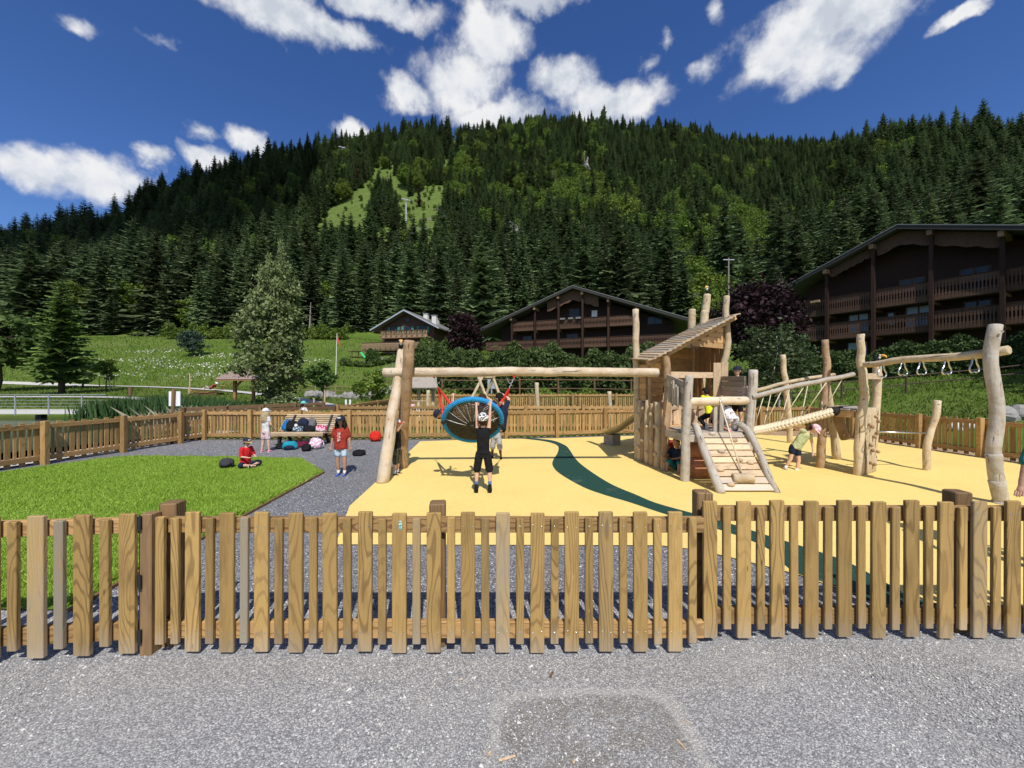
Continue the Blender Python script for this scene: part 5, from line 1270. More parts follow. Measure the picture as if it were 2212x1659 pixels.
def big_chalet(name, label, O, ex, base, width, apex_s, ze, za, posts, levels, spans, depth, windows, valance):
    fr = Frame((O[0], O[1], 0), ex); t = thing(name, label, 'chalet', (O[0], O[1], base), math.atan2(ex[1], ex[0]))
    r_l = lambda s: ze + (za - ze) * (s / apex_s if s < apex_s else (width - s) / (width - apex_s))
    sl = MB(); x0, x1 = posts[0] - 2.6 if posts[0] > 4.5 else 1.2, width - 1.6
    pr = [(x0, base - 2), (x1, base - 2), (x1, r_l(x1) - .35), (apex_s, za - .35), (x0, r_l(x0) - .35)]
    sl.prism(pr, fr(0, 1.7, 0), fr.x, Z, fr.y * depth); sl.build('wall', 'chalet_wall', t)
    for a, b_, nm in ((-.4, apex_s, 'roof'), (apex_s, width + .4, 'roof')):
        m_ = MB(); za_, zb_ = (ze - .4 * (za - ze) / apex_s, za) if a < 0 else (za, ze - .4 * (za - ze) / (width - apex_s))
        m_.prism([(a, za_), (b_, zb_), (b_, zb_ + .28), (a, za_ + .28)], fr(0, -1.0, 0), fr.x, Z, fr.y * (depth + 3)); ro = m_.build('roof', 'roof_dark', t)
        m_ = MB(); m_.prism([(a, za_ - .12), (b_, zb_ - .12), (b_, zb_ + .22), (a, za_ + .22)], fr(0, -1.06, 0), fr.x, Z, fr.y * .055); m_.build('bargeboard', 'fascia', ro)
        m_ = MB(); m_.prism([(a, za_ + .22), (b_, zb_ + .22), (b_, zb_ + .31), (a, za_ + .31)], fr(0, -1.10, 0), fr.x, Z, fr.y * .5); m_.build('metal_edge', 'metal_edge', ro)
    for s in posts:
        if s > width - .5: continue
        m_ = MB(); lbox(m_, fr, s - .13, s + .13, -.45, -.19, base - 1.5, r_l(s) - .05); po = m_.build('post', 'chalet_wall', t)
        m_ = MB(); lbox(m_, fr, s - .16, s + .16, -.85, 1.6, r_l(s) - .55, r_l(s) - .12); m_.build('beam_end', 'chalet_beam', po)
        for (zt_, zb_) in levels:
            m_ = MB(); lbox(m_, fr, s - .10, s + .10, -.10, 1.65, zb_ - .42, zb_ - .18); m_.build('bracket', 'chalet_beam', po)
    for (zt_, zb_), (sa, sb) in zip(levels, spans):
        m_ = MB(); lbox(m_, fr, sa, sb, -.14, 1.7, zb_ - .16, zb_ + .02); fl = m_.build('balcony_floor', 'chalet_rail', t)
        edges = [sa] + [p for p in posts if sa + .3 < p < sb - .3] + [sb]
        for e0, e1 in zip(edges, edges[1:]):
            balustrade(fr, e0 + (.14 if e0 in posts else 0), e1 - (.14 if e1 in posts else 0), -.18, zb_ - .10, zt_ - .08, 'chalet_rail', t)
            m_ = MB(); lbox(m_, fr, e0 + .14, e1 - .14, -.24, -.12, zt_ - .08, zt_); m_.build('handrail', 'chalet_wall', t)
    for (s0, s1, z0, z1, kind) in windows:
        m_ = MB(); lbox(m_, fr, s0 - .08, s1 + .08, 1.60, 1.715, z0 - .08, z1 + .08); wi = m_.build('window', 'chalet_old', t)
        npn = 2 if s1 - s0 > 1.0 else 1; pw = (s1 - s0) / npn
        for i in range(npn):
            m_ = MB(); lbox(m_, fr, s0 + i * pw + .06, s0 + (i + 1) * pw - .06, 1.575, 1.598, z0, z1); m_.build('pane', kind, wi)
    for (s0, s1, dz) in valance:
        m_ = MB(); n = 26; lo = []
        for i in range(n + 1):
            s = s0 + (s1 - s0) * i / n; lo.append((s, r_l(s) - dz - .14 * abs(math.sin(i * math.pi / 4.4))))
        hi = [(s1, r_l(s1) - .12)] + ([(apex_s, za - .12)] if s0 < apex_s < s1 else []) + [(s0, r_l(s0) - .12)]
        m_.prism(lo + hi, fr(0, -.08, 0), fr.x, Z, fr.y * .05); m_.build('valance', 'chalet_rail', t)
    return t, fr
ch2, fr2 = big_chalet('chalet', 'wide dark wooden chalet with two balcony rows behind the hedge in the centre', (-5.0, 61.0), (.930, -.368), 5.2, 29.9, 15.0, 10.05, 15.6,
    [5.5, 9.2, 12.8, 16.3, 19.9, 23.6], [(11.35, 10.05), (8.52, 7.25)], [(5.5, 23.6), (1.0, 28.6)], 15,
    [(14.0, 15.4, 11.6, 13.0, 'window_glass'), (17.2, 18.1, 11.7, 12.6, 'white_board'), (25.0, 26.8, 10.2, 11.1, 'window_glass'), (6.6, 8.0, 7.5, 9.3, 'window_glass'), (13.6, 15.2, 7.5, 9.3, 'window_glass'), (4.0, 5.0, 5.6, 7.2, 'white_board')], [(11.0, 18.5, 1.5)])
m_ = MB()
for s in (13.4, 14.6, 15.7): lbox(m_, fr2, s - .35, s + .35, -.55, -.22, 11.2, 11.45)
m_.build('flower_box', 'roof_grey', ch2)
ch3, fr3 = big_chalet('chalet', 'large dark wooden chalet with windows coloured like reflected blue sky at the right edge', (31.0, 43.5), (.468, -.884), 4.4, 19.4, 9.6, 12.3, 15.95,
    [4.0, 7.7, 11.55, 15.4, 19.2], [(10.84, 9.2), (8.15, 6.6)], [(.9, 19.4), (1.6, 19.4)], 14,
    [(5.1, 6.7, 7.2, 8.95, 'blue_reflection'), (8.1, 8.6, 7.6, 8.7, 'blue_reflection'), (9.4, 11.1, 7.2, 9.0, 'blue_reflection'), (13.0, 14.5, 7.2, 8.9, 'window_glass'), (9.0, 10.6, 9.9, 11.6, 'window_glass'), (12.8, 14.4, 9.9, 11.6, 'window_glass'), (5.0, 6.6, 4.7, 6.1, 'blue_reflection')], [(4.2, 7.5, .95), (7.9, 15.2, 1.25)])
m_ = MB(); lbox(m_, fr3, 2.6, 3.4, -.55, -.26, 10.5, 10.72); m_.build('flower_box', 'terrace_wood', ch3)
# the smaller chalet on the left with a white ground floor
c1 = thing('chalet', 'smaller chalet with teal shutters, flower balcony and white ground floor', 'chalet', (-21, 75, 6.6))
f1 = Frame((-27.3, 76.0, 0), (.975, -.22)); W1 = 13.2; zf = lambda s: 12.75 + (16.1 - 12.75) * (s / 6.6 if s < 6.6 else (W1 - s) / 6.6)
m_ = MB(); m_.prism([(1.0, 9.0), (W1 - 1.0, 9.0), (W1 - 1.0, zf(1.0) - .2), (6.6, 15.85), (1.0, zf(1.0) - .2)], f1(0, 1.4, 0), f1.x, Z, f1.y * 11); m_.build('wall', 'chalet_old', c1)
m_ = MB(); lbox(m_, f1, 1.05, W1 - 1.05, 1.5, 12.3, 5.5, 9.0); m_.build('ground_floor', 'plaster', c1)
for a, b_ in ((-.7, 6.6), (6.6, W1 + .7)):
    za_, zb_ = (zf(0) - .35, 16.1) if a < 0 else (16.1, zf(0) - .35)
    m_ = MB(); m_.prism([(a, za_), (b_, zb_), (b_, zb_ + .25), (a, za_ + .25)], f1(0, -.3, 0), f1.x, Z, f1.y * 14); ro = m_.build('roof', 'roof_grey', c1)
    m_ = MB(); m_.prism([(a, za_ - .08), (b_, zb_ - .08), (b_, zb_ + .20), (a, za_ + .20)], f1(0, -.36, 0), f1.x, Z, f1.y * .05); m_.build('bargeboard', 'galv', ro)
for s, d, h_ in ((8.4, 5.5, 1.3), (9.6, 8, 1.2), (11.3, 3.2, 1.9)):
    m_ = MB(); z0 = zf(s) - .2; lbox(m_, f1, s - .45, s + .45, d, d + .8, z0, z0 + h_); c_ = m_.build('chimney', 'concrete', ro)
    m_ = MB(); lbox(m_, f1, s - .55, s + .55, d - .1, d + .9, z0 + h_ + .12, z0 + h_ + .22); m_.build('cap', 'galv', c_)
for (x0, x1, z0, z1) in ((5.9, 7.3, 11.9, 13.3), (2.9, 4.3, 11.9, 13.2), (9.2, 10.6, 11.9, 13.2), (6.2, 7.0, 14.1, 14.9), (2.6, 3.9, 9.4, 10.4), (9.3, 10.6, 9.4, 10.4), (5.6, 7.0, 9.4, 10.5), (5.4, 7.0, 6.9, 8.1), (10.2, 11.5, 6.9, 8.1)):
    yb = 1.4 if z0 > 9 else 1.5
    m_ = MB(); lbox(m_, f1, x0 - .1, x1 + .1, yb - .07, yb - .005, z0 - .1, z1 + .1); wi = m_.build('window', 'chalet_wall', c1)
    m_ = MB(); lbox(m_, f1, x0, x1, yb - .085, yb - .072, z0, z1); m_.build('pane', 'window_glass', wi)
    if 9.3 < z0 < 14:
        for sx in (x0 - .62, x1 + .12):
            m_ = MB(); lbox(m_, f1, sx, sx + .5, yb - .13, yb - .09, z0, z1); m_.build('shutter', 'shutter_green', wi)
for (x0, x1, z0, z1, y0, mat) in ((1.6, 11.6, 10.85, 12.3, -.4, 'terrace_wood'), (-1.6, 13.4, 8.35, 9.9, -1.6, 'terrace_wood')):
    m_ = MB(); lbox(m_, f1, x0, x1, y0, 1.5, z0 - .02, z0 + .18); m_.build('balcony_floor', 'terrace_wood', c1)
    if z0 > 10: balustrade(f1, x0, x1, y0 - .02, z0 + .1, z1 - .1, mat, c1, .28)
    else:
        for k in range(4): board('rail_plank', f1(x0, y0 - .03, z0 + .30 + k * .33), f1(x1, y0 - .03, z0 + .30 + k * .33), .29, .05, mat, c1)
    m_ = MB(); lbox(m_, f1, x0 - .05, x1 + .05, y0 - .1, y0 + .08, z1 - .1, z1); m_.build('handrail', 'chalet_old', c1)
    fl = broad_mesh('flower_mesh', int(x0 * 7 + 90), .5, .25, 0, 5, 14, .09, 'dark_leaves')
    for i in range(int((x1 - x0) / 1.1)):
        o = obj_from_mesh('flower_box', fl, c1, Matrix.Translation(f1(x0 + .6 + i * 1.1, y0 - .2, z1 - .35 if z0 > 10 else z0 + .2)))
for s in (1.7, 6.0, 11.5):
    m_ = MB(); lbox(m_, f1, s - .1, s + .1, -1.4, -1.2, 5.5, 8.4); m_.build('post', 'chalet_old', c1)
m_ = MB(); m_.bar(f1(-.9, -3, 8.0), f1(.9, -3.3, 6.2), .55, .12); tag(m_.build('toy_slide', 'toy_green'), 'small bright green toy slide below the small chalet', 'slide')
m_ = MB(); [m_.tube([f1(x, -3.2, 5.6), f1(x, -3.2, 8.1)], .07, 6) for x in (-2.6, -1.2)]; m_.box(f1(-1.9, -3.2, 8.1), (2.2, 1.2, .12), f1.rot); tag(m_.build('play_platform', 'chalet_old'), 'dark wooden platform beside the green toy slide', 'play platform')
st_ = thing('stone_steps', 'dry stone steps and terrace wall below the small chalet', 'steps', f1(4, -5, 6))
for k in range(4):
    m_ = MB(); z0 = ztf(*f1(4.5, -7.5 + k * .9, 0).xy); lbox(m_, f1, 2.5 + k * .2, 7.0 - k * .1, -8.0 + k * .9, -7.0 + k * .9, z0 - .5, z0 + .45); m_.build('step', 'rock', st_)
# flagpole
fp = thing('flagpole', 'thin flagpole with a red and white pennant on the slope', 'flagpole', (-27.5, 60, ztf(-27.5, 60)))
z0 = ztf(-27.5, 60); m_ = MB(); m_.tube([(-27.5, 60, z0 - .2), (-27.3, 60, z0 + 6.8)], [.06, .035], 6); m_.build('pole', 'paint_white', fp)
m_ = MB(); m_.add([(-27.3, 60, z0 + 6.7), (-26.9, 60.1, z0 + 5.2), (-26.6, 60, z0 + 4.6), (-27.25, 59.95, z0 + 5.6)], [(0, 1, 2, 3)]); m_.build('flag', 'flag_red', fp)

# ------------------------------------------------------------------ hedges and shrubs
def hedge(name, label, line, h, depth, n, mat, size, cat='hedge', lump=.35, zf=ztf):
    r_ = np.random.default_rng(len(label) * 31 + n); V = []
    pts = np.array(line); seg = np.hypot(*np.diff(pts, axis=0).T); cum = np.concatenate([[0], np.cumsum(seg)])
    s = r_.uniform(0, cum[-1], n); x = np.interp(s, cum, pts[:, 0]); y = np.interp(s, cum, pts[:, 1])
    top = h * (1 - lump * .5 + lump * .5 * (np.sin(s * 2.1) * .5 + np.sin(s * .83 + 1) * .5 + np.sin(s * 4.7) * .3))
    hv = r_.uniform(0, 1, n) ** .7; face = r_.uniform(0, 1, n)
    prof = np.sqrt(np.clip(1 - hv ** 3.5, 0.02, 1)) * (1 + .18 * np.sin(s * 3.3 + hv * 5))
    off = np.where(face < .75, -1 + r_.uniform(0, .25, n), r_.uniform(-1, 1, n)) * depth / 2 * prof
    d = np.stack([np.gradient(np.interp(np.linspace(0, cum[-1], 50), cum, pts[:, 0])), np.gradient(np.interp(np.linspace(0, cum[-1], 50), cum, pts[:, 1]))], -1).mean(0); d /= np.hypot(*d)
    nx, ny = -d[1], d[0]
    p = np.stack([x + nx * off, y + ny * off, (zt(x, y) if zf is ztf else np.full(n, zf(0, 0))) + hv * top], -1) + r_.normal(0, .05, (n, 3))
    t1 = r_.normal(0, 1, (n, 3)); t1 /= np.linalg.norm(t1, axis=1)[:, None]; t2 = r_.normal(0, 1, (n, 3)); t2 -= (t2 * t1).sum(1)[:, None] * t1; t2 /= np.linalg.norm(t2, axis=1)[:, None]
    sz = size * r_.uniform(.6, 1.5, n)[:, None]
    V = np.stack([p - t1 * sz, p + t2 * sz * .5, p + t1 * sz, p - t2 * sz * .5], 1).reshape(-1, 3)
    return tag(obj_from_mesh(name, np_mesh(name, V, np.arange(len(V)).reshape(-1, 4), mat)), label, cat)
hedge('hedge', 'long dark green hedge in front of the central chalet', [(-6.8, 27.6), (3, 26.6), (13.5, 26)], 3.5, 2.6, 40000, 'hedge_needles', .15)
hedge('hedge', 'trimmed green hedge in front of the right-hand chalet', [(19.5, 28.2), (25, 26), (33, 22.5)], 2.35, 2.2, 26000, 'hedge_needles', .13)
hedge('hedge', 'bright green undergrowth below the rail fence', [(-5, 23.6), (3, 23.8), (9.5, 23.8)], .95, 1.6, 9000, 'broad_leaves', .10, lump=.7)
hedge('hedge', 'leafy bushes beside the small chalet', [(-11.5, 52), (-6, 46)], 3.4, 4.0, 9000, 'dark_leaves', .20, lump=.6)
hedge('hedge', 'low shrubs on the terrace below the small chalet', [(-30, 68), (-24, 66.5), (-16, 67.5)], 1.2, 2.2, 7000, 'dark_leaves', .16, lump=.8)
hedge('hedge', 'ragged bushes at the forest edge above the meadow', [(-86, 96), (-60, 97), (-40, 95)], 4.0, 4, 9000, 'broad_leaves', .30, lump=.8)
hedge('hedge', 'bush in front of the green slide of the small chalet', [(-25.6, 68.4), (-23.5, 68.2)], 2.6, 2.0, 2600, 'dark_leaves', .16, lump=.5)
hedge('reed_bed', 'tall green reeds at the edge of the pond', [(-24, 23.5), (-19, 21.5), (-14, 21)], .6, 3, 1500, 'reed_blades', .08, 'reeds', zf=lambda a, b: -.35)
n = 5200; s = rng.uniform(0, 1, n); xx = -26 + 13.5 * s + rng.normal(0, .3, n); yy = 24.8 - 3.8 * s + rng.uniform(-2.2, 2.2, n)
blades('reeds', xx, yy, np.full(n, -.35), rng.uniform(1.1, 1.75, n) * (0.55 + .45 * np.sin(np.pi * np.clip(s * 1.0 + .12, 0, 1))), rng.uniform(.04, .09, n), 'reed_blades', 'tall green reeds beside the pond', 'reeds', .35)
n = 260; blades('dry_reeds', -15.2 + rng.normal(0, 1.0, n), 18.4 + rng.normal(0, .5, n), np.full(n, -.3), rng.uniform(.6, 1.25, n), rng.uniform(.02, .05, n), 'dry_reed', 'dry yellow reed stalks leaning over the fence', 'reeds', 1.0)

# ------------------------------------------------------------------ single trees
def special(name, label, cat, x, y, h, crown, trunk, wd=1.0, rz=0.0, z=None, group=None): return tree(name, label, cat, crown, trunk, x, y, h, wd, group, rz, z)
fir = conifer_mesh('fir_crown_mesh', 77, 1.0, .245, 30, 11, .30, 7, 'fir_needles', .16)
special('fir_tree', 'broad dark fir standing alone on the grass by the path', 'tree', -48.6, 41.5, 12.6, fir, trunk_mesh('fir_trunk_mesh', .95, .022, 'spruce_bark'), .92)
sil = [broad_mesh('silver_crown_mesh', 31, .20, .43, .53, 230, 66, .0125, 'silver_leaves', 9, .7, .5)]
_c = np.empty(len(sil[0].vertices) * 3, dtype=np.float32); sil[0].vertices.foreach_get('co', _c); _c = _c.reshape(-1, 3); _k = np.interp(_c[:, 2], [.05, .25, .6, 1.0], [.95, 1.12, .85, .38]); _c[:, 0] *= _k; _c[:, 1] *= _k; sil[0].vertices.foreach_set('co', _c.ravel()); sil[0].update()
special('silver_tree', 'tall slender grey-green tree behind the shelter', 'tree', -17.0, 27.5, 12.2, sil[0], branchy_trunk('silver_trunk_mesh', 1.0, .011, .16, 'bark', 9, 10), .92, .6)
special('silver_tree', 'low grey-green sucker shrub at the foot of the slender tree', 'shrub', -15.6, 26.2, 3.0, broad_mesh('shrub_mesh', 33, .46, .40, .42, 70, 40, .045, 'silver_leaves', 6), branchy_trunk('shrub_stem_mesh', 1, .02, .3, 'bark', 8), 1.1)
lefty = broad_mesh('left_crown_mesh', 41, .40, .38, .60, 130, 44, .026, 'dark_leaves', 8)
special('broadleaf_tree', 'rounded dark green tree cut off by the left edge', 'tree', -60.5, 45, 10.6, lefty, BTR, 1.05)
special('broadleaf_tree', 'small scrubby tree at the left beside the lone fir', 'tree', -56.0, 50, 4.2, DBR[0], BTR, 1.2)
special('blue_shrub', 'round blue-green shrub alone on the flowery meadow', 'shrub', -62.3, 75, 5.6, broad_mesh('blue_crown_mesh', 43, .46, .44, .50, 90, 40, .032, 'blue_needles', 5, ragged=.2), BTR, 1.0)
special('purple_tree', 'dark purple-leaved tree between the two left chalets', 'tree', -5.7, 46, 6.6, broad_mesh('purple_crown_mesh', 45, .34, .46, .52, 130, 46, .026, 'purple_leaves', 6), BTR, 1.0)
special('purple_tree', 'large dark purple-leaved tree beside the right-hand chalet', 'tree', 19.3, 30, 7.9, broad_mesh('purple_crown_mesh', 46, .40, .46, .54, 200, 60, .022, 'purple_leaves', 8), BTR, 1.0)
special('birch_tree', 'young white-stemmed birch behind the rope bridge', 'tree', 13.5, 19.6, 4.9, broad_mesh('birch_crown_mesh', 47, .34, .44, .52, 120, 34, .0175, 'birch_leaves', 7), branchy_trunk('birch_trunk_mesh', 1.0, .009, .25, 'pale_bark', 12, 6), 1.05)
special('birch_tree', 'second leafy young birch against the purple tree', 'tree', 15.6, 21.5, 4.4, broad_mesh('birch_crown_mesh', 48, .30, .42, .52, 90, 34, .0175, 'birch_leaves', 7), branchy_trunk('birch_trunk_mesh', 1.0, .009, .25, 'pale_bark', 13, 6), 1.0)
young = broad_mesh('young_crown_mesh', 51, .26, .30, .66, 60, 34, .030, 'dark_leaves', 5)
thin = branchy_trunk('young_trunk_mesh', 1.0, .014, .2, 'bark', 15, 5)
special('young_tree', 'young tree tied to stakes beside the upper path', 'tree', -13.4, 27.2, 3.7, young, thin)
special('young_tree', 'multi-stemmed young tree with white-wrapped foot by the path', 'tree', -8.7, 23.8, 3.1, broad_mesh('young_crown_mesh', 52, .36, .36, .56, 60, 30, .032, 'broad_leaves', 6), thin)
special('young_tree', 'thin young tree inside a wooden stake frame on the grass', 'tree', -48.5, 46, 4.2, broad_mesh('young_crown_mesh', 53, .24, .34, .62, 46, 26, .035, 'broad_leaves', 5), thin)
for k, (x, y, h_, lab) in enumerate([(27.5, 11.5, 9.5, 'tall tree standing outside the picture to the right'), (33, 14.5, 11.0, 'second tall tree standing outside the picture to the right')]):
    special('shade_tree', lab, 'tree', x, y, h_, DBR[k], BTR, 1.1)
def stakes(label, ps):
    t = thing('tree_stakes', label, 'stakes', (ps[0][0], ps[0][1], 0))
    for x, y, h_ in ps:
        z0 = ztf(x, y); m_ = MB(); m_.tube([(x, y, z0 - .2), (x, y, z0 + h_)], .055, 7); m_.build('stake', 'new_plank', t)
    return t
stakes('two pale wooden stakes beside the young tree', [(-13.1, 26.9, 1.75), (-13.9, 27.0, .95)])
t = stakes('pale wooden stake frame round a thin young tree', [(-48.9, 45.6, 1.7), (-47.7, 45.6, 1.7), (-48.2, 46.6, 1.7)])
m_ = MB(); z0 = ztf(-48, 45.6) + 1.6; m_.bar((-48.9, 45.6, z0), (-47.7, 45.6, z0), .07, .07); m_.build('crossbar', 'new_plank', t)
stakes('pale stakes by the sun lounger on the grass', [(-34.0, 40.6, 2.2), (-33.6, 40.0, .9)])
m_ = MB(); z0 = ztf(-24.4, 38); m_.tube([(-25.4, 38, z0), (-24.2, 38, z0 + 1.9)], .06, 6); m_.tube([(-24.5, 38.3, z0), (-24.1, 38.1, z0 + 1.2)], .05, 6); tag(m_.build('leaning_stake', 'paint_white'), 'leaning white stake on the grass near the upper path', 'stake')
m_ = MB(); z0 = ztf(-38, 37.5); m_.tube([(-37.6, 37.9, z0 - .2), (-37.6, 37.9, z0 + .95)], .15, 8); tag(m_.build('wooden_bollard', 'brown_board'), 'short dark wooden bollard beside the lower path', 'bollard')
m_ = MB(); z0 = ztf(-9.2, 23.0); m_.box((-9.75, 22.6, z0 + .45), (.10, .06, 1.25)); m_.box((-9.5, 22.6, z0 + .45), (.10, .06, 1.25)); tag(m_.build('white_marker', 'white_board'), 'pair of white marker boards behind the crossed swing posts', 'marker')
# dead snags and rock faces in the forest
for (u, v, Yd, h_) in ((1186, 350, 300, 22), (1193, 345, 303, 24), (1200, 352, 298, 20), (1262, 300, 360, 26), (940, 565, 120, 12), (668, 700, 98, 9)):
    x = (u - CU) / F * Yd; z0 = ztf(x, Yd); m_ = MB(); m_.tube([(x, Yd, z0), (x + .4, Yd, z0 + h_)], [.30, .06], 6)
    for k in range(9): a = k * 2.4; zz = z0 + h_ * (.4 + .06 * k); m_.tube([(x, Yd, zz), (x + math.cos(a) * 1.3, Yd + math.sin(a) * 1.3, zz - .3)], [.06, .02], 4)
    tag(m_.build('dead_tree', 'dead_wood', None), 'bare grey dead spruce trunk %s' % {1186: 'left of a group of three on the mountain', 1193: 'in the middle of a group of three', 1200: 'right of a group of three on the mountain', 1262: 'just below the summit ridge', 940: 'among the spruces above the small chalet', 668: 'at the forest foot left of the small chalet'}[u], 'tree')
def crag(label, u, v, Yd, w_, h_):
    x = (u - CU) / F * Yd; z0 = ztf(x, Yd); m_ = MB()
    for k in range(9):
        random.seed(u + k); m_.ell((x + random.uniform(-.5, .5) * w_, Yd + random.uniform(-2, 2), z0 + random.uniform(0, h_)), (w_ * random.uniform(.18, .34), 3, h_ * random.uniform(.14, .3)), 7, 6)
    bmx = bmesh.new(); o = m_.build('rock_outcrop', 'crag' if u < 1200 else 'rock'); bmx.from_mesh(o.data); bmesh.ops.subdivide_edges(bmx, edges=bmx.edges[:], cuts=1, use_grid_fill=True); bmx.to_mesh(o.data); bmx.free(); tag(o, label, 'rock')
    me = o.data
    for vtx in me.vertices: vtx.co += mnoise.noise_vector(vtx.co * .35) * 2.4 + mnoise.noise_vector(vtx.co * 1.3) * .9
crag('grey rocky outcrop in the middle of the wooded slope', 1102, 440, 205, 13, 14)
crag('pale rock face high up near the summit ridge', 1270, 345, 345, 7, 20)
random.seed(99)
# ------------------------------------------------------------------ pylons, poles, lifts
def lattice(name, label, u, v, Yd, h_, lean):
    x = (u - CU) / F * Yd; z0 = ztf(x, Yd); t = thing(name, label, 'pylon', (x, Yd, z0))
    m_ = MB(); base = [(x - 2.6, Yd - 2), (x + 2.6, Yd - 2), (x + 2.6, Yd + 2), (x - 2.6, Yd + 2)]; zt_ = z0 + h_
    topx = [(x + lean - .5, Yd), (x + lean + .5, Yd), (x + lean + .5, Yd + 1), (x + lean - .5, Yd + 1)]
    lv = 6
    for k in range(lv):
        a = [Vector((*base[i], z0)).lerp(Vector((*topx[i], zt_)), k / lv) for i in range(4)]; b = [Vector((*base[i], z0)).lerp(Vector((*topx[i], zt_)), (k + 1) / lv) for i in range(4)]
        for i in range(4): m_.tube([a[i], b[i]], .16, 4); m_.tube([a[i], b[(i + 1) % 4]], .11, 4)
    m_.build('mast', 'galv', t)
    m_ = MB(); c0 = Vector((x + lean, Yd, zt_))
    for k in range(5):
        p = c0 + Vector((-9 + k * 3.6, 0, -5.5 + k * 2.2)); q = c0 + Vector((-9 + (k + 1) * 3.6, 0, -5.5 + (k + 1) * 2.2))
        m_.tube([p, q], .16, 4); m_.tube([p + Z * 2.2, q + Z * 2.2], .14, 4); m_.tube([p, q + Z * 2.2], .11, 4); m_.tube([p + Z * 2.2, q], .11, 4)
    m_.tube([c0, c0 + Vector((2, 0, 13))], [.2, .08], 4)
    m_.build('crossarm', 'galv', t)
lattice('power_pylon', 'grey lattice pylon on the summit ridge, the left one of two', 790, 292, 470, 22, 0)
lattice('power_pylon', 'grey lattice pylon on the summit ridge, the right one of two', 826, 288, 470, 26, 0)
def lift_tower(label, u, Yd, h_):
    x = (u - CU) / F * Yd; z0 = ztf(x, Yd); t = thing('lift_pylon', label, 'pylon', (x, Yd, z0)); m_ = MB(); m_.tube([(x, Yd, z0 - 1), (x, Yd, z0 + h_)], [.5, .35], 8); m_.build('mast', 'galv', t)
    m_ = MB(); m_.bar((x - 2.2, Yd - 2.5, z0 + h_ + .3), (x + 3.4, Yd + .5, z0 + h_ + .3), .35, .4)
    for s in (-2.2, 3.4): m_.bar((x + s, Yd - 3, z0 + h_ - .3), (x + s + .2, Yd + 2, z0 + h_ + .8), .25, .5)
    m_.build('crossarm', 'galv', t); return Vector((x, Yd, z0 + h_ + .3))
q1 = lift_tower('chairlift pylon standing on the ski slope clearing', 877, 255, 15); q2 = lift_tower('chairlift pylon high on the left skyline', 739, 395, 18)
for lab, dx in (('left haul cable of the chairlift over the clearing', -2.2), ('right haul cable of the chairlift over the clearing', 3.4)):
    m_ = MB(); m_.tube(spline([q2 + Vector((dx, 0, 0)), q1.lerp(q2, .5) + Vector((dx, 0, -4)), q1 + Vector((dx, 0, 0)), Vector((q1.x + 22 + dx, 170, 62)), Vector((q1.x + 60 + dx, 95, 20))], 20), .05, 4); tag(m_.build('lift_cable', 'metal_dark'), lab, 'cable')
for i, (u, v, Yd) in enumerate(((948, 455, 190), (960, 468, 175), (890, 505, 170))):
    p = P(u, v, Yd); m_ = MB(); m_.box(p, (1.5, .5, .18)); m_.box(p + Vector((0, .3, .4)), (1.5, .1, .6)); m_.tube([p + Vector((0, 0, .4)), p + Vector((0, 0, 3.0))], .06, 5); tag(m_.build('lift_chair', 'metal_dark'), ['lift chair nearest the pylon on the clearing', 'second lift chair right of the clearing', 'lift chair above the lower trees'][i], 'lift chair')
x = (1574 - CU) / F * 62; z0 = ztf(x, 62); pl = thing('utility_pole', 'grey utility pole with crossarm above the trees', 'pole', (x, 62, z0)); m_ = MB(); zt_ = H + (CV - 557) / F * 62
m_.tube([(x, 62, z0), (x, 62, zt_)], [.16, .10], 7); m_.build('pole', 'dead_wood', pl); m_ = MB(); m_.bar((x - .9, 62, zt_ - .3), (x + .9, 62, zt_ - .3), .1, .12); m_.build('crossarm', 'galv', pl)
# snow rakes on the clearing
for i, (u, v) in enumerate(((870, 468), (905, 462), (925, 440), (905, 445), (940, 425))):
    Yd = 235 + (470 - v) * 1.2; x = (u - CU) / F * Yd; z0 = ztf(x, Yd); m_ = MB()
    for k in range(5): m_.tube([(x + k * 2, Yd, z0 - .3), (x + k * 2, Yd - .4, z0 + 2.2)], .12, 5)
    for zz in (.9, 1.8): m_.bar((x - .6, Yd - .25, z0 + zz), (x + 8.6, Yd - .25, z0 + zz), .12, .25)
    tag(m_.build('snow_fence', 'dead_wood'), ['lowest left snow fence on the ski slope clearing', 'second snow fence from the bottom of the clearing', 'third snow fence on the clearing, set to the right', 'middle snow fence on the ski slope clearing', 'topmost right snow fence on the clearing'][i], 'snow fence')

# ------------------------------------------------------------------ shelter, bridge, signs, rail fences, rocks
sh = thing('picnic_shelter', 'small timber shelter with a shingled roof beside the pond path', 'shelter', (-21, 31.5, .3))
z0 = ztf(-21, 31.5); X0, X1, Y0, Y1 = -22.6, -18.6, 30.4, 33.2
for x in (X0 + .5, X1 - .5):
    for y in (Y0 + .3, Y1 - .3):
        m_ = MB(); m_.box((x, y, z0 + .95), (.2, .2, 2.1)); m_.build('post', 'shelter_wood', sh)
        m_ = MB(); sx = .6 if x < -20.6 else -.6; m_.bar((x, y, z0 + 1.35), (x + sx, y, z0 + 1.95), .12, .12); m_.build('brace', 'shelter_wood', sh)
for y in (Y0 + .3, Y1 - .3):
    m_ = MB(); m_.bar((X0, y, z0 + 2.03), (X1, y, z0 + 2.03), .16, .2); m_.build('beam', 'shelter_wood', sh)
rz0, rz1 = z0 + 1.95, z0 + 3.15
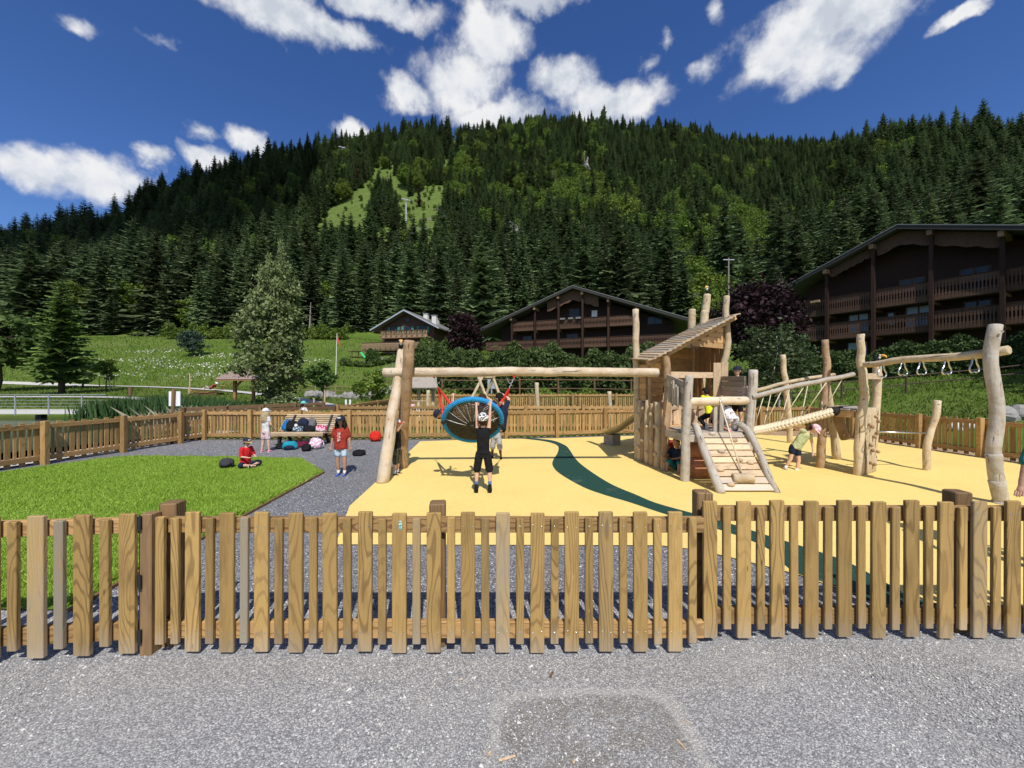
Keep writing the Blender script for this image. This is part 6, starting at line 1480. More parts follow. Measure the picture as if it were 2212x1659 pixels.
for sgn in (0, 1):
    ya, yb = (Y0 - .5, (Y0 + Y1) / 2) if sgn == 0 else (Y1 + .5, (Y0 + Y1) / 2)
    slab = MB(); slab.add([(X0 - .5, ya, rz0), (X1 + .5, ya, rz0), (X1 - .05, yb, rz1), (X0 + .35, yb, rz1), (X0 - .5, ya, rz0 - .08), (X1 + .5, ya, rz0 - .08), (X1 - .05, yb, rz1 - .08), (X0 + .35, yb, rz1 - .08)], [(0, 1, 2, 3), (7, 6, 5, 4), (0, 4, 5, 1), (1, 5, 6, 2), (2, 6, 7, 3), (3, 7, 4, 0)]); ro = slab.build('roof', 'shelter_wood', sh)
    if sgn == 0:
        sm = MB(); sm.box((0, 0, 0), (.24, .36, .03)); shm = sm.mesh('shingle', 'shingle')
        for r_ in range(7):
            t0 = r_ / 7; xa, xb = X0 - .5 + .85 * t0, X1 + .5 - .55 * t0; nn_ = int((xb - xa) / .25)
            for k in range(nn_):
                x = xa + (k + .5) * (xb - xa) / nn_; y = ya + (yb - ya) * (t0 + .07); z = rz0 + (rz1 - rz0) * (t0 + .07) + .035
                obj_from_mesh('shingle', shm, sh, Matrix.Translation((x, y, z)) @ Matrix.Rotation(math.atan2(rz1 - rz0, yb - ya) - .05, 4, 'X') @ Matrix.Rotation(random.uniform(-.04, .04), 4, 'Z'))
bg_ = thing('footbridge', 'white-edged footbridge with cable railing over the pond', 'bridge', (-33, 25.5, 0))
m_ = MB(); m_.box((-44, 25.6, .06), (36, 1.5, .20)); m_.build('deck', 'concrete', bg_)
for x in np.arange(-60, -26.2, 2.15):
    m_ = MB(); m_.box((x, 24.82, .55), (.06, .05, 1.35)); m_.build('railing_post', 'galv', bg_)
for z in (.45, .65, .85, 1.05, 1.22):
    m_ = MB(); m_.tube([(-62, 24.82, z), (-26.2, 24.82, z)], .012 if z < 1.2 else .02, 5); m_.build('cable', 'galv', bg_)
for x in (-58, -51, -44, -37.5, -34.8, -31.2, -28.6):
    m_ = MB(); m_.tube([(x, 25.5, -1.4), (x, 25.5, -.13)], .26, 8); m_.build('pier', 'metal_dark', bg_)
sg = thing('sign_post', 'brown sign post with a blank white board at the fence corner', 'sign', (-10.85, 12.35, 0))
m_ = MB(); m_.tube([(-10.84, 12.25, -.1), (-10.78, 12.25, 1.75)], .046, 10); m_.build('post', 'brown_board', sg, True)
m_ = MB(); m_.box((-10.80, 12.32, 1.43), (.36, .03, .47)); m_.build('board', 'white_board', sg)
def railfence(label, line, h_=1.05, mat='dead_wood', n=None):
    t = thing('rail_fence', label, 'fence', (line[0][0], line[0][1], 0))
    for a, b in zip(line, line[1:]):
        L = math.hypot(b[0] - a[0], b[1] - a[1]); k = max(1, int(L / 2.3))
        for i in range(k):
            p = Vector((a[0] + (b[0] - a[0]) * i / k, a[1] + (b[1] - a[1]) * i / k, 0)); q = Vector((a[0] + (b[0] - a[0]) * (i + 1) / k, a[1] + (b[1] - a[1]) * (i + 1) / k, 0)); p.z = ztf(p.x, p.y); q.z = ztf(q.x, q.y)
            m_ = MB(); m_.tube([p - Z * .2, p + Z * h_], .055, 6); m_.build('post', mat, t)
            for f_ in (.5, .92):
                m_ = MB(); e = random.uniform(-.12, .12); m_.tube([p + Z * (h_ * f_ + e * .3), q + Z * (h_ * f_ - e * .3)], .034, 6); m_.build('rail', mat, t)
railfence('grey two-rail fence between the undergrowth and the long hedge', [(-4.5, 24.8), (3, 25), (10, 24.6)], 1.35, 'brown_board')
railfence('grey two-rail fence on the grass bank at the right', [(15.0, 21.5), (21, 20.5), (27, 18.5)], 1.0, 'spruce_bark')
railfence('pale rail fence climbing the bank towards the small chalet', [(-22, 56), (-17, 62), (-13.5, 66)], 1.1, 'dead_wood')
railfence('rail fence along the top of the dry stone bank', [(-23, 41), (-13, 37.5), (-4, 35.5)], 1.0, 'terrace_wood')
random.seed(5)
for i in range(34):
    t = i / 33; x = -20 + 13 * t + random.uniform(-.5, .5); y = 38.0 - 4.5 * t + random.uniform(-.4, .4); s = random.uniform(.35, .8)
    m_ = MB(); m_.ell((x, y, ztf(x, y) + s * .25), (s, s * .8, s * .6), 8, 6); o = m_.build('bank_stone', 'rock')
    for vtx in o.data.vertices: vtx.co += mnoise.noise_vector(vtx.co * 2.5 + Vector((i, 0, 0))) * s * .35
    tag(o, 'grey boulder of the dry stone bank below the rail fence', 'rock', 'boulders of the dry stone bank')
for i, (u, v, Y, s, lab) in enumerate([(2090, 908, 12.9, .30, 'white boulder behind the right-hand fence, next to the thick post'), (2068, 914, 13.0, .24, 'low pale boulder left of the white boulder'), (2172, 906, 13.3, .42, 'dark grey boulder right of the thick post'), (2206, 904, 13.2, .40, 'mottled boulder at the right edge of the picture')]):
    p = P(u, v, Y); z0 = ztf(p.x, Y); m_ = MB(); m_.ell((p.x, Y, z0 + s * .45), (s, s * .8, s * .75), 10, 8); o = m_.build('boulder', 'concrete' if i < 2 else 'rock')
    for vtx in o.data.vertices: vtx.co += mnoise.noise_vector(vtx.co * 3 + Vector((i * 7, 0, 0))) * s * .3
    tag(o, lab, 'boulder')
# lounger on the far grass
lg = thing('sun_lounger', 'brown wooden sun lounger on the far grass', 'lounger', (-31.5, 40, .8)); z0 = ztf(-31.3, 40)
for i in range(8):
    s = i / 7; p = Vector((-33.2 + 4.0 * s, 39.6, z0 + .25 + .05 + (max(0, s - .45)) * 1.7 + max(0, .2 - s) * .8)); board('slat', p, p + Vector((0, 1.3, 0)), .5, .06, 'shelter_wood', lg, (0, 0, 1))
m_ = MB(); m_.box((-31.8, 40.2, z0 + .12), (2.6, 1.0, .24)); m_.build('base', 'brown_board', lg)
# toddler playground behind the second fence
th = thing('toddler_playhouse', 'small wooden playhouse with a shingled roof in the toddler enclosure', 'playhouse', (-4.6, 18.5, 0))
zq = .1
for x, y, h_ in ((-5.15, 18, 1.55), (-3.95, 18, 1.6), (-4.6, 18.9, 2.0), (-5.3, 19, 2.0), (-3.9, 18.9, 2.0)): log('post', [(x, y, 0), (x + .03, y, h_)], .085, th, 'robinia')
m_ = MB(); m_.add([(-5.6, 18.3, 1.75), (-3.55, 18.3, 1.75), (-3.75, 19.0, 2.4), (-5.3, 19.0, 2.4), (-5.6, 18.3, 1.70), (-3.55, 18.3, 1.70), (-3.75, 19, 2.35), (-5.3, 19, 2.35)], [(0, 1, 2, 3), (7, 6, 5, 4), (0, 4, 5, 1), (1, 5, 6, 2), (3, 7, 4, 0)]); m_.build('roof', 'grey_plank', th)
for i in range(7): board('wall_board', (-5.05 + i * .17, 17.95, .2), (-5.05 + i * .17, 17.95, .85), .155, .03, 'new_plank', th)
for i in range(5): board('wall_board', (-3.7 + i * .17, 17.95, .2), (-3.7 + i * .17, 17.95, .85), .12, .03, 'new_plank', th)
m_ = MB(); m_.tube([(-5.1, 17.95, 1.10), (-3.95, 17.95, 1.10)], .03, 6); m_.build('rail', 'new_plank', th)
m_ = MB(); m_.box((-4.45, 17.92, .58), (.42, .015, .46)); m_.build('notice', 'white_board', th, label='white notice sheet with black marks')
m_ = MB()
for a_, b_, c_ in ((-.1, .12, .16), (.02, 0, .14), (.08, -.12, .12)): m_.box((-4.45 + a_, 17.908, .58 + b_), (c_, .008, .05))
m_.build('print', 'black_paint', th)
ts = thing('toddler_swing_frame', 'tall crossed log legs of the swing in the toddler enclosure', 'swing frame', (-1.2, 19, 0))
for a, b in (((-2.55, 19.2), (-1.55, 19.5)), ((-.85, 19), (-1.65, 19.5)), ((-.2, 19.6), (-.95, 20)), ((-1.9, 20.4), (-1.0, 20))):
    log('leg', [(a[0], a[1], .1), (b[0] + (b[0] - a[0]) * .1, b[1], 2.35)], .075, ts, 'robinia')
log('beam', [(-1.62, 19.5, 2.25), (-.9, 20.0, 2.25)], .08, ts, 'robinia')
for i, (u, vt, Y, lab) in enumerate(((1159, 827, 17.6, 'pale log post in the toddler enclosure right of the basket swing'), (1316, 846, 17.8, 'short pale log post in the toddler enclosure near the climbing tower'))):
    p = P(u, vt, Y); o = log('log_post', [(p.x + .1, Y, 0), (p.x, Y, p.z)], .095, None, 'robinia'); tag(o, lab, 'post')
m_ = MB(); z0 = ztf(-1.2, 26); m_.box((-1.3, 24.4, 1.9), (.5, .05, .6)); m_.box((-1.3, 24.45, 1.2), (.08, .08, 1.8)); tag(m_.build('info_board', 'galv'), 'small grey information board behind the toddler swing', 'sign')

# ------------------------------------------------------------------ bench, bags, bottle
bn = thing('slatted_bench', 'wide slatted wooden bench covered with bags', 'bench', (-6.7, 12.3, 0), 0)
for i in range(6):
    y = 11.85 + i * .10; z = .40 - i * .012; board('seat_slat', (-7.42, y, z), (-5.80, y, z), .082, .035, 'bench_slat', bn, (0, 0, 1))
board('seat_slat', (-7.42, 11.80, .34), (-5.80, 11.80, .34), .09, .035, 'bench_slat', bn)
for i in range(9):
    z = .40 + i * .058; y = 12.48 + i * .045; board('back_slat', (-7.55 + i * .006, y, z), (-5.72, y, z), .047, .03, 'bench_slat', bn, (0, -1, .7))
for x in (-7.2, -5.98):
    m_ = MB(); m_.prism([(0, 0), (.10, 0), (.18, .34), (.62, .30), (.98, .86), (.92, .88), (.55, .36), (.02, .37)], (x - .03, 11.85, 0), (0, 1, 0), Z, (.06, 0, 0)); m_.build('leg', 'metal_dark', bn)
    m_ = MB(); m_.bar((x, 12.35, .33), (x, 12.55, 0.0), .06, .07); m_.build('leg', 'metal_dark', bn)
def backpack(label, p, size, mat, rz, lie=0.0, pocket=None, roll=0.0):
    p = Vector(p); t = thing('backpack', label, 'bag', p, rz); M = WM[t.name] @ Matrix.Rotation(lie, 4, 'X') @ Matrix.Rotation(roll, 4, 'Y'); sx, sy, sz = size; sd = abs(hash(label)) % 97 if False else len(label)
    def mk(nm, mt, fn):
        b = MB(); fn(b); b.v = [tuple(M @ Vector(v)) for v in b.v]; return b.build(nm, mt, t, True)
    def body(b):
        n, m2 = 16, 10; vs = []; fs = []
        for i in range(m2 + 1):
            th_ = math.pi * i / m2 - math.pi / 2
            for k in range(n):
                a = 2 * math.pi * k / n; ca, sa, ct, st2 = math.cos(a), math.sin(a), math.cos(th_), math.sin(th_)
                f = lambda v_, e: math.copysign(abs(v_) ** e, v_)
                q = Vector((f(ca, .6) * f(ct, .55) * sx / 2 * (1 - .18 * max(0, st2)), f(sa, .7) * f(ct, .55) * sy / 2, sz / 2 + f(st2, .6) * sz / 2))
                q += mnoise.noise_vector(q * 9 + Vector((sd, 0, 0))) * min(size) * .10; vs.append(q)
        for i in range(m2):
            for k in range(n): fs.append((i * n + k, i * n + (k + 1) % n, (i + 1) * n + (k + 1) % n, (i + 1) * n + k))
        b.add(vs, fs)
    mk('body', mat, body)
    mk('pocket', pocket or mat, lambda b: b.ell((0, -sy * .46, sz * .33), (sx * .36, sy * .20, sz * .27), 12, 8))
    mk('strap', pocket or mat, lambda b: (b.tube([(-sx * .25, sy * .45, sz * .9), (-sx * .27, sy * .75, sz * .55), (-sx * .3, sy * .45, sz * .1)], .014, 6), b.tube([(sx * .25, sy * .45, sz * .9), (sx * .27, sy * .75, sz * .55), (sx * .3, sy * .45, sz * .1)], .014, 6), b.tube([(-.04, 0, sz * .98), (0, 0, sz * 1.1), (.04, 0, sz * .98)], .010, 6)))
    return t
for nm, c in (('bag_blue', (.02, .16, .42)), ('bag_black', (.014, .014, .017)), ('bag_navy', (.018, .025, .06)), ('bag_grey', (.16, .16, .17)), ('bag_teal', (.02, .30, .40)), ('bag_maroon', (.15, .015, .04)), ('bag_red', (.62, .03, .02)), ('bag_charcoal', (.05, .05, .058))): cloth(nm, c)
cloth('bag_pink', (.70, .40, .55), .85, (.85, .80, .82), 16); cloth('bag_pinkred', (.55, .05, .12), .85, (.80, .55, .62), 14); cloth('bag_camo', (.05, .08, .12), .85, (.45, .55, .62), 16)
backpack('bright blue backpack leaning on the left end of the bench', (-7.26, 12.28, .41), (.30, .18, .36), 'bag_blue', -.2, -.25, roll=.35)
backpack('black backpack next to the bright blue one on the bench', (-7.02, 12.22, .41), (.34, .22, .34), 'bag_black', .1, -.35)
backpack('navy backpack with a round white badge in the middle of the bench', (-6.68, 12.25, .41), (.34, .22, .40), 'bag_navy', 0, -.25, 'bag_black')
backpack('grey rucksack behind the navy backpack on the bench', (-6.48, 12.42, .44), (.28, .2, .36), 'bag_grey', .3, -.25)
backpack('blue and white patterned pouch in front of the navy backpack', (-6.66, 12.0, .41), (.34, .18, .17), 'bag_camo', .05)
backpack('black backpack lying flat in the middle of the bench', (-6.32, 12.05, .41), (.42, .24, .18), 'bag_black', -.1)
backpack('pink and red flowered bag at the right end of the bench', (-5.98, 12.08, .41), (.36, .24, .20), 'bag_pinkred', .2, 0, 'bag_pink')
bd = MB(); bd.tube([(-6.80, 12.115, .60), (-6.80, 12.105, .60)], [.05, .05], 14); o = bd.build('badge', 'paint_white', [q for q in C.objects if q.name.startswith('backpack') and 'badge' in q.get('label', '')][0])
backpack('turquoise bag lying under the left end of the bench', (-6.43, 11.15, 0.0), (.40, .26, .24), 'bag_teal', .3, 0, 'bag_navy')
backpack('maroon bag on the gravel under the bench', (-6.35, 11.6, 0.0), (.46, .24, .16), 'bag_maroon', -.1)
backpack('black open rucksack beside the turquoise bag on the gravel', (-6.75, 11.3, 0.0), (.34, .24, .14), 'bag_black', .2)
backpack('pink patterned backpack on the gravel in front of the bench', (-5.78, 11.25, 0.0), (.38, .26, .32), 'bag_pink', -.5, -.3)
backpack('small black bag leaning on the pink patterned backpack', (-5.83, 10.9, 0.0), (.26, .2, .20), 'bag_black', .4)
backpack('black bag lying alone on the gravel behind the girl in red', (-4.07, 10.25, 0.0), (.34, .24, .14), 'bag_black', .2)
backpack('red backpack leaning against the back fence', (-4.52, 12.72, 0.0), (.36, .22, .34), 'bag_red', .2, -.2, 'bag_red')
backpack('dark grey backpack on the lawn beside the sitting boy', (-6.35, 8.55, .03), (.28, .2, .22), 'bag_charcoal', .5, -.5)
bt = thing('water_bottle', 'teal metal water bottle standing on the gravel', 'bottle', (-5.75, 11.5, 0)); plain('teal_metal', (.02, .22, .27), .35, .05, .5, .3)
m_ = MB(); m_.tube([(-5.75, 11.5, 0), (-5.75, 11.5, .20), (-5.75, 11.5, .235)], [.042, .042, .026], 12); m_.build('flask', 'teal_metal', bt, True); m_ = MB(); m_.tube([(-5.75, 11.5, .236), (-5.75, 11.5, .285)], [.028, .024], 10); m_.build('cap', 'teal_metal', bt, True)
# ------------------------------------------------------------------ people
def skinmat(name, c):
    def bld(t, b):
        n = t.noise(objco(t), 14, 3, .6); t.put(b.inputs['Base Color'], t.ramp(n, [(.3, tuple(x * .9 for x in c)), (.7, c)]))
        b.inputs['Subsurface Weight'].default_value = 0.0
    return material(name, bld, .55, .3)
skinmat('skin_fair', (.66, .41, .30)); skinmat('skin_tan', (.46, .26, .165)); skinmat('skin_dark', (.13, .065, .040))
for nm, c in (('cloth_red', (.62, .025, .03)), ('cloth_rust', (.36, .045, .030)), ('cloth_jean', (.50, .62, .72)), ('cloth_white', (.74, .72, .72)), ('cloth_palepink', (.74, .55, .58)), ('cloth_black', (.014, .014, .016)), ('cloth_navy', (.018, .026, .055)), ('cloth_dark', (.035, .035, .04)), ('cloth_yellow', (.78, .82, .03)), ('cloth_lime', (.50, .55, .30)), ('cloth_teal', (.02, .20, .20)), ('cap_turq', (.16, .62, .58)), ('cap_white', (.80, .80, .80)), ('cap_navy', (.025, .03, .05)), ('cap_red', (.70, .05, .04)), ('brim_tan', (.55, .36, .14)), ('shoe_blue', (.03, .10, .42)), ('shoe_pink', (.72, .30, .36)), ('shoe_black', (.02, .02, .024)), ('shoe_grey', (.42, .42, .42)), ('sock_white', (.75, .75, .75)), ('sock_blue', (.10, .16, .32)), ('hair_dark', (.022, .014, .010)), ('hair_brown', (.055, .030, .016)), ('hair_blond', (.46, .36, .22)), ('cloth_grey', (.42, .42, .43)), ('cloth_olive', (.06, .07, .04))): cloth(nm, c)
cloth('cap_mosaic', (.03, .03, .03), .5, (.82, .82, .80), 42, .46, .50); cloth('cloth_spots', (.78, .76, .77), .85, (.16, .15, .18), 15, .56, .60); cloth('cap_pink', (.78, .42, .50), .85, (.85, .66, .70), 30); cloth('cloth_camo', (.10, .11, .08), .85, (.04, .045, .03), 22)
REM = []                                     # meshes to be fused into one skin
def fuse(b, name, mat, root, vox, extra=None, sm=6):
    o = b.build(name, mat, root, True)
    md = o.modifiers.new('fuse', 'REMESH'); md.mode = 'VOXEL'; md.voxel_size = vox; md.use_smooth_shade = True
    m2 = o.modifiers.new('soft', 'SMOOTH'); m2.factor = .5; m2.iterations = sm
    REM.append((o, mat, extra)); return o
def nrm(v): return Vector(v).normalized()
def person(label, loc, yaw, h, look, pose=None, group=None):
    pose = pose or {}; t = thing('person', label, 'person', loc, yaw, group); M = WM[t.name]; k = h
    T = lambda v: M @ Vector(v)
    up = nrm(pose.get('lean', (0, 0, 1))); sd = Vector(pose.get('side', (1, 0, 0))); sd = (sd - up * sd.dot(up)).normalized(); fr = sd.cross(up)
    pel = Vector(pose.get('pelvis', (0, 0, .47 * k)))
    bend = nrm(pose.get('bend', up)); chest = pel + up * .13 * k + bend * .12 * k; neck = chest + bend * .115 * k
    csd = (sd - bend * sd.dot(bend)).normalized(); cfr = csd.cross(bend)
    hd = nrm(pose.get('head', bend)); fc = Vector(pose.get('face', cfr)); fc = (fc - hd * fc.dot(hd)).normalized(); hs_ = hd.cross(fc) * -1
    hc = neck + hd * .115 * k; R3h = Matrix((fc.cross(hd), -fc, hd)).transposed(); R3 = Matrix((sd, -fr, up)).transposed(); R3c = Matrix((csd, -cfr, bend)).transposed()
    J = {}
    for s, nm in ((1, 'L'), (-1, 'R')):
        a = pose.get('arm' + nm, ((s * .18, 0, -1), (s * .10, -.12, -1))); sh = chest + csd * (s * pose.get('sw', .094) * k) + bend * .085 * k
        el = sh + nrm(a[0]) * .165 * k; wr = el + nrm(a[1]) * .14 * k; hn = wr + nrm(a[2] if len(a) > 2 else a[1]) * .05 * k
        l = pose.get('leg' + nm, ((s * .06, 0, -1), (s * .02, .05, -1))); hp = pel + sd * (s * .052 * k) - up * .01 * k
        kn = hp + nrm(l[0]) * .225 * k; an = kn + nrm(l[1]) * .205 * k; ft = nrm(l[2] if len(l) > 2 else (s * .12, -1, -.12))
        J[nm] = (sh, el, wr, hn, hp, kn, an, ft, s)
    b = MB()                                                                        # ---- body
    b.ell(pel, (.085 * k, .062 * k, .065 * k), 12, 8, R3); b.ell(pel + up * .075 * k, (.074 * k, .055 * k, .08 * k), 12, 8, R3); b.ell(chest + bend * .02 * k, (.094 * k, .062 * k, .095 * k), 12, 8, R3c)
    b.cone(chest + bend * .07 * k, neck + hd * .03 * k, .038 * k, .030 * k)
    b.ell(hc + hd * .012 * k, (.060 * k, .070 * k, .072 * k), 14, 10, R3h); b.ell(hc - hd * .035 * k + fc * .014 * k, (.046 * k, .048 * k, .042 * k), 12, 8, R3h)
    b.cone(hc + fc * .066 * k + hd * .004 * k, hc + fc * .078 * k - hd * .014 * k, .007 * k, .011 * k, 8)
    for s in (-1, 1): b.ell(hc + R3h @ Vector((s * .060 * k, .004 * k, -.004 * k)), (.009 * k, .014 * k, .020 * k), 8, 6, R3h)
    ex = MB()
    for nm in 'LR':
        sh, el, wr, hn, hp, kn, an, ft, s = J[nm]
        b.ell(sh, .036 * k); b.cone(sh, el, .031 * k, .023 * k); b.cone(el, wr, .0235 * k, .0165 * k)
        hdir = (hn - wr).normalized(); hx, hy = ortho(hdir); b.ell(wr + hdir * .028 * k, (.020 * k, .011 * k, .030 * k), 10, 8, Matrix((hx, hdir.cross(hx), hdir)).transposed())
        curl = pose.get('curl' + nm, hdir.cross(hx) * .35); curl = Vector(curl)
        for i in range(4):
            o0 = wr + hdir * .050 * k + hx * ((i - 1.5) * .0095 * k); L = (.030, .036, .034, .026)[i] * k; c_ = o0 + hdir * L * .5 + curl * L * .25
            ex.tube([T(o0 - hdir * .01 * k), T(o0), T(c_), T(c_ + (hdir * .6 + curl).normalized() * L * .5)], [.0062 * k, .0062 * k, .0056 * k, .0042 * k], 6)
        tb_ = wr + hdir * .018 * k - hx * (.017 * k * s); ex.tube([T(tb_), T(tb_ + (hdir * .7 - hx * s * .7) * .022 * k), T(tb_ + (hdir - hx * s * .35) * .042 * k)], [.0075 * k, .007 * k, .005 * k], 6)
        b.cone(hp, kn, .047 * k, .034 * k); b.cone(kn, an, .034 * k, .0205 * k); b.cone(kn.lerp(an, .12), kn.lerp(an, .45), .033 * k, .031 * k); b.cone(an, an + ft * .06 * k - Z * .012 * k, .022 * k, .018 * k)
    b.v = [tuple(T(v)) for v in b.v]; fuse(b, 'body', look.get('skin', 'skin_fair'), t, .0092 * k, ex, 4)
    e = MB()
    for s in (-1, 1): e.ell(T(hc + R3h @ Vector((s * .024 * k, -.064 * k, .010 * k))), .0075 * k, 8, 6)
    e.build('eyes', 'eye_dark', t, True)
    e = MB(); e.ell(T(hc + R3h @ Vector((0, -.062 * k, -.040 * k))), (.018 * k, .006 * k, .006 * k), 8, 6, (M.to_3x3() @ R3h)); e.build('mouth', 'lip', t, True)
    if 'shirt' in look:                                                             # ---- shirt
        mt, slv, loose, hem = look['shirt']; b = MB(); f = loose
        b.ell(chest + bend * .03 * k, (.100 * k * (.7 + .3 * f), .068 * k * f, .088 * k), 14, 10, R3c)
        low = pel - up * (hem + .02) * k; ring = []
        for c_, rx, ry, RR in ((chest + bend * .06 * k, .088, .058, R3c), (chest, .100, .068, R3c), (chest.lerp(low, .33), .096, .068, R3), (chest.lerp(low, .66), .095, .070, R3), (low, .099, .074, R3)):
            for j in range(16):
                a = 2 * math.pi * j / 16; ring.append(c_ + RR @ Vector((math.cos(a) * rx * k * f, math.sin(a) * ry * k * f, 0)))
        b.add(ring, [(i * 16 + j, i * 16 + (j + 1) % 16, i * 16 + 16 + (j + 1) % 16, i * 16 + 16 + j) for i in range(4) for j in range(16)] + [tuple(reversed(range(16))), tuple(range(64, 80))])
        for nm in 'LR':
            sh, el, wr = J[nm][:3]; b.ell(sh, .041 * k * f)
            if slv > 0: b.cone(sh, sh.lerp(el, min(1, slv)), .040 * k * f, (.034 if slv < 1 else .030) * k * f)
            if slv > 1: b.cone(el, el.lerp(wr, slv - 1), .030 * k, .024 * k)
        b.cone(chest + bend * .08 * k, neck - bend * .018 * k, .048 * k, .036 * k)
        b.v = [tuple(T(v)) for v in b.v]; fuse(b, 'shirt', mt, t, .010 * k, None, 5)
    if 'panel' in look:
        e = MB(); e.box(T(chest + cfr * .087 * k - bend * .035 * k), (.052 * k, .012 * k, .16 * k), M.to_3x3() @ R3); e.build('embroidered_panel', look['panel'], t)
    if 'shorts' in look:
        mt, ln, f = look['shorts']; b = MB(); b.ell(pel + up * .015 * k, (.096 * k * f, .073 * k * f, .062 * k), 14, 8, R3)
        for nm in 'LR':
            hp, kn, an = J[nm][4:7]; b.cone(hp, hp.lerp(kn, min(1, ln)), .056 * k * f, (.054 if ln < 1 else .042) * k * f)
            if ln > 1: b.cone(kn, kn.lerp(an, ln - 1), .042 * k, .032 * k)
        b.v = [tuple(T(v)) for v in b.v]; fuse(b, 'shorts' if ln <= 1 else 'trousers', mt, t, .010 * k, None, 4)
    for nm in 'LR':
        an, ft, kn = J[nm][6], J[nm][7], J[nm][5]
        if 'socks' in look:
            e = MB(); e.tube([T(an + (kn - an) * .30), T(an + (kn - an) * .1), T(an)], [.027 * k, .024 * k, .026 * k], 10); e.build('sock', look['socks'], t, True)
        if 'shoes' in look:
            shin = (an - kn).normalized(); dn = (shin - ft * shin.dot(ft)).normalized(); sx = ft.cross(dn); Rm = Matrix((ft, sx, -dn)).transposed(); b = MB()
            b.ell(an + dn * .012 * k, (.036 * k, .028 * k, .030 * k), 10, 8, Rm); b.ell(an + dn * .020 * k + ft * .055 * k, (.052 * k, .030 * k, .022 * k), 12, 8, Rm); b.ell(an + dn * .012 * k + ft * .02 * k, (.045 * k, .028 * k, .028 * k), 12, 8, Rm)
            b.v = [tuple(T(v)) for v in b.v]; sh_ = fuse(b, 'shoe', look['shoes'], t, .008 * k, None, 2)
            e = MB(); e.ell(an + dn * .036 * k + ft * .035 * k, (.076 * k, .031 * k, .008 * k), 14, 6, Rm); e.v = [tuple(T(v)) for v in e.v]; e.build('sole', look.get('sole', 'sole'), sh_, True)
    if 'hair' in look:
        mt, style = look['hair']; b = MB()
        b.ell(hc + hd * .022 * k - fc * .012 * k, (.066 * k, .070 * k, .070 * k), 14, 10, R3h)
        b.ell(hc - fc * .030 * k - hd * .015 * k, (.060 * k, .045 * k, .062 * k), 12, 8, R3h)
        if style in ('long', 'wavy'):
            for i in range(9):
                a = math.pi * (i / 8) * 1.24 - .38; o0 = hc + R3h @ Vector((math.cos(a) * .058 * k, math.sin(a) * .060 * k, -.01 * k)); w_ = .012 * k if style == 'wavy' else .004 * k
                dn = -Z * 1.0; L = (.15 if style == 'wavy' else .24) * k
                ou = (o0 - hc).normalized(); b.tube([o0, o0 + dn * L * .35 + ou * .02 * k, o0 + dn * L * .7 + ou * .028 * k + Vector((w_, 0, 0)), o0 + dn * L + ou * .02 * k - Vector((w_, 0, 0))], [.024 * k, .027 * k, .024 * k, .012 * k], 8)
        if style == 'tail': b.tube([hc - fc * .06 * k, hc - fc * .095 * k - Z * .05 * k, hc - fc * .09 * k - Z * .14 * k], [.022 * k, .026 * k, .010 * k], 8)
        b.v = [tuple(T(v)) for v in b.v]; fuse(b, 'hair', mt, t, .009 * k, None, 2)
    if 'cap' in look:
        mt, bm_, rev = look['cap']; b = MB(); n = 16; vs = []; fs = []
        for i in range(7):
            th_ = math.pi / 2 * i / 6
            for j in range(n):
                a = 2 * math.pi * j / n; vs.append(hc + R3h @ Vector((math.cos(a) * math.cos(th_) * .074 * k, math.sin(a) * math.cos(th_) * .083 * k, .020 * k + math.sin(th_) * .076 * k)))
        for i in range(6):
            for j in range(n): fs.append((i * n + j, i * n + (j + 1) % n, (i + 1) * n + (j + 1) % n, (i + 1) * n + j))
        b.add(vs, fs); b.v = [tuple(T(v)) for v in b.v]; cp = b.build('cap', mt, t, True)
        e = MB(); vs = []; fs = []
        for i in range(9):
            a = -math.pi + math.pi * i / 8; 
            for rr_, dz in ((.070, .0), (.100, -.004), (.118 if 1.5 < i + .0 < 6.5 else .09, -.014)):
                wdt = (.074 + (rr_ - .07) * .15) * k; vs.append(hc + R3h @ Vector((math.cos(a) * wdt, math.sin(a) * (.083 * k + (rr_ - .07) * 1.55 * k) * rev, .024 * k + dz * k)))
        for i in range(8):
            for j in range(2): fs.append((i * 3 + j, i * 3 + j + 1, i * 3 + 4 + j, i * 3 + 3 + j))
        e.add(vs, fs); e.v = [tuple(T(v)) for v in e.v]; br = e.build('brim', bm_, cp, True); sm_ = br.modifiers.new('thick', 'SOLIDIFY'); sm_.thickness = .004
        if 'logo' in look:
            e = MB(); e.box(T(hc + R3h @ Vector((0, -.076 * k, .058 * k))), (.05 * k, .014 * k, .022 * k), M.to_3x3() @ R3h); e.build('emblem', look['logo'], cp)
    if 'sunhat' in look:
        b = MB(); b.ell(hc + hd * .032 * k, (.080 * k, .086 * k, .066 * k), 14, 9, R3h); b.ell(hc + hd * .016 * k + fc * .035 * k, (.088 * k, .095 * k, .012 * k), 16, 6, R3h); b.v = [tuple(T(v)) for v in b.v]; fuse(b, 'sun_hat', look['sunhat'], t, .008 * k, None, 2)
    return t
girl = person('girl in a rust red embroidered top and pale denim shorts walking on the gravel', (-3.55, 7.98, 0), .05, 1.20, dict(skin='skin_tan', shirt=('cloth_rust', .75, 1.16, -.01), shorts=('cloth_jean', .42, 1.05), shoes='shoe_blue', socks='sock_white', hair=('hair_dark', 'wavy'), cap=('cap_navy', 'cap_navy', 1), logo='cap_white', panel='cloth_emb' if 'cloth_emb' in MATS else 'cap_white'),
    dict(armL=((.30, .05, -1), (.12, -.15, -1)), armR=((-.30, .05, -1), (-.12, -.15, -1)), legL=((.07, -.05, -1), (-.02, .06, -1)), legR=((-.03, .02, -1), (.05, .12, -1))))
cloth('cloth_emb', (.74, .62, .58), .85, (.45, .05, .04), 45, .48, .52)
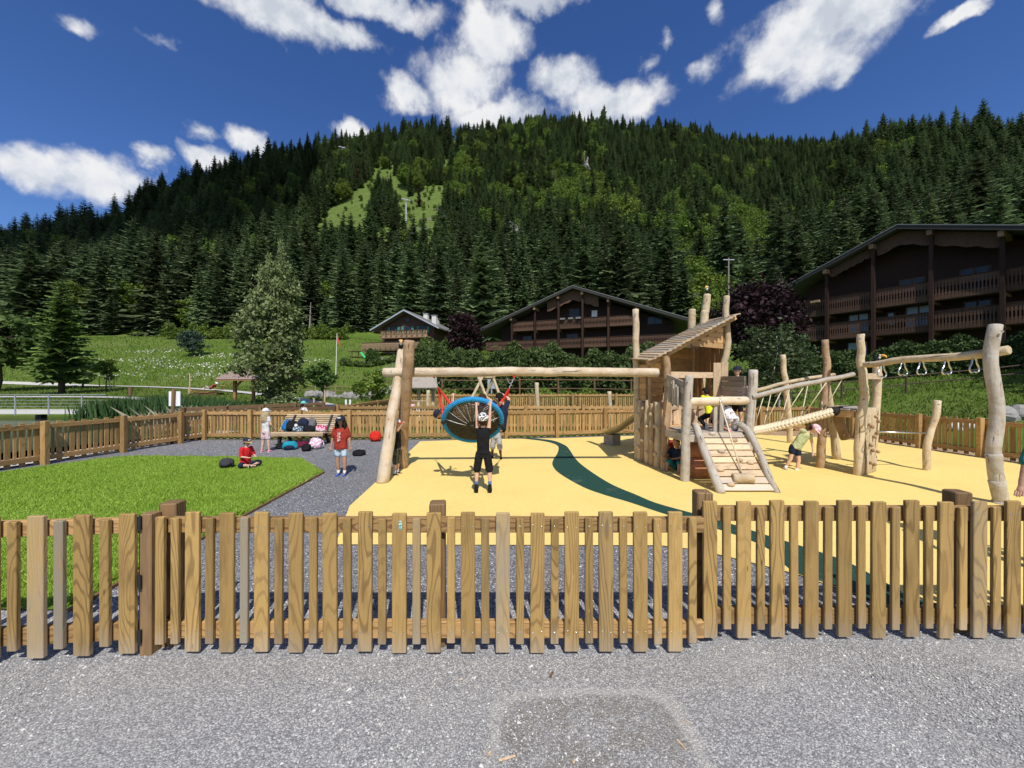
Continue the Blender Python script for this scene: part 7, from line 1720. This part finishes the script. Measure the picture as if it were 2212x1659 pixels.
[o for o in girl.children if o.name.startswith('embroidered')][0].data.materials[0] = MATS['cloth_emb']
person('blond girl in a white cap and pale pink clothes seen from behind by the bench', (-6.9, 10.78, 0), math.pi - .35, 1.18, dict(shirt=('cloth_white', .4, 1.05, 0), shorts=('cloth_palepink', .55, 1.12), shoes='shoe_pink', hair=('hair_blond', 'long'), cap=('cap_white', 'cap_white', 1)),
    dict(armL=((.35, -.1, -1), (-.1, -.6, -.7)), armR=((-.35, -.1, -1), (.1, -.6, -.7)), legL=((.12, .05, -1), (.05, .1, -1)), legR=((-.12, -.05, -1), (-.05, 0, -1))))
person('boy in a red shirt and tan-brimmed cap sitting cross-legged on the lawn', (-6.0, 8.66, .02), 1.15, 1.04, dict(shirt=('cloth_red', .85, 1.15, 0), shorts=('cloth_navy', .95, 1.08), hair=('hair_brown', 'short'), cap=('cap_navy', 'brim_tan', 1), logo='cap_white', shoes='shoe_black'),
    dict(pelvis=(0, 0, .085), lean=(0, -.10, 1), head=(0, -.15, 1), armL=((.28, -.25, -1), (-.35, -.85, -.1)), armR=((-.28, -.25, -1), (.35, -.85, -.1)), legL=((.66, -.75, .10), (-.92, -.28, -.14), (-.8, -.5, 0)), legR=((-.66, -.75, .10), (.92, -.36, -.14), (.8, -.5, 0))))
person('girl with a turquoise cap and ponytail behind the fence above the bench', (-7.75, 14.3, 0), math.pi - .5, 1.22, dict(shirt=('cloth_white', .5, 1.08, 0), shorts=('cloth_jean', .6, 1.05), hair=('hair_brown', 'tail'), cap=('cap_turq', 'cap_turq', 1), shoes='shoe_grey'),
    dict(armR=((-.5, -.3, -.9), (-.3, -.9, -.2))))
person('boy in a red and white cap half hidden behind the leaning swing log', (-2.42, 8.06, 0), R(85), 1.13, dict(shirt=('cloth_black', .6, 1.1, 0), shorts=('cloth_camo', 1.0, 1.15), hair=('hair_dark', 'short'), cap=('cap_white', 'cap_red', 1), shoes='shoe_black', socks='sock_white'),
    dict(armL=((.2, .1, -1), (0, -.3, -1)), armR=((-.5, -.5, .2), (-.3, -.6, .7))))
ftoe = (0, -.35, -.94)
person('boy in black with a mosaic cap hanging from the basket swing rim', (-.50, 6.68, .12), math.pi, 1.27, dict(shirt=('cloth_black', .05, .92, .03), shorts=('cloth_black', .92, 1.02), hair=('hair_brown', 'short'), cap=('cap_mosaic', 'cap_mosaic', 1), shoes='shoe_black', socks='sock_blue', sole='shoe_black'),
    dict(sw=.075, pelvis=(0, 0, .575), head=(0, .42, .9), armL=((.08, -.05, 1), (.06, -.15, 1), (.0, -.4, .9)), armR=((-.08, -.05, 1), (-.06, -.15, 1), (0, -.4, .9)), legL=((.16, 0, -1), (.02, .06, -1), ftoe), legR=((-.16, 0, -1), (-.02, .06, -1), ftoe)))
person('child in black on the right of the basket swing gripping the red rope', (-.22, 7.32, 1.04), -2.4, 1.2, dict(shirt=('cloth_navy', .6, 1.16, 0), shorts=('cloth_black', .9, 1.1), hair=('hair_dark', 'short'), shoes='shoe_black'),
    dict(pelvis=(0, 0, .03), lean=(-.25, .1, .9), bend=(-.05, -.15, 1), head=(.1, -.35, .9), armL=((.3, -.5, .5), (-.1, -.8, .3)), armR=((-.55, -.2, .7), (.5, -.5, .5)), legL=((.1, -.9, -.1), (.1, -.8, -.3)), legR=((-.1, -.9, -.1), (-.1, -.8, -.3))))
person('child in a navy cap leaning out on the left of the basket swing', (-.92, 7.32, 1.02), .3, 1.14, dict(shirt=('cloth_dark', .6, 1.1, 0), shorts=('cloth_grey', .9, 1.1), hair=('hair_dark', 'short'), cap=('cap_navy', 'cap_navy', 1), shoes='shoe_black'),
    dict(pelvis=(0, 0, .05), lean=(-.72, .35, .40), head=(-.85, .1, .45), armL=((.35, .0, .8), (.05, .2, 1)), armR=((.3, .4, .1), (.6, .2, .1)), legL=((.75, .15, .2), (.6, .3, -.4)), legR=((.75, -.1, .3), (.5, .3, -.5))))
person('dark-haired child lying in the basket swing with arms over its upper rim', (-.52, 7.36, 1.10), math.pi, 1.2, dict(shirt=('cloth_palepink', .3, 1.05, 0), shorts=('cloth_navy', .9, 1.08), hair=('hair_brown', 'short'), shoes='shoe_black'),
    dict(pelvis=(0, -.1, .05), lean=(0, .45, .75), head=(.15, .55, .75), armL=((.7, .6, .0), (.2, .9, .25)), armR=((-.7, .6, .0), (-.2, .9, .25)), legL=((.3, -.6, -.3), (.2, -.8, .1)), legR=((-.3, -.6, -.3), (-.2, -.8, .1))))
person('dark-skinned child in grey shorts standing behind the basket swing', (-.40, 9.75, 0), -.2, 1.18, dict(skin='skin_dark', shirt=('cloth_grey', .6, 1.1, 0), shorts=('cloth_grey', .95, 1.15), hair=('hair_dark', 'short'), shoes='shoe_black', sole='cloth_lime'),
    dict(armL=((.2, -.8, .5), (.0, -.9, .4)), armR=((-.2, -.8, .5), (0, -.9, .4)), legL=((.16, -.1, -1), (.1, .1, -1)), legR=((-.16, .1, -1), (-.1, .25, -1))))
person('child in a neon yellow shirt crouching on the tower deck', (4.24, 8.15, .95), math.pi + .15, 1.18, dict(skin='skin_tan', shirt=('cloth_yellow', .7, 1.14, 0), shorts=('cloth_black', 1.95, 1.05), hair=('hair_dark', 'short'), shoes='shoe_black'),
    dict(pelvis=(0, 0, .32), lean=(-.1, -.35, .85), bend=(-.15, -.6, .70), armL=((.2, -.5, -.8), (0, -.3, -.9)), armR=((-.2, -.5, -.8), (0, -.3, -.9)), legL=((.25, -.8, -.45), (.05, .85, -.5), (0, .3, -1)), legR=((-.25, -.8, -.55), (-.05, .85, -.45), (0, .3, -1))))
person('child in spotted white clothes and pink shoes crawling onto the tower deck', (4.40, 7.70, .94), math.pi + .15, 1.12, dict(skin='skin_tan', shirt=('cloth_spots', .7, 1.15, .02), shorts=('cloth_spots', .8, 1.15), hair=('hair_dark', 'short'), shoes='shoe_pink', sole='shoe_pink'),
    dict(pelvis=(0, .02, .27), lean=(0, -.45, .72), bend=(.1, -.85, .45), armL=((.2, -.6, -.7), (0, -.3, -.9)), armR=((-.2, -.6, -.7), (0, -.3, -.9)), legL=((.22, -.75, -.6), (.0, .92, -.3), (0, .4, -1)), legR=((-.2, -.3, -.9), (-.02, .8, -.62), (0, .2, -1))))
person('boy in a dark cap standing at the start of the rope bridge', (5.42, 9.25, .97), -1.3, 1.31, dict(shirt=('cloth_dark', .6, 1.1, 0), shorts=('cloth_black', 1.0, 1.1), hair=('hair_brown', 'short'), cap=('cap_navy', 'cap_navy', 1), shoes='shoe_black'),
    dict(armL=((.2, .1, -1), (.1, -.3, -1)), armR=((-.1, .75, -.6), (.35, .9, -.25))))
person('child in a teal shirt in the shade inside the tower hut', (3.95, 9.65, .96), -.6, 1.08, dict(shirt=('cloth_teal', .6, 1.1, 0), shorts=('cloth_black', .9, 1.1), hair=('hair_dark', 'short'), shoes='shoe_black', cap=('cap_navy', 'cap_navy', 1)))
person('child in dark clothes sitting in the shade under the tower deck', (3.62, 8.35, 0), -.9, 1.15, dict(skin='skin_tan', shirt=('cloth_navy', .7, 1.1, 0), shorts=('cloth_teal', .9, 1.1), hair=('hair_dark', 'short'), shoes='shoe_black'),
    dict(pelvis=(0, 0, .10), lean=(0, -.2, 1), legL=((.25, -.8, .55), (.05, -.3, -1)), legR=((-.25, -.8, .55), (-.05, -.3, -1)), armL=((.2, -.6, -.6), (-.1, -.9, 0)), armR=((-.2, -.6, -.6), (.1, -.9, 0))))
person('second child in a rust shirt crouching deeper under the tower deck', (3.75, 9.0, 0), -1.2, 1.1, dict(skin='skin_tan', shirt=('cloth_rust', .7, 1.1, 0), shorts=('cloth_dark', .9, 1.1), hair=('hair_dark', 'short'), shoes='shoe_black'),
    dict(pelvis=(0, 0, .22), lean=(0, -.35, 1), legL=((.25, -.9, .25), (.05, .35, -1)), legR=((-.25, -.9, .25), (-.05, .35, -1)), armL=((.2, -.6, -.6), (-.1, -.9, 0)), armR=((-.2, -.6, -.6), (.1, -.9, 0))))
person('girl in a pink sun hat leaning over beside the rope bridge', (6.10, 8.45, 0), .15, 1.17, dict(skin='skin_fair', shirt=('cloth_lime', .25, 1.1, 0), shorts=('cloth_navy', .38, 1.12), hair=('hair_brown', 'tail'), sunhat='cap_pink', shoes='shoe_grey', socks='sock_white'),
    dict(pelvis=(.14, 0, .50), lean=(.28, -.15, .85), bend=(.48, -.35, .70), head=(.50, -.6, .55), face=(.35, -.7, -.6), armL=((.25, -.1, -1), (-.15, -.2, -1)), armR=((-.75, .3, .30), (-.75, .2, .45)), legL=((.02, -.12, -1), (-.22, .06, -1)), legR=((-.22, .02, -1), (-.32, .25, -.9))))
person('adult in a teal sleeve at the right edge, only one arm showing', (5.46, 3.88, 0), .05, 1.66, dict(skin='skin_tan', shirt=('cloth_teal', .95, 1.1, 0), shorts=('cloth_dark', 1.9, 1.05), hair=('hair_brown', 'short'), shoes='shoe_black'),
    dict(armR=((-.55, -.05, -.85), (-.40, -.10, -.9), (-.5, -.2, -.75)), armL=((.2, 0, -1), (.1, -.2, -1))))
z0 = ztf(-31.5, 40)
person('person sunbathing on the far wooden lounger', (-31.3, 39.9, z0 + .55), -1.57, 1.72, dict(skin='skin_tan', shirt=('cloth_rust', .6, 1.05, 0), shorts=('cloth_grey', .8, 1.05), hair=('hair_dark', 'short'), shoes='shoe_grey', sunhat='cap_white'),
    dict(pelvis=(0, 0, .15), lean=(0, .75, .55), legL=((.1, -.75, .55), (.05, -.5, -.8)), legR=((-.1, -1, .1), (-.05, -1, -.1)), armL=((.2, -.3, -.5), (0, -.9, .2)), armR=((-.2, -.3, -.5), (0, -.9, .2))))
person('small child in a pink top inside the toddler playhouse', (-4.75, 18.35, .12), .6, .98, dict(skin='skin_tan', shirt=('cap_pink', .6, 1.1, 0), shorts=('cloth_navy', .7, 1.1), hair=('hair_dark', 'short'), shoes='shoe_pink'))
# fuse every body, garment and shoe into one continuous surface
bpy.context.view_layer.update(); dg = bpy.context.evaluated_depsgraph_get()
for o, mat, extra in REM:
    ev = o.evaluated_get(dg); me = bpy.data.meshes.new_from_object(ev, depsgraph=dg)
    if extra is not None and extra.v:
        n0 = len(me.vertices); inv = WM[o.name].inverted(); vv = np.empty(n0 * 3, dtype=np.float32); me.vertices.foreach_get('co', vv)
        bm = bmesh.new(); bm.from_mesh(me); nv = [bm.verts.new(inv @ Vector(p)) for p in extra.v]
        for f in extra.f:
            try: bm.faces.new([nv[i] for i in f]).smooth = True
            except ValueError: pass
        bm.to_mesh(me); bm.free()
    if not me.materials: me.materials.append(MATS[mat])
    o.modifiers.clear(); o.data = me
